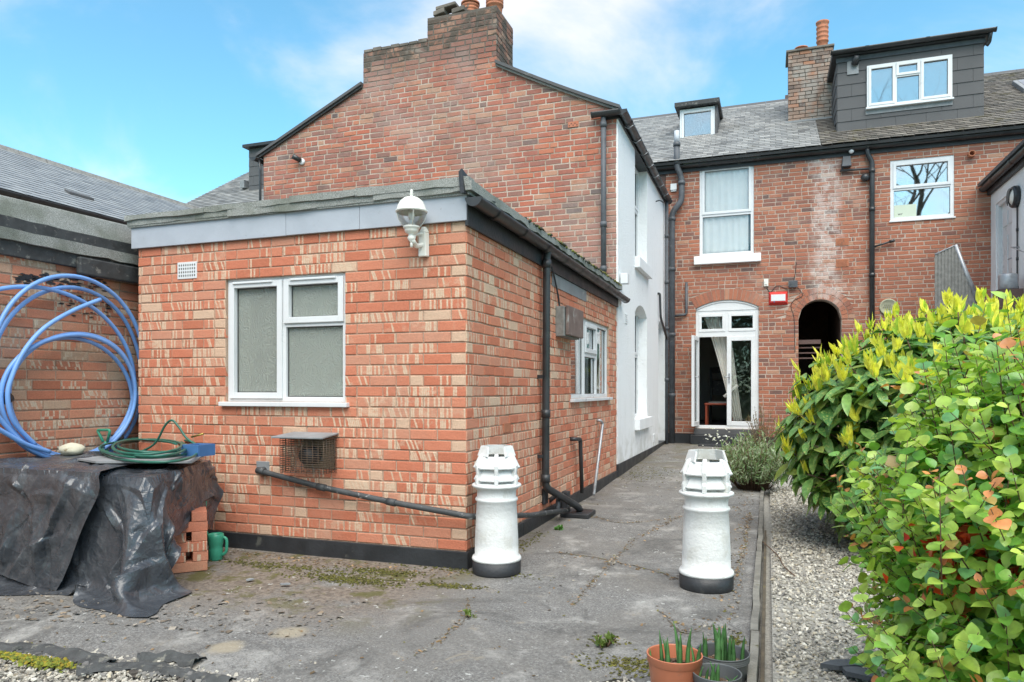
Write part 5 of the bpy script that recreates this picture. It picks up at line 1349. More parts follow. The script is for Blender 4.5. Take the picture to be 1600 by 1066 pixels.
x = MB(); x.tube([WR(U1 - .13, zdb + .95, -.07), WR(U1 - .13, zdb + .95, -.02), WR(U1 - .25, zdb + .95, -.015)], .010, 8); x.build('door_handle', M['steel'], dr)
lu = WR.uz(1583, 308, .06)
t = thing('bulkhead_light', 'round black and cream bulkhead lamp beside the white panelled door', 'wall lamp', WR(lu[0], lu[1] - .17, 0))
Ry = Matrix.Rotation(R(-90), 4, 'Y'); P = WR(lu[0], lu[1], 0)
x = MB(); x.lathe([(0, .005), (.17, .005), (.17, .06), (.155, .085), (.13, .09), (.12, .082)], P.x, P.y, 36, P.z, mat=Ry); x.build('rim', M['black_pvc'], t)
x = MB(); x.lathe([(.125, .07), (.08, .10), (0, .11)], P.x, P.y, 30, P.z, mat=Ry); x.build('diffuser', M['lamp_white'], t)
x = MB(); n = 10; vs = [P + Vector((-.112, .135 * math.cos(a), .135 * math.sin(a))) for a in [R(-60) + R(180) * k / n for k in range(n + 1)]]; vs2 = [v + Vector((-.008, 0, 0)) for v in vs]
x.add(vs + vs2, [tuple(range(n + 1)), tuple(range(n + 1, 2 * n + 2))[::-1]] + [(i, (i + 1) % (n + 1), (i + 1) % (n + 1) + n + 1, i + n + 1) for i in range(n + 1)]); x.build('shade', M['black_pvc'], t)
x = MB(); x.tube([WR(lu[0] + .05, lu[1] - .15, .02), WR(lu[0] + .05, lu[1] - 2.2, .02)], .012, 6)
for k in range(4): x.tube([WR(lu[0] + .05, lu[1] - .55 - k * .45, .02), WR(lu[0] + .05, lu[1] - .50 - k * .45, .02)], .018, 6)
x.build('cable', M['black_pvc'], t)
x = MB(); q = WR.uz(1583, 388, .1); x.tube([WR(q[0] - .05, q[1] + .02, .0), WR(q[0] - .02, q[1] + .02, .12), WR(q[0] + 1.2, q[1] - .35, .12)], .009, 6); x.build('clothes_line', M['steel'], rw)
# landing, stairs and railing up to that door
ld = thing('stair', 'brown brick steps with a grey balustrade rising to the white panelled door', 'stairs', (3.2, 13, 0))
x = MB(); x.box((2.55, 11.9, 0), (3.66, 13.9, zdb - .12)); x.build('landing', simple('brown_painted_brick', (.10, .06, .055), .8, .3, 5, .4, 40), ld, bevel=.01)
for k in range(9):
    z = zdb - .12 - (k + 1) * .19
    if z < .05: break
    x = MB(); x.box((2.55 - (k + 1) * .25, 12.95, 0), (2.549 - k * .25, 13.85, z)); x.build('step', M['brick_back'], ld)
YR = 13.0; r0 = onY(1461, 398, YR); r1 = onY(1493, 383, YR); r2 = onY(1530, 470, YR); 
x = MB(); x.tube([r0, r1, r2], .02, 8); x.tube([r1 + Vector((0, 0, 0)), r2 + Vector((0, 0, -.1))], .03, 8); x.build('handrail', M['steel'], ld)
for k in range(26):
    f = (k + .5) / 26; u = r0.x + (r2.x - r0.x) * f
    zt_ = r0.z + (r1.z - r0.z) * ((u - r0.x) / (r1.x - r0.x)) if u < r1.x else r1.z + (r2.z - r1.z) * ((u - r1.x) / (r2.x - r1.x))
    x = MB(); x.box((u - .0145, YR - .012 + (k % 2) * .01, 1.9), (u + .0145, YR + .012 + (k % 2) * .01, zt_ - .01)); x.build('slat', M['timber'], ld)
x = MB(); P = onX(1575, 436, 3.45); x.lathe([(0, 0), (.11, 0), (.125, .02), (.125, .22), (.115, .24), (0, .24)], P.x, P.y, 24, P.z - .17)
one(x, 'paint_tin', M['steel'], 'metal paint tin standing by the foot of the white panelled door', 'tin')
x = MB(); x.box((P.x - .16, P.y - .16, zdb - .119), (P.x + .16, P.y + .16, P.z - .172)); x.build('pier_cap', M['brick_back'], ld)

# ================================================================== LEFT OUTBUILDING
LWF = FR(-5.05, .9, (0, 1), (1, 0)); LWL = 4.5; UPZ = .045
ob = thing('brick_outbuilding', 'low flat roofed brick outbuilding behind the blue pipe coil', 'outbuilding', (-6, 2.7, 0))
wall_core('side_wall', LWF, 0, LWL, 0, 2.24, [], M['mortar_new'], ob)
def tone_w(rr, u, z): return (min(1, max(0, rr.gauss(.6, .28))), rr.choice([0, 0, .6, .9]), rr.random(), 1)
put_bricks(brick_list(LWF, 0, LWL, .02, 2.20, course=.0745, seed=41, tone=tone_w, proud=.006), M['brick_worn'], ob)
x = MB(); x.fbox(LWF, 0, LWL, 2.155, 2.265, .008, .05); x.build('fascia_board', M['black_wood'], ob, bevel=.006)
x = MB(); x.fbox(LWF, 3.15, 3.80, 2.10, 2.235, .052, .10); x.build('fascia_board', M['black_wood'], ob, bevel=.012, label='split end of an older fascia board')
felt_strip(LWF, 0, LWL, 2.26, 2.34, .0, .075, .008, 51).build('felt_strip', M['felt'], ob)
felt_strip(LWF, 0, LWL, 2.34, 2.425, -.02, .055, .004, 52).build('felt_strip', M['black_wood'], ob)
x = MB(); x.hexa([LWF(0, 2.41, .03), LWF(3.80, 2.41, .03), LWF(3.80, 2.41, -.3), LWF(0, 2.41, -.3), LWF(0, 2.55, -.02), LWF(3.80, 2.60, -.02), LWF(3.80, 2.60, -.3), LWF(0, 2.55, -.3)]); x.build('felt_upstand', M['felt'], ob, bevel=.01)
x = MB(); x.box((-7.5, .9, 2.35), (-5.3, 5.4, 2.41)); x.build('flat_roof', M['felt'], ob)
# flaked black paint on the wall
pk = MB(); q = random.Random(2)
def flake(cu, cz, s):
    n = 7; pts = []
    for k in range(n):
        an = 2 * math.pi * k / n; r_ = s * q.uniform(.4, 1.1); pts.append((cu + r_ * 1.9 * math.cos(an), cz + r_ * .55 * math.sin(an)))
    P = [LWF(a, b, .0102 + .0015 * ((len(pk.v) // 14) % 3)) for a, b in pts]; Q = [LWF(a, b, .004) for a, b in pts]
    pk.add(P + Q, [tuple(range(n))] + [(i, i + n, (i + 1) % n + n, (i + 1) % n) for i in range(n)])
for i in range(90):
    a_ = LWF.uz(q.uniform(20, 165), 430 + q.gauss(0, 5) + 6); flake(a_[0], a_[1], q.uniform(.006, .026))
for i in range(70):
    a_ = LWF.uz(q.uniform(90, 170), 452 + q.uniform(-14, 45)); flake(a_[0], a_[1], q.uniform(.005, .018))
pk.build('flaked_paint', M['bitumen'], ob, kind='stuff')

# ================================================================== NEIGHBOUR ON THE LEFT
nb = thing('neighbour_house', 'brick house with long low slate roof seen over the outbuilding', 'house', (-11, 9, 0))
x = MB(); x.box((-13, 2.5, 0), (-9.15, 15.5, 3.7)); x.build('brick_wall', M['mortar_old'], nb)
NF = FR(-9.15, 2.5, (0, 1), (1, 0))
put_bricks(brick_list(NF, 2.0, 13, 2.6, 3.68, course=.077, L=.235, seed=61, tone=tone_old), M['brick_old'], nb, 0)
sv2 = Vector((-2.0, 0, 1.16)); 
slab(nb, 'roof_slope', [(-8.98, 2.5, 3.70), (-8.98, 15.6, 3.70), (-11, 15.6, 4.872), (-11, 2.5, 4.872)], (1.16, 0, 2), .05, M['slatehung'])
slab(nb, 'roof_slope', [(-11, 2.5, 4.872), (-11, 15.6, 4.872), (-13, 15.6, 3.7), (-13, 2.5, 3.7)], (-1.16, 0, 2), .05, M['slatehung'])
roof(nb, 'roof_slates', (-8.96, 2.5, 3.70), (0, 1, 0), 13.1, sv2, sv2.length + .02, M['slate_blue'], exp=.115, sw=.24, seed=7, ragged=.002, lift=.012)
x = MB(); y = 2.5
while y < 15.5:
    x.hexa([(-11.09, y, 4.83), (-10.9, y, 4.83), (-10.9, y + .44, 4.83), (-11.09, y + .44, 4.83), (-11.04, y, 4.93), (-10.96, y, 4.93), (-10.96, y + .44, 4.93), (-11.04, y + .44, 4.93)]); y += .45
x.build('ridge_tiles', M['timber'], nb)
x = MB(); x.fbox(NF, 2, 13, 3.56, 3.70, .01, .1); x.build('fascia_board', M['bitumen'], nb)
gutter(nb, (-8.93, 2.5, 3.68), (-8.93, 15.6, 3.68), .06, M['black_pvc'], (1, 0, 0), clips=1.1)
x = MB(); a_ = NF.uz(75, 296, -.5); x.hexa([(-9.6, 7.6, 4.05), (-9.5, 7.6, 4.0), (-9.5, 8.0, 4.0), (-9.6, 8.0, 4.05), (-9.6, 7.6, 4.12), (-9.5, 7.6, 4.07), (-9.5, 8.0, 4.07), (-9.6, 8.0, 4.12)]); x.build('roof_vent', M['slatehung'], nb)
# ================================================================== GROUND
def sheet(name, x0, x1, y0, y1, z, mat, **kw):
    b = MB(); b.add([(x0, y0, z), (x1, y0, z), (x1, y1, z), (x0, y1, z)], [(0, 1, 2, 3)]); return b.build(name, mat, None, **kw)
sheet('ground', -600, 600, -600, 600, -.075, M['hedge_ground'], kind='structure')
gbase = simple('gravel_bed', (.32, .305, .27), .95, .35, 60, .8, 90)
sheet('gravel_bed', -9, 5, -3, 12.5, -.055, gbase, kind='structure')
sheet('gravel_bed', .02, 3.6, .5, 14.5, -.02, gbase, kind='structure')
q = random.Random(4)
from mathutils import noise as mn
def edge(x):
    e = 2.47 + .06 * mn.noise(Vector((x * 2.1, 0, 0))) + .05 * mn.noise(Vector((x * 7, 3, 0))) + .012 * mn.noise(Vector((x * 30, 7, 0)))
    e += .62 * math.exp(-((x + .60) / .22) ** 2)
    return e
def yh(x, y):
    r_ = max(0, min(1, (y - 8.5) / 6)) * .15
    t = max(0., min(1., (y - edge(x)) / .35)) if y < 4 else 1
    return r_ + .012 * mn.noise(Vector((x * .9, y * .9, 0))) - .030 * (1 - t) ** 2 - .004
nx, ny = 170, 150
vs = []; fs = []
for j in range(-2, ny + 1):
    for i in range(nx + 1):
        x = -5.3 + (5.3 - .085) * i / nx; e = edge(x)
        if j < 0: vs.append((x, e + .01 * (j + 2) - .0 + .012 * mn.noise(Vector((x * 40, j, 0))), -.08 if j == -2 else yh(x, e) - .022))
        else:
            t = (j / ny) ** 1.6; y = e + (14.75 - e) * t
            vs.append((x, y, yh(x, y)))
for j in range(ny + 2):
    for i in range(nx): fs.append((j * (nx + 1) + i, j * (nx + 1) + i + 1, (j + 1) * (nx + 1) + i + 1, (j + 1) * (nx + 1) + i))
y_ = MB().add(vs, fs); y_.build('yard', M['asphalt'], None, kind='structure')

# stones, chips: numpy instancing of a small faceted lump
LUMP = np.array([(-1, -1, -.6), (1, -1, -.6), (1, 1, -.6), (-1, 1, -.6), (-.8, -.7, .6), (.7, -.8, .7), (.8, .7, .5), (-.7, .8, .6)], float) * .5
LF = [(0, 1, 5, 4), (1, 2, 6, 5), (2, 3, 7, 6), (3, 0, 4, 7), (4, 5, 6, 7)]
def scatter(name, pts, sizes, cols, mat, tmpl=LUMP, tf=LF, flat=1.0, seed=0, smooth=False, jitter=.22, parent=None, rots=None, **kw):
    rs = np.random.RandomState(seed); n = len(pts); k = len(tmpl)
    an = rs.rand(n) * 6.283; tl = rs.randn(n, 2) * .25
    V = tmpl[None] * (1 + rs.randn(n, k, 3) * jitter)
    V = V * np.asarray(sizes)[:, None, None] * (np.stack([1 + rs.rand(n) * .7, np.ones(n), flat * (.6 + .5 * rs.rand(n))], 1)[:, None, :])
    if rots is None:
        c, s = np.cos(an), np.sin(an)
        x = V[..., 0] * c[:, None] - V[..., 1] * s[:, None]; y = V[..., 0] * s[:, None] + V[..., 1] * c[:, None]
        z = V[..., 2] + x * tl[:, :1] + y * tl[:, 1:]
        V = np.stack([x, y, z], -1)
    else: V = np.einsum('nij,nkj->nki', rots, V)
    V = V + np.asarray(pts)[:, None, :]
    off = np.array(parent['_b']) if parent is not None else 0
    V = (V - off).reshape(-1, 3)
    fl = np.array(tf); nf, m = fl.shape
    F = (fl[None] + (np.arange(n) * k)[:, None, None]).reshape(-1)
    me = bpy.data.meshes.new(name)
    me.vertices.add(len(V)); me.vertices.foreach_set('co', V.ravel().astype(np.float32))
    me.loops.add(len(F)); me.loops.foreach_set('vertex_index', F.astype(np.int32))
    me.polygons.add(n * nf); me.polygons.foreach_set('loop_start', (np.arange(n * nf) * m).astype(np.int32))
    me.polygons.foreach_set('use_smooth', np.full(n * nf, smooth))
    me.update(calc_edges=True)
    ca = me.color_attributes.new('col', 'FLOAT_COLOR', 'POINT')
    C4 = np.concatenate([np.asarray(cols), np.ones((n, 1))], 1)
    ca.data.foreach_set('color', np.repeat(C4, k, 0).astype(np.float32).ravel())
    me.materials.append(mat)
    return link(name, me, parent, **kw)
rs = np.random.RandomState(5)
def pick(rs, n, pal, w=None):
    pal = np.array(pal); i = rs.choice(len(pal), n, p=w); return pal[i] * (1 + rs.randn(n, 1) * .12).clip(.6, 1.5)
GP = [(.46, .43, .365), (.37, .345, .295), (.27, .25, .215), (.58, .55, .48), (.42, .37, .28), (.20, .19, .175)]; GWt = [.3, .25, .15, .15, .08, .07]
P = []; n1_, n2_ = 46000, 12000
u = rs.rand(n1_); yy = 1.9 + 7.8 * u ** 1.7; xx = .03 + 2.3 * rs.rand(n1_)
bumpz = np.array([.018 * mn.noise(Vector((a * 2, b * 2, 0))) for a, b in zip(xx, yy)])
P.append(np.stack([xx, yy, -.016 + bumpz + .012 * rs.rand(n1_)], 1)); S = [(.0065 + .0085 * rs.rand(n1_) ** 2) * (.75 + yy * .10)]
m_ = rs.rand(n2_, 2); xx = -5.0 + 4.95 * m_[:, 0]; yy = 1.95 + .6 * m_[:, 1]
ee = np.array([edge(a) for a in xx]); yy = np.where((xx > -1.15) & (xx < -.1), 1.9 + (ee - 1.9) * m_[:, 1], yy)
P.append(np.stack([xx, yy, np.full(n2_, -.05) + .028 * rs.rand(n2_)], 1)); S.append(.008 + .011 * rs.rand(n2_) ** 2)
P = np.concatenate(P); S = np.concatenate(S)
scatter('gravel', P, S, pick(rs, len(P), GP, GWt), M['stones'], kind='stuff', seed=3)
# crumbs, dead leaf chips, lichen flecks on the yard
n = 5200; xx = -5 + 4.9 * rs.rand(n); yy = 2.5 + 10 * rs.rand(n) ** 2.0
keep = []
cr = [[(866, 863), (927, 870), (955, 876), (1012, 888), (1060, 904)], [(898, 945), (916, 920), (959, 874), (998, 838), (1060, 808), (1150, 792)], [(905, 806), (937, 810), (977, 817), (1060, 810)],
      [(649, 1025), (694, 995), (724, 969), (731, 935)], [(1031, 954), (1069, 988), (1114, 976)], [(1150, 900), (1165, 850), (1172, 800)], [(930, 730), (1000, 722), (1080, 716)]]
CR = [[onZ(a, b, 0) for a, b in l] for l in cr]
extra = []
for l in CR:
    for a, b in zip(l[:-1], l[1:]):
        for k in range(int((b - a).length * 110)):
            p = a.lerp(b, rs.rand()); extra.append((p.x + rs.randn() * .018, p.y + rs.randn() * .03))
for k in range(700): extra.append((-.15 - abs(rs.randn()) * .09, 2.6 + 7 * rs.rand() ** 1.5))      # drift along the kerb
for k in range(500): extra.append((-4.0 + 2.1 * rs.rand(), 4.40 - abs(rs.randn()) * .12))
ex = np.array(extra); xx = np.concatenate([xx[:900], ex[:, 0]]); yy = np.concatenate([yy[:900], ex[:, 1]])
P = np.array([(a, b, yh(a, b) + .004) for a, b in zip(xx, yy)])
ok = (yy > np.array([edge(a) for a in xx]) + .02) & (xx < -.1) & ~((xx < -1.93) & (yy > 4.47)) & ~((xx < -1.9) & (yy > 9.5))
P = P[ok]; n = len(P)
LP = [(.20, .13, .07), (.30, .20, .11), (.13, .09, .05), (.32, .29, .24), (.14, .13, .04), (.10, .09, .08)]
scatter('leaf_litter', P, .004 + .012 * rs.rand(n) ** 2.5, pick(rs, n, LP, [.25, .2, .2, .15, .12, .08]), M['litter'], flat=.28, kind='stuff', seed=9)
n = 900; xx = -4.4 + 2.3 * rs.rand(n) ** 1.5; yy = 2.78 + .22 * rs.randn(n).clip(-1, 1.6) + (xx + 4.4) * .20
P = np.array([(a, b, yh(a, b) + .006) for a, b in zip(xx, yy)])
scatter('slate_chips', P, .005 + .022 * rs.rand(n) ** 4, pick(rs, n, [(.20, .18, .16), (.28, .25, .21), (.15, .12, .09), (.14, .13, .12), (.22, .17, .12)]), M['stones'], flat=.22, kind='stuff', seed=29)
# moss cushions
mo = []
def mosspatch(px, py, rx, ry, n):
    c = onZ(px, py, 0)
    for k in range(int(n * 1.8)): mo.append((c.x + rs.randn() * rx, c.y + rs.randn() * ry))
for a in ((545, 905, .18, .05, 420), (600, 893, .16, .04, 260), (440, 885, .3, .04, 260), (700, 915, .12, .03, 160), (820, 850, .05, .25, 90), (1005, 745, .25, .5, 260), (945, 1000, .05, .05, 30), (60, 905, .2, .05, 80), (990, 1035, .10, .05, 160), (1150, 1000, .02, .05, 40), (740, 893, .25, .03, 120)): mosspatch(*a)
mo = np.array(mo); P = np.array([(a, b, yh(a, b) + .003) for a, b in mo])
ok = (P[:, 0] < -.1) & ~((P[:, 0] < -1.91) & (P[:, 1] > 4.47)); P = P[ok]; n = len(P)
P = P[[True] * n]
sp = np.array([[math.sin(a) * math.cos(b) * .5, math.sin(a) * math.sin(b) * .5, math.cos(a) * .5] for a in (0.5, 1.2, 1.75) for b in np.arange(5) * 1.2566] + [[0, 0, .5]])
sf = [(i, (i + 1) % 5, 5 + (i + 1) % 5, 5 + i) for i in range(5)] + [(5 + i, 5 + (i + 1) % 5, 10 + (i + 1) % 5, 10 + i) for i in range(5)] + [(15, (i + 1) % 5, i, i) for i in range(5)]
sf = [f for f in sf if len(set(f)) == 4]
scatter('moss', P, .005 + .013 * rs.rand(n), pick(rs, n, [(.10, .105, .02), (.13, .12, .03), (.085, .08, .025), (.15, .14, .03)]), M['litter'], tmpl=sp[:15], tf=sf + [(0, 1, 2, 3)], flat=.4, kind='stuff', seed=10, smooth=True)
# bright moss clumps by the front gravel
c1, c2 = onZ(70, 1040, -.03), onZ(22, 1030, -.03)
n = 900; P = np.concatenate([np.stack([c1.x + rs.randn(600) * .07, c1.y + rs.randn(600) * .022, -.022 + .016 * rs.rand(600)], 1), np.stack([c2.x + rs.randn(300) * .045, c2.y + rs.randn(300) * .014, -.022 + .012 * rs.rand(300)], 1)])
scatter('moss', P, .006 + .009 * rs.rand(n), pick(rs, n, [(.20, .20, .02), (.26, .20, .02), (.13, .16, .02), (.09, .11, .02)]), M['litter'], flat=.8, kind='stuff', seed=11, smooth=True)
M['crack'] = simple('silted_crack', (.13, .105, .075), .95, .4, 20, .8, 60, dirt=((.10, .11, .035), 7, .5))
# crack lines: shallow dark filled grooves
for l in CR:
    b = MB(); path = smooth_path(l, 14); V = []
    for i, p in enumerate(path):
        wv = .003 + .006 * abs(mn.noise(Vector((i * .7, l[0].x * 5, 0)))); dx = .03 * mn.noise(Vector((i * .35, 9, l[0].y)))
        V += [(p.x + dx, p.y - wv, yh(p.x, p.y) + .0035), (p.x + dx + wv * .6, p.y + wv, yh(p.x, p.y) + .0035)]
    b.add(V, [(2 * i, 2 * i + 2, 2 * i + 3, 2 * i + 1) for i in range(len(path) - 1)])
    b.build('crack_fill', M['crack'], None, kind='stuff')
# loose slates and twigs
q = random.Random(12)
def loose(px, py, a, b, h, rz, mat, lab, name='broken_slate', z=0.0, cat='slate', tilt=.05):
    c = onZ(px, py, z); mb = MB(); P = []
    n = 6
    for k in range(n):
        an = 2 * math.pi * k / n + q.uniform(-.25, .25); r_ = q.uniform(.75, 1.1); x, y = a * r_ * math.cos(an), b * r_ * math.sin(an)
        P.append((x * math.cos(rz) - y * math.sin(rz), x * math.sin(rz) + y * math.cos(rz)))
    lo = [(c.x + x, c.y + y, z + .004 + (x + a) * tilt) for x, y in P]; hi = [(v[0], v[1], v[2] + h) for v in lo]
    mb.add(lo + hi, [tuple(range(n))[::-1], tuple(range(n, 2 * n))] + [(i, (i + 1) % n, (i + 1) % n + n, i + n) for i in range(n)])
    return one(mb, name, mat, lab, cat)
loose(1318, 1045, .10, .045, .02, .4, M['grey_iron'], 'broken grey slate lying on gravel at the bottom of the photo', z=-.005)
loose(1345, 1060, .09, .05, .02, -.5, M['grey_iron'], 'broken slate lowest on the gravel under the round leaved shrub', z=-.005)
loose(445, 915, .035, .02, .008, .4, M['lead'], 'small slate chip on the brown silt before the extension', z=.0)
loose(390, 908, .03, .022, .008, 1.4, M['lead'], 'small slate chip nearest the tarpaulin corner', z=.0)
st2 = [onZ(a, b, z) for a, b, z in ((1242, 900, .0), (1225, 885, .01), (1215, 868, .0), (1190, 845, .015))]
x = MB(); x.tube(smooth_path(st2), .004, 5); one(x, 'fallen_twig', M['twig'], 'thin dead twig lying across the gravel beside the kerb', 'twig')
# kerb
kb = thing('garden_edging', 'long thin mossy concrete edging between yard and gravel', 'edging', (-.06, 6, -.05))
y0 = 1.9; i = 0
while y0 < 12.2:
    L_ = .92; w_ = .022; xo = -.062 + q.uniform(-.006, .006); x = MB(); n = 8
    for k in range(n):
        a, b = y0 + .006 + (L_ - .012) * k / n, y0 + .006 + (L_ - .012) * (k + 1) / n
        j0 = .008 * mn.noise(Vector((a * 3, i, 0))); j1 = .008 * mn.noise(Vector((b * 3, i, 0))); z0_ = .028 + .008 * mn.noise(Vector((a * 4, 5, 0))); z1_ = .028 + .008 * mn.noise(Vector((b * 4, 5, 0)))
        x.hexa([(xo - w_ + j0, a, -.08), (xo + w_ + j0, a, -.08), (xo + w_ + j1, b, -.08), (xo - w_ + j1, b, -.08), (xo - w_ + .004 + j0, a, z0_), (xo + w_ - .004 + j0, a, z0_), (xo + w_ - .004 + j1, b, z1_), (xo - w_ + .004 + j1, b, z1_)])
    x.build('edging_stone', M['concrete_k'], kb); y0 += L_; i += 1
x = MB(); x.box((-.030, 1.9, -.08), (-.014, 4.2, -.004)); x.box((-.029, 4.21, -.08), (-.013, 6.6, -.006)); x.build('timber_board', simple('rotten_brown_board', (.10, .08, .055), .9, .4, 9, .5, 30, dirt=((.15, .13, .04), 9, .6)), kb)

# ================================================================== WHITE CHIMNEY POTS
def yard_pot(px, py, lab, ph, ow=.0, sc=1.0, slant=0):
    c = onZ(px, py, 0); z0_ = yh(c.x, c.y) + .001
    t = thing('planter_chimney_pot', lab, 'chimney pot', (c.x, c.y, z0_), 'white louvred chimney pots standing on the yard')
    def LA(name, prof, n=48, mat=M['white_pot'], **k):
        b = MB(); b.lathe([(r_ * sc, z * sc) for r_, z in prof], c.x, c.y, n, z0_, **k); return b.build(name, mat, t)
    LA('painted_base', [(0.0, 0), (.158, 0), (.162, .01), (.163, .088), (.15, .089)], mat=M['bitumen'])
    LA('body', [(.145, .0885), (.163, .0885), (.166, .098), (.160, .112), (.146, .118), (.1455, .2), (.139, .36), (.133, .475), (.141, .483), (.143, .492), (.139, .50), (.130, .505), (.131, .55), (.142, .562), (.150, .575)])
    LA('drip_ring', [(.12, .570), (.158, .572), (.165, .580), (.164, .590), (.150, .597), (.115, .603), (.10, .61)])
    LA('inner_flue', [(.098, .55), (.096, .76)], 24)
    LA('louvre_ring', [(.100, .628), (.150, .618), (.153, .625), (.148, .634), (.118, .690), (.098, .694)], 8, ph=ph, smooth=False)
    LA('louvre_ring', [(.104, .708), (.154, .698), (.157, .706), (.150, .716), (.122, .775), (.104, .779)], 8, ph=ph, smooth=False)
    n = 6
    for k in range(n):
        an = ph + math.pi / 6 + k * 2 * math.pi / n; cs, sn = math.cos(an), math.sin(an); b = MB(); hw = .013
        pr = [(.10, .595), (.157, .595), (.158, .64), (.150, .66), (.158, .72), (.130, .785), (.10, .80)]
        vs = []
        for sgn in (-1, 1):
            for (r_, z) in pr: vs.append((c.x + sc * (r_ * cs - sgn * hw * sn), c.y + sc * (r_ * sn + sgn * hw * cs), z0_ + z * sc))
        m2 = len(pr); b.add(vs, [tuple(range(m2))[::-1], tuple(range(m2, 2 * m2))] + [(i, (i + 1) % m2, (i + 1) % m2 + m2, i + m2) for i in range(m2)])
        b.build('fin', M['white_pot'], t, bevel=.005)
    # hexagonal crown with an open front
    b = MB(); m = 6; V = []; 
    for (r_, z) in ((.128, .780), (.106, .845), (.094, .845), (.106, .780)):
        for k in range(m):
            an = ph + k * 2 * math.pi / m; V.append((c.x + sc * r_ * math.cos(an), c.y + sc * r_ * math.sin(an), z0_ + z * sc))
    F = []
    for k in range(m):
        j = (k + 1) % m; ma = (ph + (k + .5) * 2 * math.pi / m) % (2 * math.pi)
        if math.cos(ma - math.atan2(-c.y, -c.x)) > .55 and slant: continue
        F += [(k, j, m + j, m + k), (m + k, m + j, 2 * m + j, 2 * m + k), (2 * m + k, 2 * m + j, 3 * m + j, 3 * m + k)]
    b.add(V, F); o_ = b.build('crown', M['white_pot'], t); sd = o_.modifiers.new('thickness', 'SOLIDIFY'); sd.thickness = .012; sd.offset = -1
    LA('flue_floor', [(0, .735), (.095, .735)], 16, mat=simple('mossy_inside', (.16, .14, .06), .9, .3, 20, .5, 60))  # mossy disc closing the flue below the crown
    return t
yard_pot(776, 893, 'white louvred chimney pot nearer the extension corner', .35, slant=1)
yard_pot(1103.5, 917, 'white louvred chimney pot next to the gravel edging', .0, slant=1, sc=1.0)

# ================================================================== PLANT POTS
def plant_pot(px, py, zr, rad, h, mat, lab, leaves, name='plant_pot', rim=.012, grooves=0):
    c = onZ(px, py, zr); z0_ = zr - h
    t = thing(name, lab, 'plant pot', (c.x, c.y, z0_))
    b = MB(); pr = [(0, 0), (rad * .74, 0), (rad * .80, .01), (rad * .93, h - .035)]
    pr += [(rad * .935, h - .034), (rad * .98, h - .03)]
    if grooves:
        for k in range(3): pr += [(rad * .985, h - .028 + k * .008), (rad * .965, h - .026 + k * .008), (rad * .985, h - .022 + k * .008)]
    pr += [(rad * .99, h - .004), (rad, h - .002), (rad, h), (rad * .95, h), (rad * .945, h - .004), (rad * .92, h - .03), (rad * .88, h - .07), (rad * .86, h - .09)]
    b.lathe(pr, c.x, c.y, 56, z0_); b.build('pot', mat, t)
    zs_ = z0_ + h - .055
    b = MB(); vs = [(c.x, c.y, zs_)]; n = 28
    for ring_ in range(1, 6):
        for k in range(n):
            an = 6.283 * k / n; r_ = rad * .89 * ring_ / 5; vs.append((c.x + r_ * math.cos(an), c.y + r_ * math.sin(an), zs_ + q.uniform(-.004, .005)))
    fs = [(0, 1 + k, 1 + (k + 1) % n) for k in range(n)] + [(1 + (g) * n + k, 1 + (g + 1) * n + k, 1 + (g + 1) * n + (k + 1) % n, 1 + g * n + (k + 1) % n) for g in range(4) for k in range(n)]
    b.add(vs, fs); b.build('compost', M['soil'], t)
    n = 60; rr_ = rad * .85 * np.sqrt(rs.rand(n)); aa = rs.rand(n) * 6.28
    scatter('bark_chips', np.stack([c.x + rr_ * np.cos(aa), c.y + rr_ * np.sin(aa), np.full(n, zs_ + .005)], 1), .005 + .010 * rs.rand(n), pick(rs, n, [(.16, .09, .05), (.08, .05, .03), (.28, .2, .14)]), M['litter'], flat=.5, parent=t, kind='stuff', seed=4)
    pl_ = thing('iris_plant', 'sword shaped iris shoots growing in the ' + leaves[0], 'plant', (c.x, c.y, zs_))
    for (dx, dy, hh, wd, ln, rz) in leaves[1]:
        b = MB(); n = 8; V = []
        for k in range(n + 1):
            f = k / n; w2 = 1.35 * wd * (1 - f ** 2.6) * (.75 + .5 * f * (1 - f)) + .0003; zz = zs_ + hh * f
            ox = c.x + dx + ln * f * f * math.cos(rz); oy = c.y + dy + ln * f * f * math.sin(rz)
            ax = (math.cos(TH + .5 * math.sin(rz * 3)), math.sin(TH + .5 * math.sin(rz * 3)))
            V += [(ox - ax[0] * w2, oy - ax[1] * w2, zz), (ox + ax[1] * .0022, oy - ax[0] * .0022, zz), (ox + ax[0] * w2, oy + ax[1] * w2, zz), (ox - ax[1] * .0022, oy + ax[0] * .0022, zz)]
        F = [(4 * k + a, 4 * k + (a + 1) % 4, 4 * k + 4 + (a + 1) % 4, 4 * k + 4 + a) for k in range(n) for a in range(4)]
        g = q.uniform(.85, 1.15); b.add(V, F, (.12 * g, .28 * g, .10 * g, 1), True); b.build('leaf_blade', M['shoot'], pl_)
    return t
def blades(cl, seed):
    z = random.Random(seed); out = []
    for (dx, dy, n, h0, h1, w_) in cl:
        for k in range(n): out.append((dx + z.uniform(-.022, .022), dy + z.uniform(-.018, .018), z.uniform(h0, h1), w_ * z.uniform(.7, 1.1), z.uniform(-.01, .03), z.uniform(0, 6.28)))
    return out
plant_pot(1054, 1021, .165, .110, .185, M['pot_orange'], 'round terracotta coloured plastic plant pot at the bottom', ('terracotta coloured pot', blades([(-.035, -.015, 5, .11, .15, .009), (.035, .0, 3, .13, .20, .010), (.075, .01, 2, .10, .14, .008), (-.08, .0, 1, .05, .07, .005)], 1)))
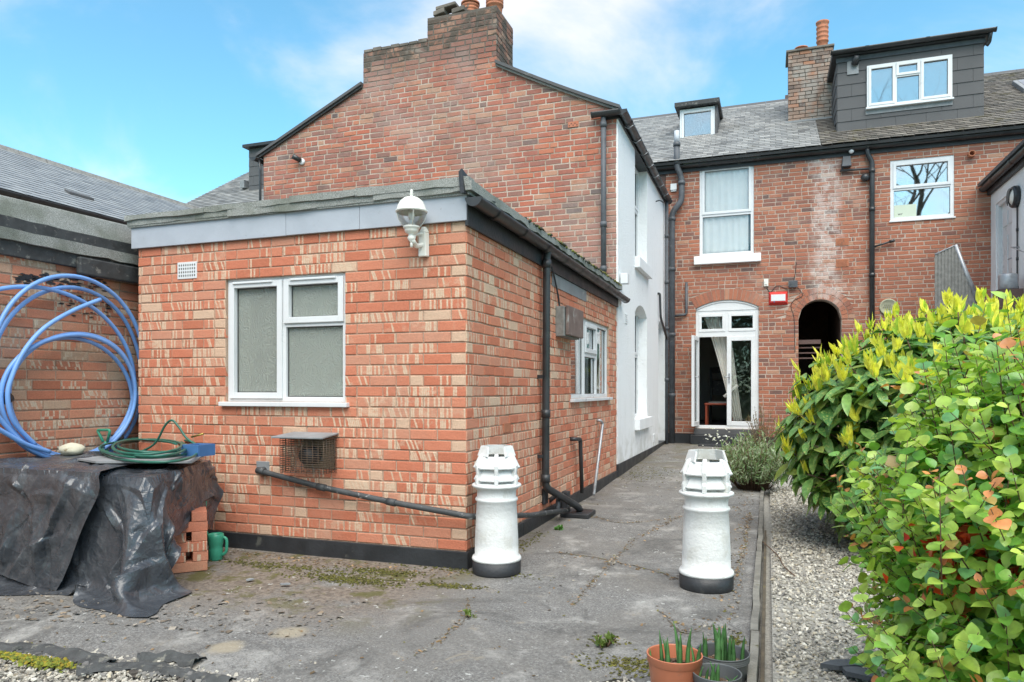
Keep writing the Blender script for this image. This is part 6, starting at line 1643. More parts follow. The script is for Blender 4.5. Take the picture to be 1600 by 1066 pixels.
plant_pot(1129, 1018, .105, .112, .16, M['pot_grey'], 'larger dark grey plastic plant pot with grooved rim beside the kerb', ('larger grey pot', blades([(-.01, .0, 7, .12, .20, .012), (-.07, .0, 2, .10, .13, .009), (.085, .01, 1, .10, .13, .008), (.03, -.01, 3, .10, .15, .010)], 2)), grooves=1)
plant_pot(1120, 1050, .125, .094, .15, M['pot_grey'], 'smaller dark grey plastic plant pot in front of the larger one', ('smaller grey pot', blades([(-.055, .015, 3, .05, .08, .007), (-.01, .01, 3, .07, .10, .008), (.05, -.01, 4, .03, .06, .005)], 3)))

# ================================================================== TARPAULIN HEAP
TZ = .685
quad = [(-5.0, 3.22), (-3.40, 3.22), (-3.86, 4.22), (-5.0, 4.40)]
hp = thing('covered_trestle', 'low bench of boards hidden under the black polythene', 'bench', (-4.3, 3.8, 0))
x = MB(); iq = [(-5.0, 3.27), (-3.50, 3.27), (-3.92, 4.16), (-5.0, 4.33)]; x.hexa([(a, b, TZ - .07) for a, b in iq] + [(a, b, TZ - .03) for a, b in iq]); x.build('board', M['timber'], hp)
for (a, b) in ((-4.85, 3.35), (-3.65, 3.35), (-4.85, 4.2)): x = MB(); x.box((a - .05, b - .05, .0), (a + .05, b + .05, TZ - .071)); x.build('leg', M['timber'], hp)
def drape(x0, y1, xr, yb, w, l, zstart, quad, top, seed, iters=420, h=.034, pad=.012, zvar=.05, ground=.006):
    """a cut sheet: from x0 to xr(y), from y1 down to yb(x); falls on a prism and the ground"""
    rs_ = np.random.RandomState(seed); nx = int(w / h) + 1; ny = int(l / h) + 1
    U, V_ = np.meshgrid(np.linspace(0, 1, nx), np.linspace(0, 1, ny))
    X = x0 + U * w; Y = y1 - V_ * l
    for _ in range(4): Y = y1 + (yb(X) - y1) * V_; X = x0 + (xr(Y) - x0) * U
    Z = np.full_like(X, zstart)
    for a in range(9):
        k = rs_.randn(2) * 9; Z += zvar / 3 * np.sin(k[0] * X + k[1] * Y + rs_.rand() * 6)
    p = np.stack([X, Y, Z], -1); v = np.zeros_like(p)
    q0 = np.stack([X, Y, X * 0], -1); D = lambda A, B: np.linalg.norm(A - B, axis=-1, keepdims=True)
    LX, LY = D(q0[:, 1:], q0[:, :-1]) * 1.03, D(q0[1:], q0[:-1]) * 1.02
    LD1, LD2 = D(q0[1:, 1:], q0[:-1, :-1]) * 1.025, D(q0[1:, :-1], q0[:-1, 1:]) * 1.025
    LX2, LY2 = D(q0[:, 2:], q0[:, :-2]) * 1.01, D(q0[2:], q0[:-2]) * 1.01
    Q = np.array(quad); c0 = Q.mean(0); E = []
    for i in range(4):
        a, b = Q[i], Q[(i + 1) % 4]; n = np.array([b[1] - a[1], -(b[0] - a[0])]); n /= np.linalg.norm(n)
        if np.dot(n, c0 - a) > 0: n = -n
        E.append((n, np.dot(n, a)))
    def con(A, B, L, st):
        d = B - A; l = np.linalg.norm(d, axis=-1, keepdims=True) + 1e-9; c = d * (.5 * st * (l - L) / l); A += c; B -= c
    for it in range(iters):
        v *= .975; v[..., 2] -= .0009
        old = p.copy(); p = p + v
        for rep in range(5):
            for s in (0, 1):
                m1 = p[:, s + 1::2].shape[1]; con(p[:, s:-1:2][:, :m1], p[:, s + 1::2], LX[:, s::2][:, :m1], 1)
                m1 = p[s + 1::2].shape[0]; con(p[s:-1:2][:m1], p[s + 1::2], LY[s::2][:m1], 1)
                con(p[s:-1:2, :-1][:m1], p[s + 1::2, 1:], LD1[s::2][:m1], .35); con(p[s:-1:2, 1:][:m1], p[s + 1::2, :-1], LD2[s::2][:m1], .35)
            for s in range(3):
                m1 = p[:, s + 2::3].shape[1]; con(p[:, s:-2:3][:, :m1], p[:, s + 2::3], LX2[:, s::3][:, :m1], .25)
                m1 = p[s + 2::3].shape[0]; con(p[s:-2:3][:m1], p[s + 2::3], LY2[s::3][:m1], .25)
            ds = np.stack([(p[..., 0] * n[0] + p[..., 1] * n[1]) - e - pad for n, e in E], -1); dt = p[..., 2] - top - pad
            ins = (ds < 0).all(-1) & (dt < 0); mx_ = ds.max(-1); ai = ds.argmax(-1)
            up = ins & (dt > mx_); p[..., 2] = np.where(up, top + pad, p[..., 2])
            sd = ins & ~up
            for i, (n, e) in enumerate(E):
                m = sd & (ai == i); p[..., 0] = np.where(m, p[..., 0] - ds[..., i] * n[0], p[..., 0]); p[..., 1] = np.where(m, p[..., 1] - ds[..., i] * n[1], p[..., 1])
            p[..., 2] = np.maximum(p[..., 2], ground); p[..., 0] = np.maximum(p[..., 0], -5.03); 
        v = p - old
        onf = (p[..., 2] <= ground + .001) | (np.abs(p[..., 2] - top - pad) < .002)
        v[onf] *= .35
    return p, np.ones((ny, nx), bool)
def clothmesh(name, p, kp, mat, lab, zup=0, seed=1, quad=None, top=0, nf=210):
    """refine the fallen sheet and raise sharp tent-shaped folds along random straight lines, steeper on one side"""
    def up(a):
        r_ = np.empty((a.shape[0] * 2 - 1, a.shape[1]) + a.shape[2:]); r_[::2] = a; r_[1::2] = (a[1:] + a[:-1]) / 2
        s_ = np.empty((r_.shape[0], a.shape[1] * 2 - 1) + a.shape[2:]); s_[:, ::2] = r_; s_[:, 1::2] = (r_[:, 1:] + r_[:, :-1]) / 2; return s_
    def sm(p, n):
        for _ in range(n): p[1:-1, 1:-1] = p[1:-1, 1:-1] * .5 + (p[:-2, 1:-1] + p[2:, 1:-1] + p[1:-1, :-2] + p[1:-1, 2:]) * .125
        return p
    p = sm(up(sm(up(sm(p, 7)), 3)), 2); ny, nx = p.shape[:2]; rq = np.random.RandomState(seed * 11 + 3)
    gu = np.gradient(p, axis=1); gv = np.gradient(p, axis=0); nn_ = np.cross(gu, gv); nn_ /= np.linalg.norm(nn_, axis=-1, keepdims=True) + 1e-9
    if nn_[..., 2].mean() < 0: nn_ = -nn_
    U, V = np.meshgrid(np.arange(nx) * .0085, np.arange(ny) * .0085); H_ = np.zeros((ny, nx)); lu, lv = nx * .0085, ny * .0085
    for k in range(nf):
        big = k < nf // 6; L_ = rq.uniform(.35, .9) if big else rq.uniform(.10, .42); th = rq.rand() * math.pi if rq.rand() < .55 else math.pi / 2 + rq.randn() * .35
        cu, cv = rq.rand() * lu, rq.rand() * lv; s_ = (U - cu) * math.cos(th) + (V - cv) * math.sin(th); t_ = -(U - cu) * math.sin(th) + (V - cv) * math.cos(th)
        t_ = t_ + .05 * np.sin(s_ * 7 + k); w1, w2 = (rq.uniform(.02, .05), rq.uniform(.07, .17)) if big else (rq.uniform(.010, .03), rq.uniform(.03, .08))
        if rq.rand() < .5: w1, w2 = w2, w1
        pr = np.where(t_ > 0, 1 - t_ / w1, 1 + t_ / w2).clip(0, 1); tp = ((L_ / 2 - np.abs(s_)) / (.35 * L_)).clip(0, 1)
        H_ += pr * tp * (rq.uniform(.022, .050) if big else rq.uniform(.006, .022)) * (1 if rq.rand() < .72 else -.6)
    H_ *= (np.minimum(np.minimum(U, lu - U), np.minimum(V, lv - V)) / .16).clip(0.12, 1)
    lift = np.where(p[..., 2] < .03, .45, np.where(nn_[..., 2] > .85, .5, 1.0))
    p = p + nn_ * (H_ * lift)[..., None]
    Q = np.array(quad); c0 = Q.mean(0); best = None
    for i in range(4):
        a, b = Q[i], Q[(i + 1) % 4]; n = np.array([b[1] - a[1], -(b[0] - a[0])]); n /= np.linalg.norm(n)
        if np.dot(n, c0 - a) > 0: n = -n
        ds = p[..., 0] * n[0] + p[..., 1] * n[1] - np.dot(n, a) - .012
        best = (ds, [(n, np.ones_like(ds, bool))]) if best is None else (np.maximum(best[0], ds), best[1] + [(n, ds >= best[0])])
    inside = (best[0] < 0) & (p[..., 2] < top + .012)
    risen = inside & (top + .012 - p[..., 2] < -best[0] + .03); p[..., 2] = np.where(risen, top + .012, p[..., 2]); side = inside & ~risen
    own = np.zeros((ny, nx), int)
    for i, (n, m_) in enumerate(best[1]): own = np.where(m_, i, own)
    for i, (n, m_) in enumerate(best[1]):
        s_ = side & (own == i); p[..., 0] -= np.where(s_, best[0] * n[0], 0); p[..., 1] -= np.where(s_, best[0] * n[1], 0)
    p[..., 2] = np.maximum(p[..., 2], .005) + zup
    b = MB(); b.add(p.reshape(-1, 3).tolist(), [(j * nx + i, j * nx + i + 1, (j + 1) * nx + i + 1, (j + 1) * nx + i) for j in range(ny - 1) for i in range(nx - 1)], smooth=False)
    o_ = one(b, name, mat, lab, 'tarpaulin')
    sd = o_.modifiers.new('thickness', 'SOLIDIFY'); sd.thickness = .0012
    return o_
def xr1(Y): return np.where(Y > 3.35, np.maximum(-2.98 - (Y - 3.35) * 1.1, -3.20 - np.clip(Y - 3.35, 0, .9) * .46), -2.98 - .35 * np.clip(3.1 - Y, 0, 1)) + .02 * np.sin(Y * 17)
def yb1(X): return 2.52 + .05 * np.sin(X * 3.1) + .04 * np.sin(X * 9) + .28 * np.clip(X + 3.55, 0, 1)
p1, kk1 = drape(-5.0, 4.42, xr1, yb1, 1.8, 2.1, .80, quad, TZ, 3)
clothmesh('black_tarpaulin', p1, kk1, M['tarp'], 'large crumpled black polythene sheet draped over the bench down to the ground', quad=quad, top=TZ)
def xr2(Y): return -3.66 + np.where(Y < 3.25, (Y - 3.25) * .62, -(Y - 3.25) * .5) + .012 * np.sin(Y * 12)
def yb2(X): return 2.68 + .04 * np.sin(X * 5)
quad2 = [(-5.1, 3.16), (-3.34, 3.16), (-3.80, 4.3), (-5.1, 4.5)]
p2, kk2 = drape(-5.0, 4.3, xr2, yb2, 1.4, 1.6, .86, quad2, TZ + .02, 8, pad=.03)
clothmesh('black_tarpaulin', p2, kk2, M['tarp'], 'second shorter polythene sheet lying over the left of the heap', seed=4, zup=.0, quad=quad2, top=TZ + .03, nf=150)
# bricks stacked crosswise beneath the tarpaulin's right end
cx, cy = -3.70, 3.84; rz = .80
for L_ in range(6):
    for s in (0, 1):
        a = rz + (math.pi / 2 if L_ % 2 else 0); off = -.064 if s == 0 else .064
        ox, oy = cx - off * math.sin(a), cy + off * math.cos(a)
        b = MB(); b.box((-.112, -.0475, 0), (.112, .0475, .0645)); j = q.uniform(-.05, .05)
        me_o = b.build('loose_brick', M['brick_new'] if L_ else M['brick_worn'], None, bevel=.004)
        me_o.location = (ox, oy, .004 + L_ * .0662); me_o.rotation_euler = (0, 0, a + j); me_o.color = (q.uniform(.3, .8), q.choice([0, .2, .5]), q.random() * .9, 1)
        me_o['category'] = 'brick'; me_o['group'] = 'bricks stacked crosswise under the tarpaulin'
        me_o['label'] = (('front' if L_ % 2 else 'left') if s == 0 else ('rear' if L_ % 2 else 'right')) + ' loose red brick, ' + ['lowest', 'second', 'third', 'fourth', 'fifth', 'topmost'][L_] + ' layer of the stack under the tarpaulin'
# things on the heap
zt_ = TZ + .05
c = onZ(112, 712, zt_); b = MB(); n, m = 16, 8
vs = []; 
for j in range(m + 1):
    for i in range(n):
        ph, th = math.pi * j / m, 6.283 * i / n; d_ = Vector((math.sin(ph) * math.cos(th), math.sin(ph) * math.sin(th), math.cos(ph)))
        r_ = 1 + .22 * mn.noise(d_ * 1.7 + Vector((3, 1, 0))); vs.append((c.x + d_.x * .105 * r_, c.y + d_.y * .07 * r_, zt_ + .045 + d_.z * .048 * r_))
b.add(vs, [(j * n + i, j * n + (i + 1) % n, (j + 1) * n + (i + 1) % n, (j + 1) * n + i) for j in range(m) for i in range(n)], smooth=True)
one(b, 'pale_stone', M['stone_white'], 'bleached rounded stone resting on the heap beside the blue coil', 'stone')
A = [onZ(a, b, zt_ + .01) for a, b in ((118, 719), (190, 712), (312, 706), (318, 714), (300, 724), (150, 724))]
x = MB(); x.add([v for v in A] + [v + Vector((0, 0, .012)) for v in A], [tuple(range(6))[::-1], tuple(range(6, 12))] + [(i, (i + 1) % 6, (i + 1) % 6 + 6, i + 6) for i in range(6)])
one(x, 'slate_sheet', M['lead'], 'flat grey sheet lying under the coiled green hose', 'sheet')
c0, c1_ = onZ(300, 717, zt_ + .02), onZ(328, 715, zt_ + .02)
bb = thing('blue_box', 'shallow blue plastic box at the back of the heap by the wall', 'box', (c1_.x - .06, c1_.y + .06, zt_))
x = MB(); c1_ = c1_ + Vector((-.10, .0, 0)); bx0, by0 = c1_.x - .15, c1_.y
x.box((bx0, by0, zt_ + .02), (c1_.x, by0 + .02, zt_ + .10)); x.box((bx0, by0 + .14, zt_ + .02), (c1_.x, by0 + .16, zt_ + .10)); x.box((bx0, by0 + .021, zt_ + .02), (bx0 + .02, by0 + .139, zt_ + .10)); x.box((c1_.x - .02, by0 + .021, zt_ + .02), (c1_.x, by0 + .139, zt_ + .10)); x.box((bx0 + .021, by0 + .021, zt_ + .02), (c1_.x - .021, by0 + .139, zt_ + .03))
x.build('box_shell', M['blue_plastic'], bb)
# green hose
gh = thing('garden_hose', 'dark green garden hose coiled on top of the covered heap', 'hose', onZ(235, 705, zt_ + .02))
pts = []; zc = zt_ + .035
for k in range(0, 6 * 24):
    f = k / 24; an = 6.283 * f; j = int(f)
    ex, ey = 76 - 5 * j + 6 * math.sin(an * .5 + j), 17 - 1.4 * j
    pts.append(onZ(232 + 12 * math.sin(f * 2.1) + (ex + 5 * math.sin(f * 5.3)) * math.cos(an), 703 - f * 1.2 + (ey + 3 * math.sin(f * 3.7 + 1)) * math.sin(an), zc + .010 * f + .010 * math.sin(an * 1.5 + f)))
x = MB(); x.tube(pts, .0085, 8); x.build('hose_coil', M['green_hose'], gh)
b0 = onZ(213, 697, zc + .05); e0 = onZ(300, 690, zc + .05); 
base = onZ(255, 700, zc)
def atd(px, py, ref): d = ray(px, py); return Vector((0, 0, CAMH)) + d * (ref.y / d.y)
x = MB(); x.tube(smooth_path([atd(205, 712, base), atd(240, 695, base), atd(258, 665, base), atd(269, 657, base), atd(280, 668, base), atd(292, 685, base), atd(310, 697, base)]), .0085, 8); x.build('hose_loop', M['green_hose'], gh)
x = MB(); x.tube([atd(299, 683, base), atd(318, 678, base)], .007, 8); x.build('hose_end', simple('brass', (.35, .28, .08), .35, .1, 9, .1, 30, metal=.8), gh)
x = MB(); x.tube([atd(248, 714, base), atd(262, 716, base)], .013, 8); x.tube([atd(255, 710, base), atd(257, 720, base)], .009, 8); x.build('tap_fitting', M['steel'], gh)
# spade handle
rf = Vector((0, 4.25, 0)); x = MB()
sh = thing('spade_handle', 'green D shaped spade grip poking up behind the heap', 'spade', atd(165, 715, rf))
x.tube(corner_path([atd(161, 690, rf), atd(152, 672, rf), atd(172, 672, rf), atd(168, 690, rf)], .02), .011, 8); x.build('grip', M['green_plastic'], sh)
x = MB(); x.tube([atd(165, 690, rf), atd(170, 740, rf)], .014, 8); x.build('shaft', M['green_plastic'], sh)
# jade green can
c = onZ(337, 875, 0); t = thing('watering_can', 'jade green plastic watering jug between brick stack and extension wall', 'watering can', (c.x, c.y, 0))
x = MB(); x.lathe([(0, 0), (.042, 0), (.047, .008), (.049, .08), (.046, .10), (.053, .12), (.056, .165), (.054, .185), (.049, .188), (.042, .17), (.038, .12)], c.x, c.y, 32, .0); x.build('body', M['green_plastic'], t)
hv = Vector((CT, ST, 0)); C_ = Vector((c.x, c.y, 0))
x = MB(); x.tube(corner_path([C_ + hv * .052 + Vector((0, 0, .165)), C_ + hv * .080 + Vector((0, 0, .15)), C_ + hv * .078 + Vector((0, 0, .055)), C_ + hv * .040 + Vector((0, 0, .03))], .03), .011, 8); x.build('handle', M['green_plastic'], t)
x = MB(); x.tube(corner_path([C_ - hv * .05 + Vector((0, 0, .17)), C_ - hv * .085 + Vector((0, 0, .24)), C_ - hv * .07 + Vector((0, 0, .42))], .03), .008, 8); x.build('spout', M['green_plastic'], t)

# ================================================================== BLUE PIPE COIL
bc = thing('blue_pipe_coil', 'large loose coil of blue plastic water pipe leaning on the brick wall', 'pipe coil', (-4.93, 3.9, .72))
def loop(cx, cy, rx, ry, X, ph=0, wob=3, a0=0, a1=360, name='coil_loop', seed=0):
    z = random.Random(seed); pts = []; n = 64
    w1, w2 = z.uniform(0, 6), z.uniform(0, 6)
    for k in range(n + (0 if a1 - a0 == 360 else 1)):
        an = R(a0 + (a1 - a0) * k / n); wv = wob * math.sin(2 * an + w1) + wob * .6 * math.sin(3 * an + w2)
        pts.append(onX(cx + (rx + wv) * math.cos(an), cy - (ry + wv) * math.sin(an), X + .012 * math.sin(an + w1)))
    x = MB(); x.tube(pts, .0158, 10, closed=(a1 - a0 == 360)); x.build(name, M['blue_hose'], bc)
loop(108, 619, 103, 98, -4.90, seed=1); loop(112, 616, 99, 94, -4.945, seed=2); loop(104, 624, 101, 97, -4.97, seed=3, wob=2)
loop(105, 573, 117, 145, -4.925, seed=4, wob=2); loop(106, 586, 120, 134, -4.99, seed=5, wob=4)
loop(38, 600, 172, 152, -4.96, a0=-38, a1=112, wob=0, name='coil_tail')
x = MB(); x.tube(smooth_path([onX(a, b, -4.88) for a, b in ((157, 468), (115, 485), (70, 512), (38, 548), (18, 590), (12, 622), (22, 660), (55, 695))]), .0158, 10); x.build('coil_end', M['blue_hose'], bc)
x = MB(); x.tube(smooth_path([onX(a, b, -4.87) for a, b in ((-30, 610), (0, 655), (45, 700), (95, 722))]), .0158, 10); x.tube(smooth_path([onX(a, b, -4.85) for a, b in ((-40, 650), (0, 672), (40, 694), (78, 706))]), .0158, 10); x.build('coil_tail', M['blue_hose'], bc)
for (a, b, v) in ((10, 622, 1), (184, 684, 0)):
    P = onX(a, b, -4.93); x = MB(); 
    x.tube([P + Vector((0, -.02, -.012)), P + Vector((0, .02, .012))], .042, 12); x.build('tape_tie', M['black_pvc'], bc)

# front membrane
def crumple(name, pts, wid, seed, lab, mat=M['membrane'], amp=.03, z=-.03):
    P = smooth_path(pts, 10); n = 10; V = []; qq = random.Random(seed)
    for i, p in enumerate(P):
        t = (P[min(i + 1, len(P) - 1)] - P[max(i - 1, 0)]).normalized(); s = Vector((-t.y, t.x, 0)); w_ = wid * (.6 + .6 * abs(mn.noise(Vector((i * .22, seed, 0)))))
        for k in range(n + 1):
            f = k / n - .5; c = p + s * (w_ * f)
            hgt = amp * (1 - (2 * f) ** 2) * (.5 + .9 * abs(mn.noise(Vector((c.x * 6, c.y * 14, seed))))) + amp * .5 * abs(mn.noise(Vector((c.x * 19, c.y * 30, seed))))
            V.append((c.x, c.y, z + hgt))
    b = MB().add(V, [(i * (n + 1) + k, i * (n + 1) + k + 1, (i + 1) * (n + 1) + k + 1, (i + 1) * (n + 1) + k) for i in range(len(P) - 1) for k in range(n)])
    o_ = one(b, name, mat, lab, 'fabric'); sd = o_.modifiers.new('thickness', 'SOLIDIFY'); sd.thickness = .0015
gm = lambda a, b: onZ(a, b, -.03)
crumple('weed_membrane', [gm(-20, 1012), gm(50, 1016), gm(110, 1025), gm(170, 1040)], .16, 2, 'crumpled dark weed fabric along the broken yard edge at left')
crumple('weed_membrane', [gm(120, 1052), gm(180, 1044), gm(240, 1046), gm(300, 1058), gm(360, 1068)], .12, 5, 'narrow twisted strip of weed fabric across the front gravel')
crumple('weed_membrane', [gm(215, 1036), gm(265, 1032), gm(312, 1040)], .10, 8, 'short piece of grey weed fabric draped on the yard lip', amp=.05, z=-.03)
n = 240; xx = -3.9 + 2.6 * rs.rand(n); P = np.array([(a, edge(a) - .02 - abs(rs.randn()) * .05, -.045 + .03 * rs.rand()) for a in xx])
scatter('edge_rubble', P, .012 + .03 * rs.rand(n) ** 2, pick(rs, n, [(.10, .10, .095), (.16, .155, .15), (.08, .07, .06), (.22, .21, .19)]), M['stones'], kind='stuff', seed=19)

# ================================================================== PLANTS
def frame_rot(ax, nr):
    """arrays: leaf axis, leaf normal -> rotation matrices with columns x=side, y=axis, z=normal"""
    ax = ax / np.linalg.norm(ax, axis=1, keepdims=True); sd = np.cross(ax, nr); sd /= np.linalg.norm(sd, axis=1, keepdims=True) + 1e-9; nz = np.cross(sd, ax)
    return np.stack([sd, ax, nz], -1)
def leaf_tmpl(width, fold, curl, seg=5, shape=1.0):
    V = []; F = []
    for k in range(seg + 1):
        f = k / seg; w_ = width * (math.sin(math.pi * min(1, f ** shape)) ** .75 if 0 < f < 1 else .02); z = -curl * f * f
        V += [(-w_, f, z + fold * w_), (0, f, z), (w_, f, z + fold * w_)]
    for k in range(seg): F += [(3 * k, 3 * k + 1, 3 * k + 4, 3 * k + 3), (3 * k + 1, 3 * k + 2, 3 * k + 5, 3 * k + 4)]
    return np.array(V, float), F
def leaves(T, name, stuff, base, ax, nr, size, cols, mat, tm, nparts=300, seed=0):
    V, F = tm; n = len(base)
    rot = frame_rot(ax, nr); d = -base[:, 0] * ST + base[:, 1] * CT; sx = (base[:, 0] * CT + base[:, 1] * ST) / d * FPX + 800
    sy = HY - (base[:, 2] - CAMH) / d * FPX
    vis = (sx > 900) & (sx < 1640) & (sy < 1100) & (sy > 0)
    # nearer and outermost leaves first
    c = base.mean(0); outw = ((base - c) * (np.array([0, 0, CAMH]) - c)).sum(1)
    score = np.where(vis, size / d * (1 + .35 * outw / (np.abs(outw).max() + 1e-6)), 0); od = np.argsort(-score)
    me = bpy.data.meshes.new(name); me.from_pydata(V.tolist(), [], F); me.polygons.foreach_set('use_smooth', [True] * len(F)); me.materials.append(mat)
    off = np.array(T['_b'])
    for i in od[:nparts]:
        o = bpy.data.objects.new(name, me); COL.objects.link(o); o.parent = T
        m4 = Matrix([list(rot[i][r] * size[i]) + [base[i][r] - off[r]] for r in range(3)] + [[0, 0, 0, 1]])
        o.matrix_local = m4; o.color = (*cols[i], 1)
    r_ = od[nparts:]
    if len(r_): scatter(stuff, base[r_], size[r_], cols[r_], mat, tmpl=V, tf=F, seed=seed, smooth=True, jitter=.0, parent=T, rots=rot[r_] , kind='stuff')
_sc = scatter
def unit(a): return a / (np.linalg.norm(a, axis=-1, keepdims=True) + 1e-9)
# ---- speckled laurel
rs = np.random.RandomState(21)
LC, LRad = np.array([1.46, 6.50, .86]), np.array([1.36, 1.42, .98])
lt = thing('speckled_laurel', 'big rounded shrub with glossy speckled leaves and upright yellow green tips', 'shrub', (1.5, 6.75, -.02))
tips = []; 
while len(tips) < 1050:
    d = unit(rs.randn(3)); 
    k = 1 - .32 * rs.rand() ** 1.6; s = LC + d * LRad * k * (1 + .10 * mn.noise(Vector(d * 2.3)))
    if d[1] > .55 and rs.rand() < .8: continue
    if s[2] < .04: continue
    tips.append((s, d, k))
stem = MB(); B, A_, N_, Sz, Cc = [], [], [], [], []; SB, SA, SN, SS, SCc = [], [], [], [], []
for (s, d, k) in tips:
    base0 = LC + (s - LC) * .35 + np.array([0, 0, -.35]); g = unit(d * .8 + np.array([0, 0, .55 + .3 * rs.rand()]) + rs.randn(3) * .12)
    if rs.rand() < .35: stem.tube([Vector(base0), Vector((base0 + s) / 2 + np.array([0, 0, -.04])), Vector(s)], [.010, .007, .005], 5)
    nl = rs.randint(6, 10); a0 = rs.rand() * 6.28
    u_ = unit(np.cross(g, [0.3, .1, 1.])); w_ = np.cross(g, u_)
    for i in range(nl):
        an = a0 + i * 2.4; rad = u_ * math.cos(an) + w_ * math.sin(an); lv = i / nl
        ax = unit(rad * (.9) + g * (.55 - .75 * lv) + np.array([0, 0, -.38 - .3 * rs.rand()]))
        B.append(s - g * (.02 + .13 * lv)); A_.append(ax); N_.append(unit(g + np.array([0, 0, .6]) + rs.randn(3) * .15)); Sz.append(.185 * (.6 + .65 * rs.rand()))
        t_ = rs.rand(); c = np.array([.075, .20, .055]) * (1 - t_) + np.array([.20, .36, .09]) * t_
        if rs.rand() < .10: c = np.array([.20, .26, .05])
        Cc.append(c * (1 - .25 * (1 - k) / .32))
    if (d[2] > -.35 and rs.rand() < (.9 if d[2] > .35 else .35)) and k > .80:
        for i in range(rs.randint(6, 11)):
            ax = unit(np.array([0, 0, 1.]) + d * .35 + rs.randn(3) * .26); ra = unit(rs.randn(3)) * .018
            SB.append(s + g * .01 + ra); SA.append(ax); SN.append(unit(d + ra * 8)); SS.append(.115 * (.6 + .6 * rs.rand())); SCc.append(np.array([.82, .76, .13]) * (.8 + .3 * rs.rand()) if rs.rand() < .8 else np.array([.40, .55, .08]))
# dark inner foliage
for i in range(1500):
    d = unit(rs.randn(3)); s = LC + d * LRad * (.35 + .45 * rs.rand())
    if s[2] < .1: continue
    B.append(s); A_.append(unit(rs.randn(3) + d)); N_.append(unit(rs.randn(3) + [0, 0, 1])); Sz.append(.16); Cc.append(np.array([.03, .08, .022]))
arr = lambda z: np.array(z, float)
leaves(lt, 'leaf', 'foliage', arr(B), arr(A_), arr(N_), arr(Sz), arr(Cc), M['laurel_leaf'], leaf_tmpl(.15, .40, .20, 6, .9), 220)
leaves(lt, 'young_shoot', 'young_shoots', arr(SB), arr(SA), arr(SN), arr(SS), arr(SCc), M['shoot'], leaf_tmpl(.11, .6, -.04, 4, .8), 80)
stem.build('stems', M['twig'], lt, kind='stuff')
# ---- near shrub with round leaves
rs = np.random.RandomState(33)
PC, PR = np.array([.96, 2.72, .66]), np.array([.73, .95, .86])
pt = thing('round_leaved_shrub', 'near shrub with small round bright green leaves and orange new tips', 'shrub', (.92, 2.72, -.02))
tw = MB(); B, A_, N_, Sz, Cc = [], [], [], [], []
cnt = 0
while cnt < 1050:
    d = unit(rs.randn(3))
    if d[2] < -.75 or (d[0] > .5 and d[1] > -.3 and rs.rand() < .6): continue
    k = 1 - .30 * rs.rand() ** 1.4; s = PC + d * PR * k * (1 + .16 * mn.noise(Vector(d * 2.6)) ); cnt += 1
    if s[2] < .08: continue
    L_ = .22 + .16 * rs.rand(); g = unit(d + np.array([0, 0, .45]) + rs.randn(3) * .35); st0 = s - g * L_ + np.array([0, 0, -.03])
    bend = np.array([0, 0, .03]); pth = [st0, (st0 + s) / 2 - bend * .5, s]
    tw.tube([Vector(p) for p in pth], [.0025, .0018, .001], 5)
    nl = int(L_ / .0195); u_ = unit(np.cross(g, [0.2, .3, 1.])); w_ = np.cross(g, u_); a0 = rs.rand() * 6.28; red = rs.rand() < .22
    for i in range(nl):
        f = (i + .5) / nl; p = st0 + (s - st0) * f; an = a0 + i * 2.6; rad = u_ * math.cos(an) + w_ * math.sin(an)
        ax = unit(rad + g * (.35 + .5 * f) + rs.randn(3) * .15); N_.append(unit(np.array([0, 0, .9]) + d * .5 + g * .3 + rs.randn(3) * .3)); B.append(p); A_.append(ax)
        Sz.append(.055 * (.65 + .6 * rs.rand()) * (1 - .25 * f))
        t_ = rs.rand(); c = np.array([.18, .39, .07]) * (1 - t_) + np.array([.53, .66, .13]) * t_
        if rs.rand() < .10: c = np.array([.18, .40, .16])
        if red and f > .78: Sz[-1] *= .72; c = np.array([.72, .28, .11]) * (.7 + .5 * rs.rand())
        elif rs.rand() < .02: c = np.array([.45, .30, .10])
        Cc.append(c * (1 - .12 * (1 - k) / .3))
for i in range(5000):
    d = unit(rs.randn(3)); s = PC + d * PR * (.3 + .5 * rs.rand())
    if s[2] < .05: continue
    B.append(s); A_.append(unit(rs.randn(3) + d)); N_.append(unit(rs.randn(3) * .6 + [0, 0, 1])); Sz.append(.045); Cc.append(np.array([.15, .38, .06]) * (.7 + .6 * rs.rand()))
leaves(pt, 'leaf', 'foliage', arr(B), arr(A_), arr(N_), arr(Sz), arr(Cc), M['leaf'], leaf_tmpl(.36, .30, .14, 5, .80), 300)
for i in range(5):
    a = PC + np.array([rs.randn() * .05, rs.randn() * .08, -.6]); e = PC + unit(rs.randn(3) + [0, 0, .6]) * PR * .6
    tw.tube(smooth_path([Vector(a), Vector((a + e) / 2 + rs.randn(3) * .03), Vector(e)]), .009, 6)
tw.build('twigs', M['twig'], pt, kind='stuff')
# orange red blossom mass showing through the shrub
rs = np.random.RandomState(5); n = 620
fc = onY(1540, 868, 2.42); P = np.stack([fc.x + rs.randn(n) * .075, fc.y + rs.randn(n) * .035, fc.z + rs.randn(n) * .06], 1)
V, F = leaf_tmpl(.45, .5, .3, 3, .8)
scatter('red_blossom', P, np.full(n, .028), pick(rs, n, [(.62, .07, .02), (.75, .12, .03), (.50, .04, .02), (.80, .25, .12)]), M['shoot'], tmpl=V, tf=F, parent=pt, rots=frame_rot(unit(rs.randn(n, 3)), unit(rs.randn(n, 3))), jitter=0, kind='stuff', seed=2, smooth=True)
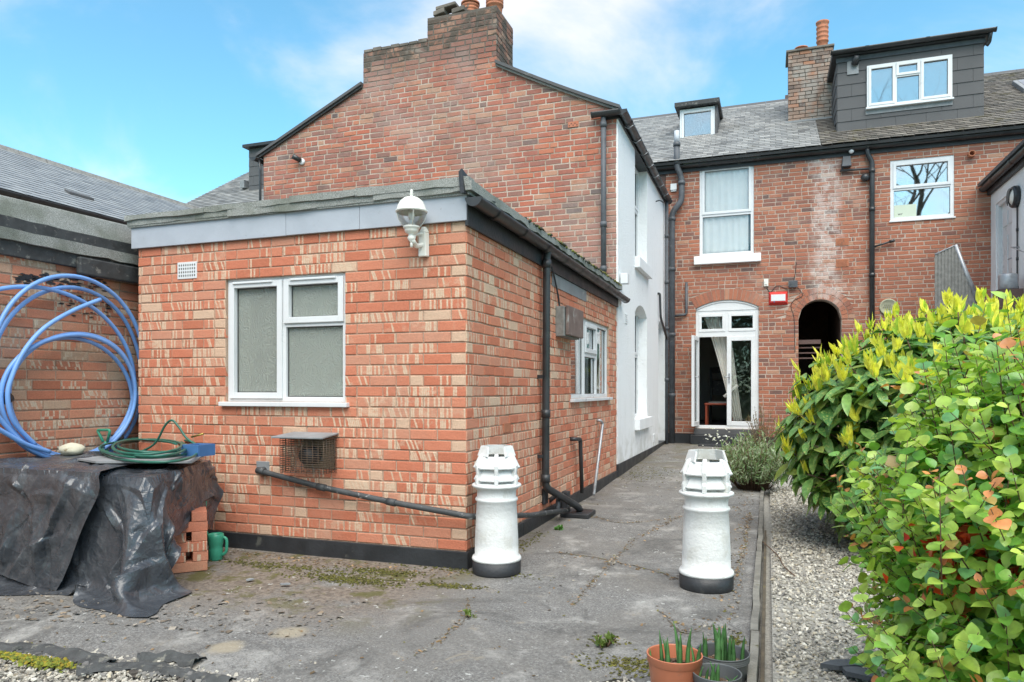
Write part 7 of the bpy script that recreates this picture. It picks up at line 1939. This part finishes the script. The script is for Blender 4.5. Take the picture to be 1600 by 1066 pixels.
# ---- wispy grey green plant and weeds by the step
rs = np.random.RandomState(8)
def wispy(name, px, py, rad, hgt, n, cols, lab, ln=.07, wd=.09, zb=.0, cat='plant', flowers=0):
    c = onZ(px, py, zb); t = thing(name, lab, cat, (c.x, c.y, zb)); st_ = MB(); B, A_, N_, S_, C_ = [], [], [], [], []
    for k in range(n):
        an, r_ = rs.rand() * 6.28, rad * rs.rand() ** .6; h_ = hgt * (.55 + .5 * rs.rand()) * (1 - .35 * r_ / rad)
        p0 = np.array([c.x + r_ * .35 * math.cos(an), c.y + r_ * .35 * math.sin(an), zb]); p1 = np.array([c.x + r_ * 1.1 * math.cos(an), c.y + r_ * 1.1 * math.sin(an), zb + h_])
        mid = (p0 + p1) / 2 + np.array([0, 0, .08 * h_]) + rs.randn(3) * .02
        st_.tube([Vector(p0), Vector(mid), Vector(p1)], [.004, .003, .0015], 4)
        for i in range(16):
            f = .25 + .75 * i / 16; p = p0 * (1 - f) ** 2 + mid * 2 * f * (1 - f) + p1 * f * f
            B.append(p); A_.append(unit(rs.randn(3) * .6 + [0, 0, .9])); N_.append(unit(rs.randn(3))); S_.append(ln * (.6 + .6 * rs.rand())); C_.append(arr(cols[rs.randint(len(cols))]) * (.8 + .4 * rs.rand()))
    st_.build('stems', M['twig'], t, kind='stuff')
    V, F = leaf_tmpl(wd, .3, .05, 3, .8)
    scatter('foliage', arr(B), arr(S_), arr(C_), M['leaf'], tmpl=V, tf=F, parent=t, rots=frame_rot(arr(A_), arr(N_)), jitter=0, kind='stuff', seed=3, smooth=True)
    if flowers:
        P = np.stack([c.x - rad * .8 + rs.randn(flowers) * .07, c.y + rs.randn(flowers) * .1, zb + hgt * .80 + rs.randn(flowers) * .07], 1)
        scatter('pale_flowers', P, np.full(flowers, .016), np.tile([.7, .68, .72], (flowers, 1)), M['shoot'], parent=t, kind='stuff', seed=2)
wispy('lavender_bush', 1176, 765, .50, .74, 300, [(.20, .30, .15), (.30, .38, .23), (.15, .23, .10), (.38, .44, .30)], 'wispy grey green lavender bush at the far end of the gravel', flowers=40, zb=.01)
wispy('weed', 1196, 716, .35, 1.0, 60, [(.14, .16, .06), (.20, .17, .08)], 'straggly brown stemmed weed against the wall right of the french doors', ln=.04, zb=.1)
wispy('seedling', 945, 1012, .05, .06, 8, [(.14, .20, .05)], 'tiny green weed at the yard edge near the front gravel', ln=.03, wd=.2, zb=-.01)
wispy('seedling', 733, 965, .03, .04, 6, [(.16, .22, .05)], 'tiny green weed rooted in the yard crack', ln=.02, wd=.2, zb=0)
wispy('seedling', 874, 828, .03, .03, 6, [(.10, .25, .05)], 'tiny bright weed at the foot of the plinth beside the gully', ln=.03, wd=.2, zb=0)

# ================================================================== GARDEN BEHIND THE CAMERA (mirrored in the panes)
def tree(x, y, h, seed, lab, spread=.5):
    z = random.Random(seed); t = thing('bare_tree', lab, 'tree', (x, y, -.07)); tr = MB(); cr_ = MB()
    def grow(p, d, L_, r_, lev):
        pts = [p]; dd = d.copy(); n = 5
        for k in range(n):
            dd = (dd + Vector((z.gauss(0, .14), z.gauss(0, .14), z.gauss(.03, .08)))).normalized(); pts.append(pts[-1] + dd * (L_ / n))
        rr_ = [r_ * (1 - .5 * k / n) for k in range(n + 1)]
        (tr if lev == 0 else cr_).tube(pts, rr_, 8 if lev < 2 else (5 if lev < 3 else 3), caps=False)
        if lev >= 5: return
        nb_ = [4, 4, 4, 4, 3][lev]
        for k in range(nb_):
            f = .45 + .55 * (k + 1) / nb_ if lev else .35 + .65 * (k + 1) / nb_
            i = min(int(f * n), n); a = z.uniform(0, 6.28); side = Vector((math.cos(a), math.sin(a), z.uniform(-.1, .5))).normalized()
            grow(pts[i], (dd * .75 + side * (.6 + .3 * z.random())).normalized(), L_ * z.uniform(.55, .78), rr_[i] * .62, lev + 1)
    grow(Vector((x, y, -.1)), Vector((0, 0, 1)), h * .33, h * .026, 0)
    tr.build('trunk', M['bark'], t); cr_.build('branches', M['bark'], t)
tree(7.3, -11, 30, 3, 'large bare tree behind the viewpoint mirrored in the upper right window')
tree(12.5, -19, 24, 9, 'taller bare tree further behind the viewpoint')
rs = np.random.RandomState(3)
for (hx0, hx1, hy, hh, lab) in ((-9, 1.0, -13, 8.0, 'tall evergreen screen behind the viewpoint on the left'), (1.2, 14, -12.5, 3.0, 'dense green boundary hedge behind the viewpoint on the right')):
    t = thing('hedge', lab, 'hedge', ((hx0 + hx1) / 2, hy, -.07)); n = 16000 if hh > 4 else 7000
    P = np.stack([hx0 + (hx1 - hx0) * rs.rand(n), hy + rs.randn(n) * .45, -.05 + hh * rs.rand(n) ** .8], 1)
    V, F = leaf_tmpl(.3, .3, .1, 2, .9)
    scatter('foliage', P, .16 + .1 * rs.rand(n), pick(rs, n, [(.05, .10, .02), (.08, .15, .03), (.03, .07, .02)]), M['leaf'], tmpl=V, tf=F, parent=t, rots=frame_rot(unit(rs.randn(n, 3)), unit(rs.randn(n, 3))), jitter=0, kind='stuff', seed=2)
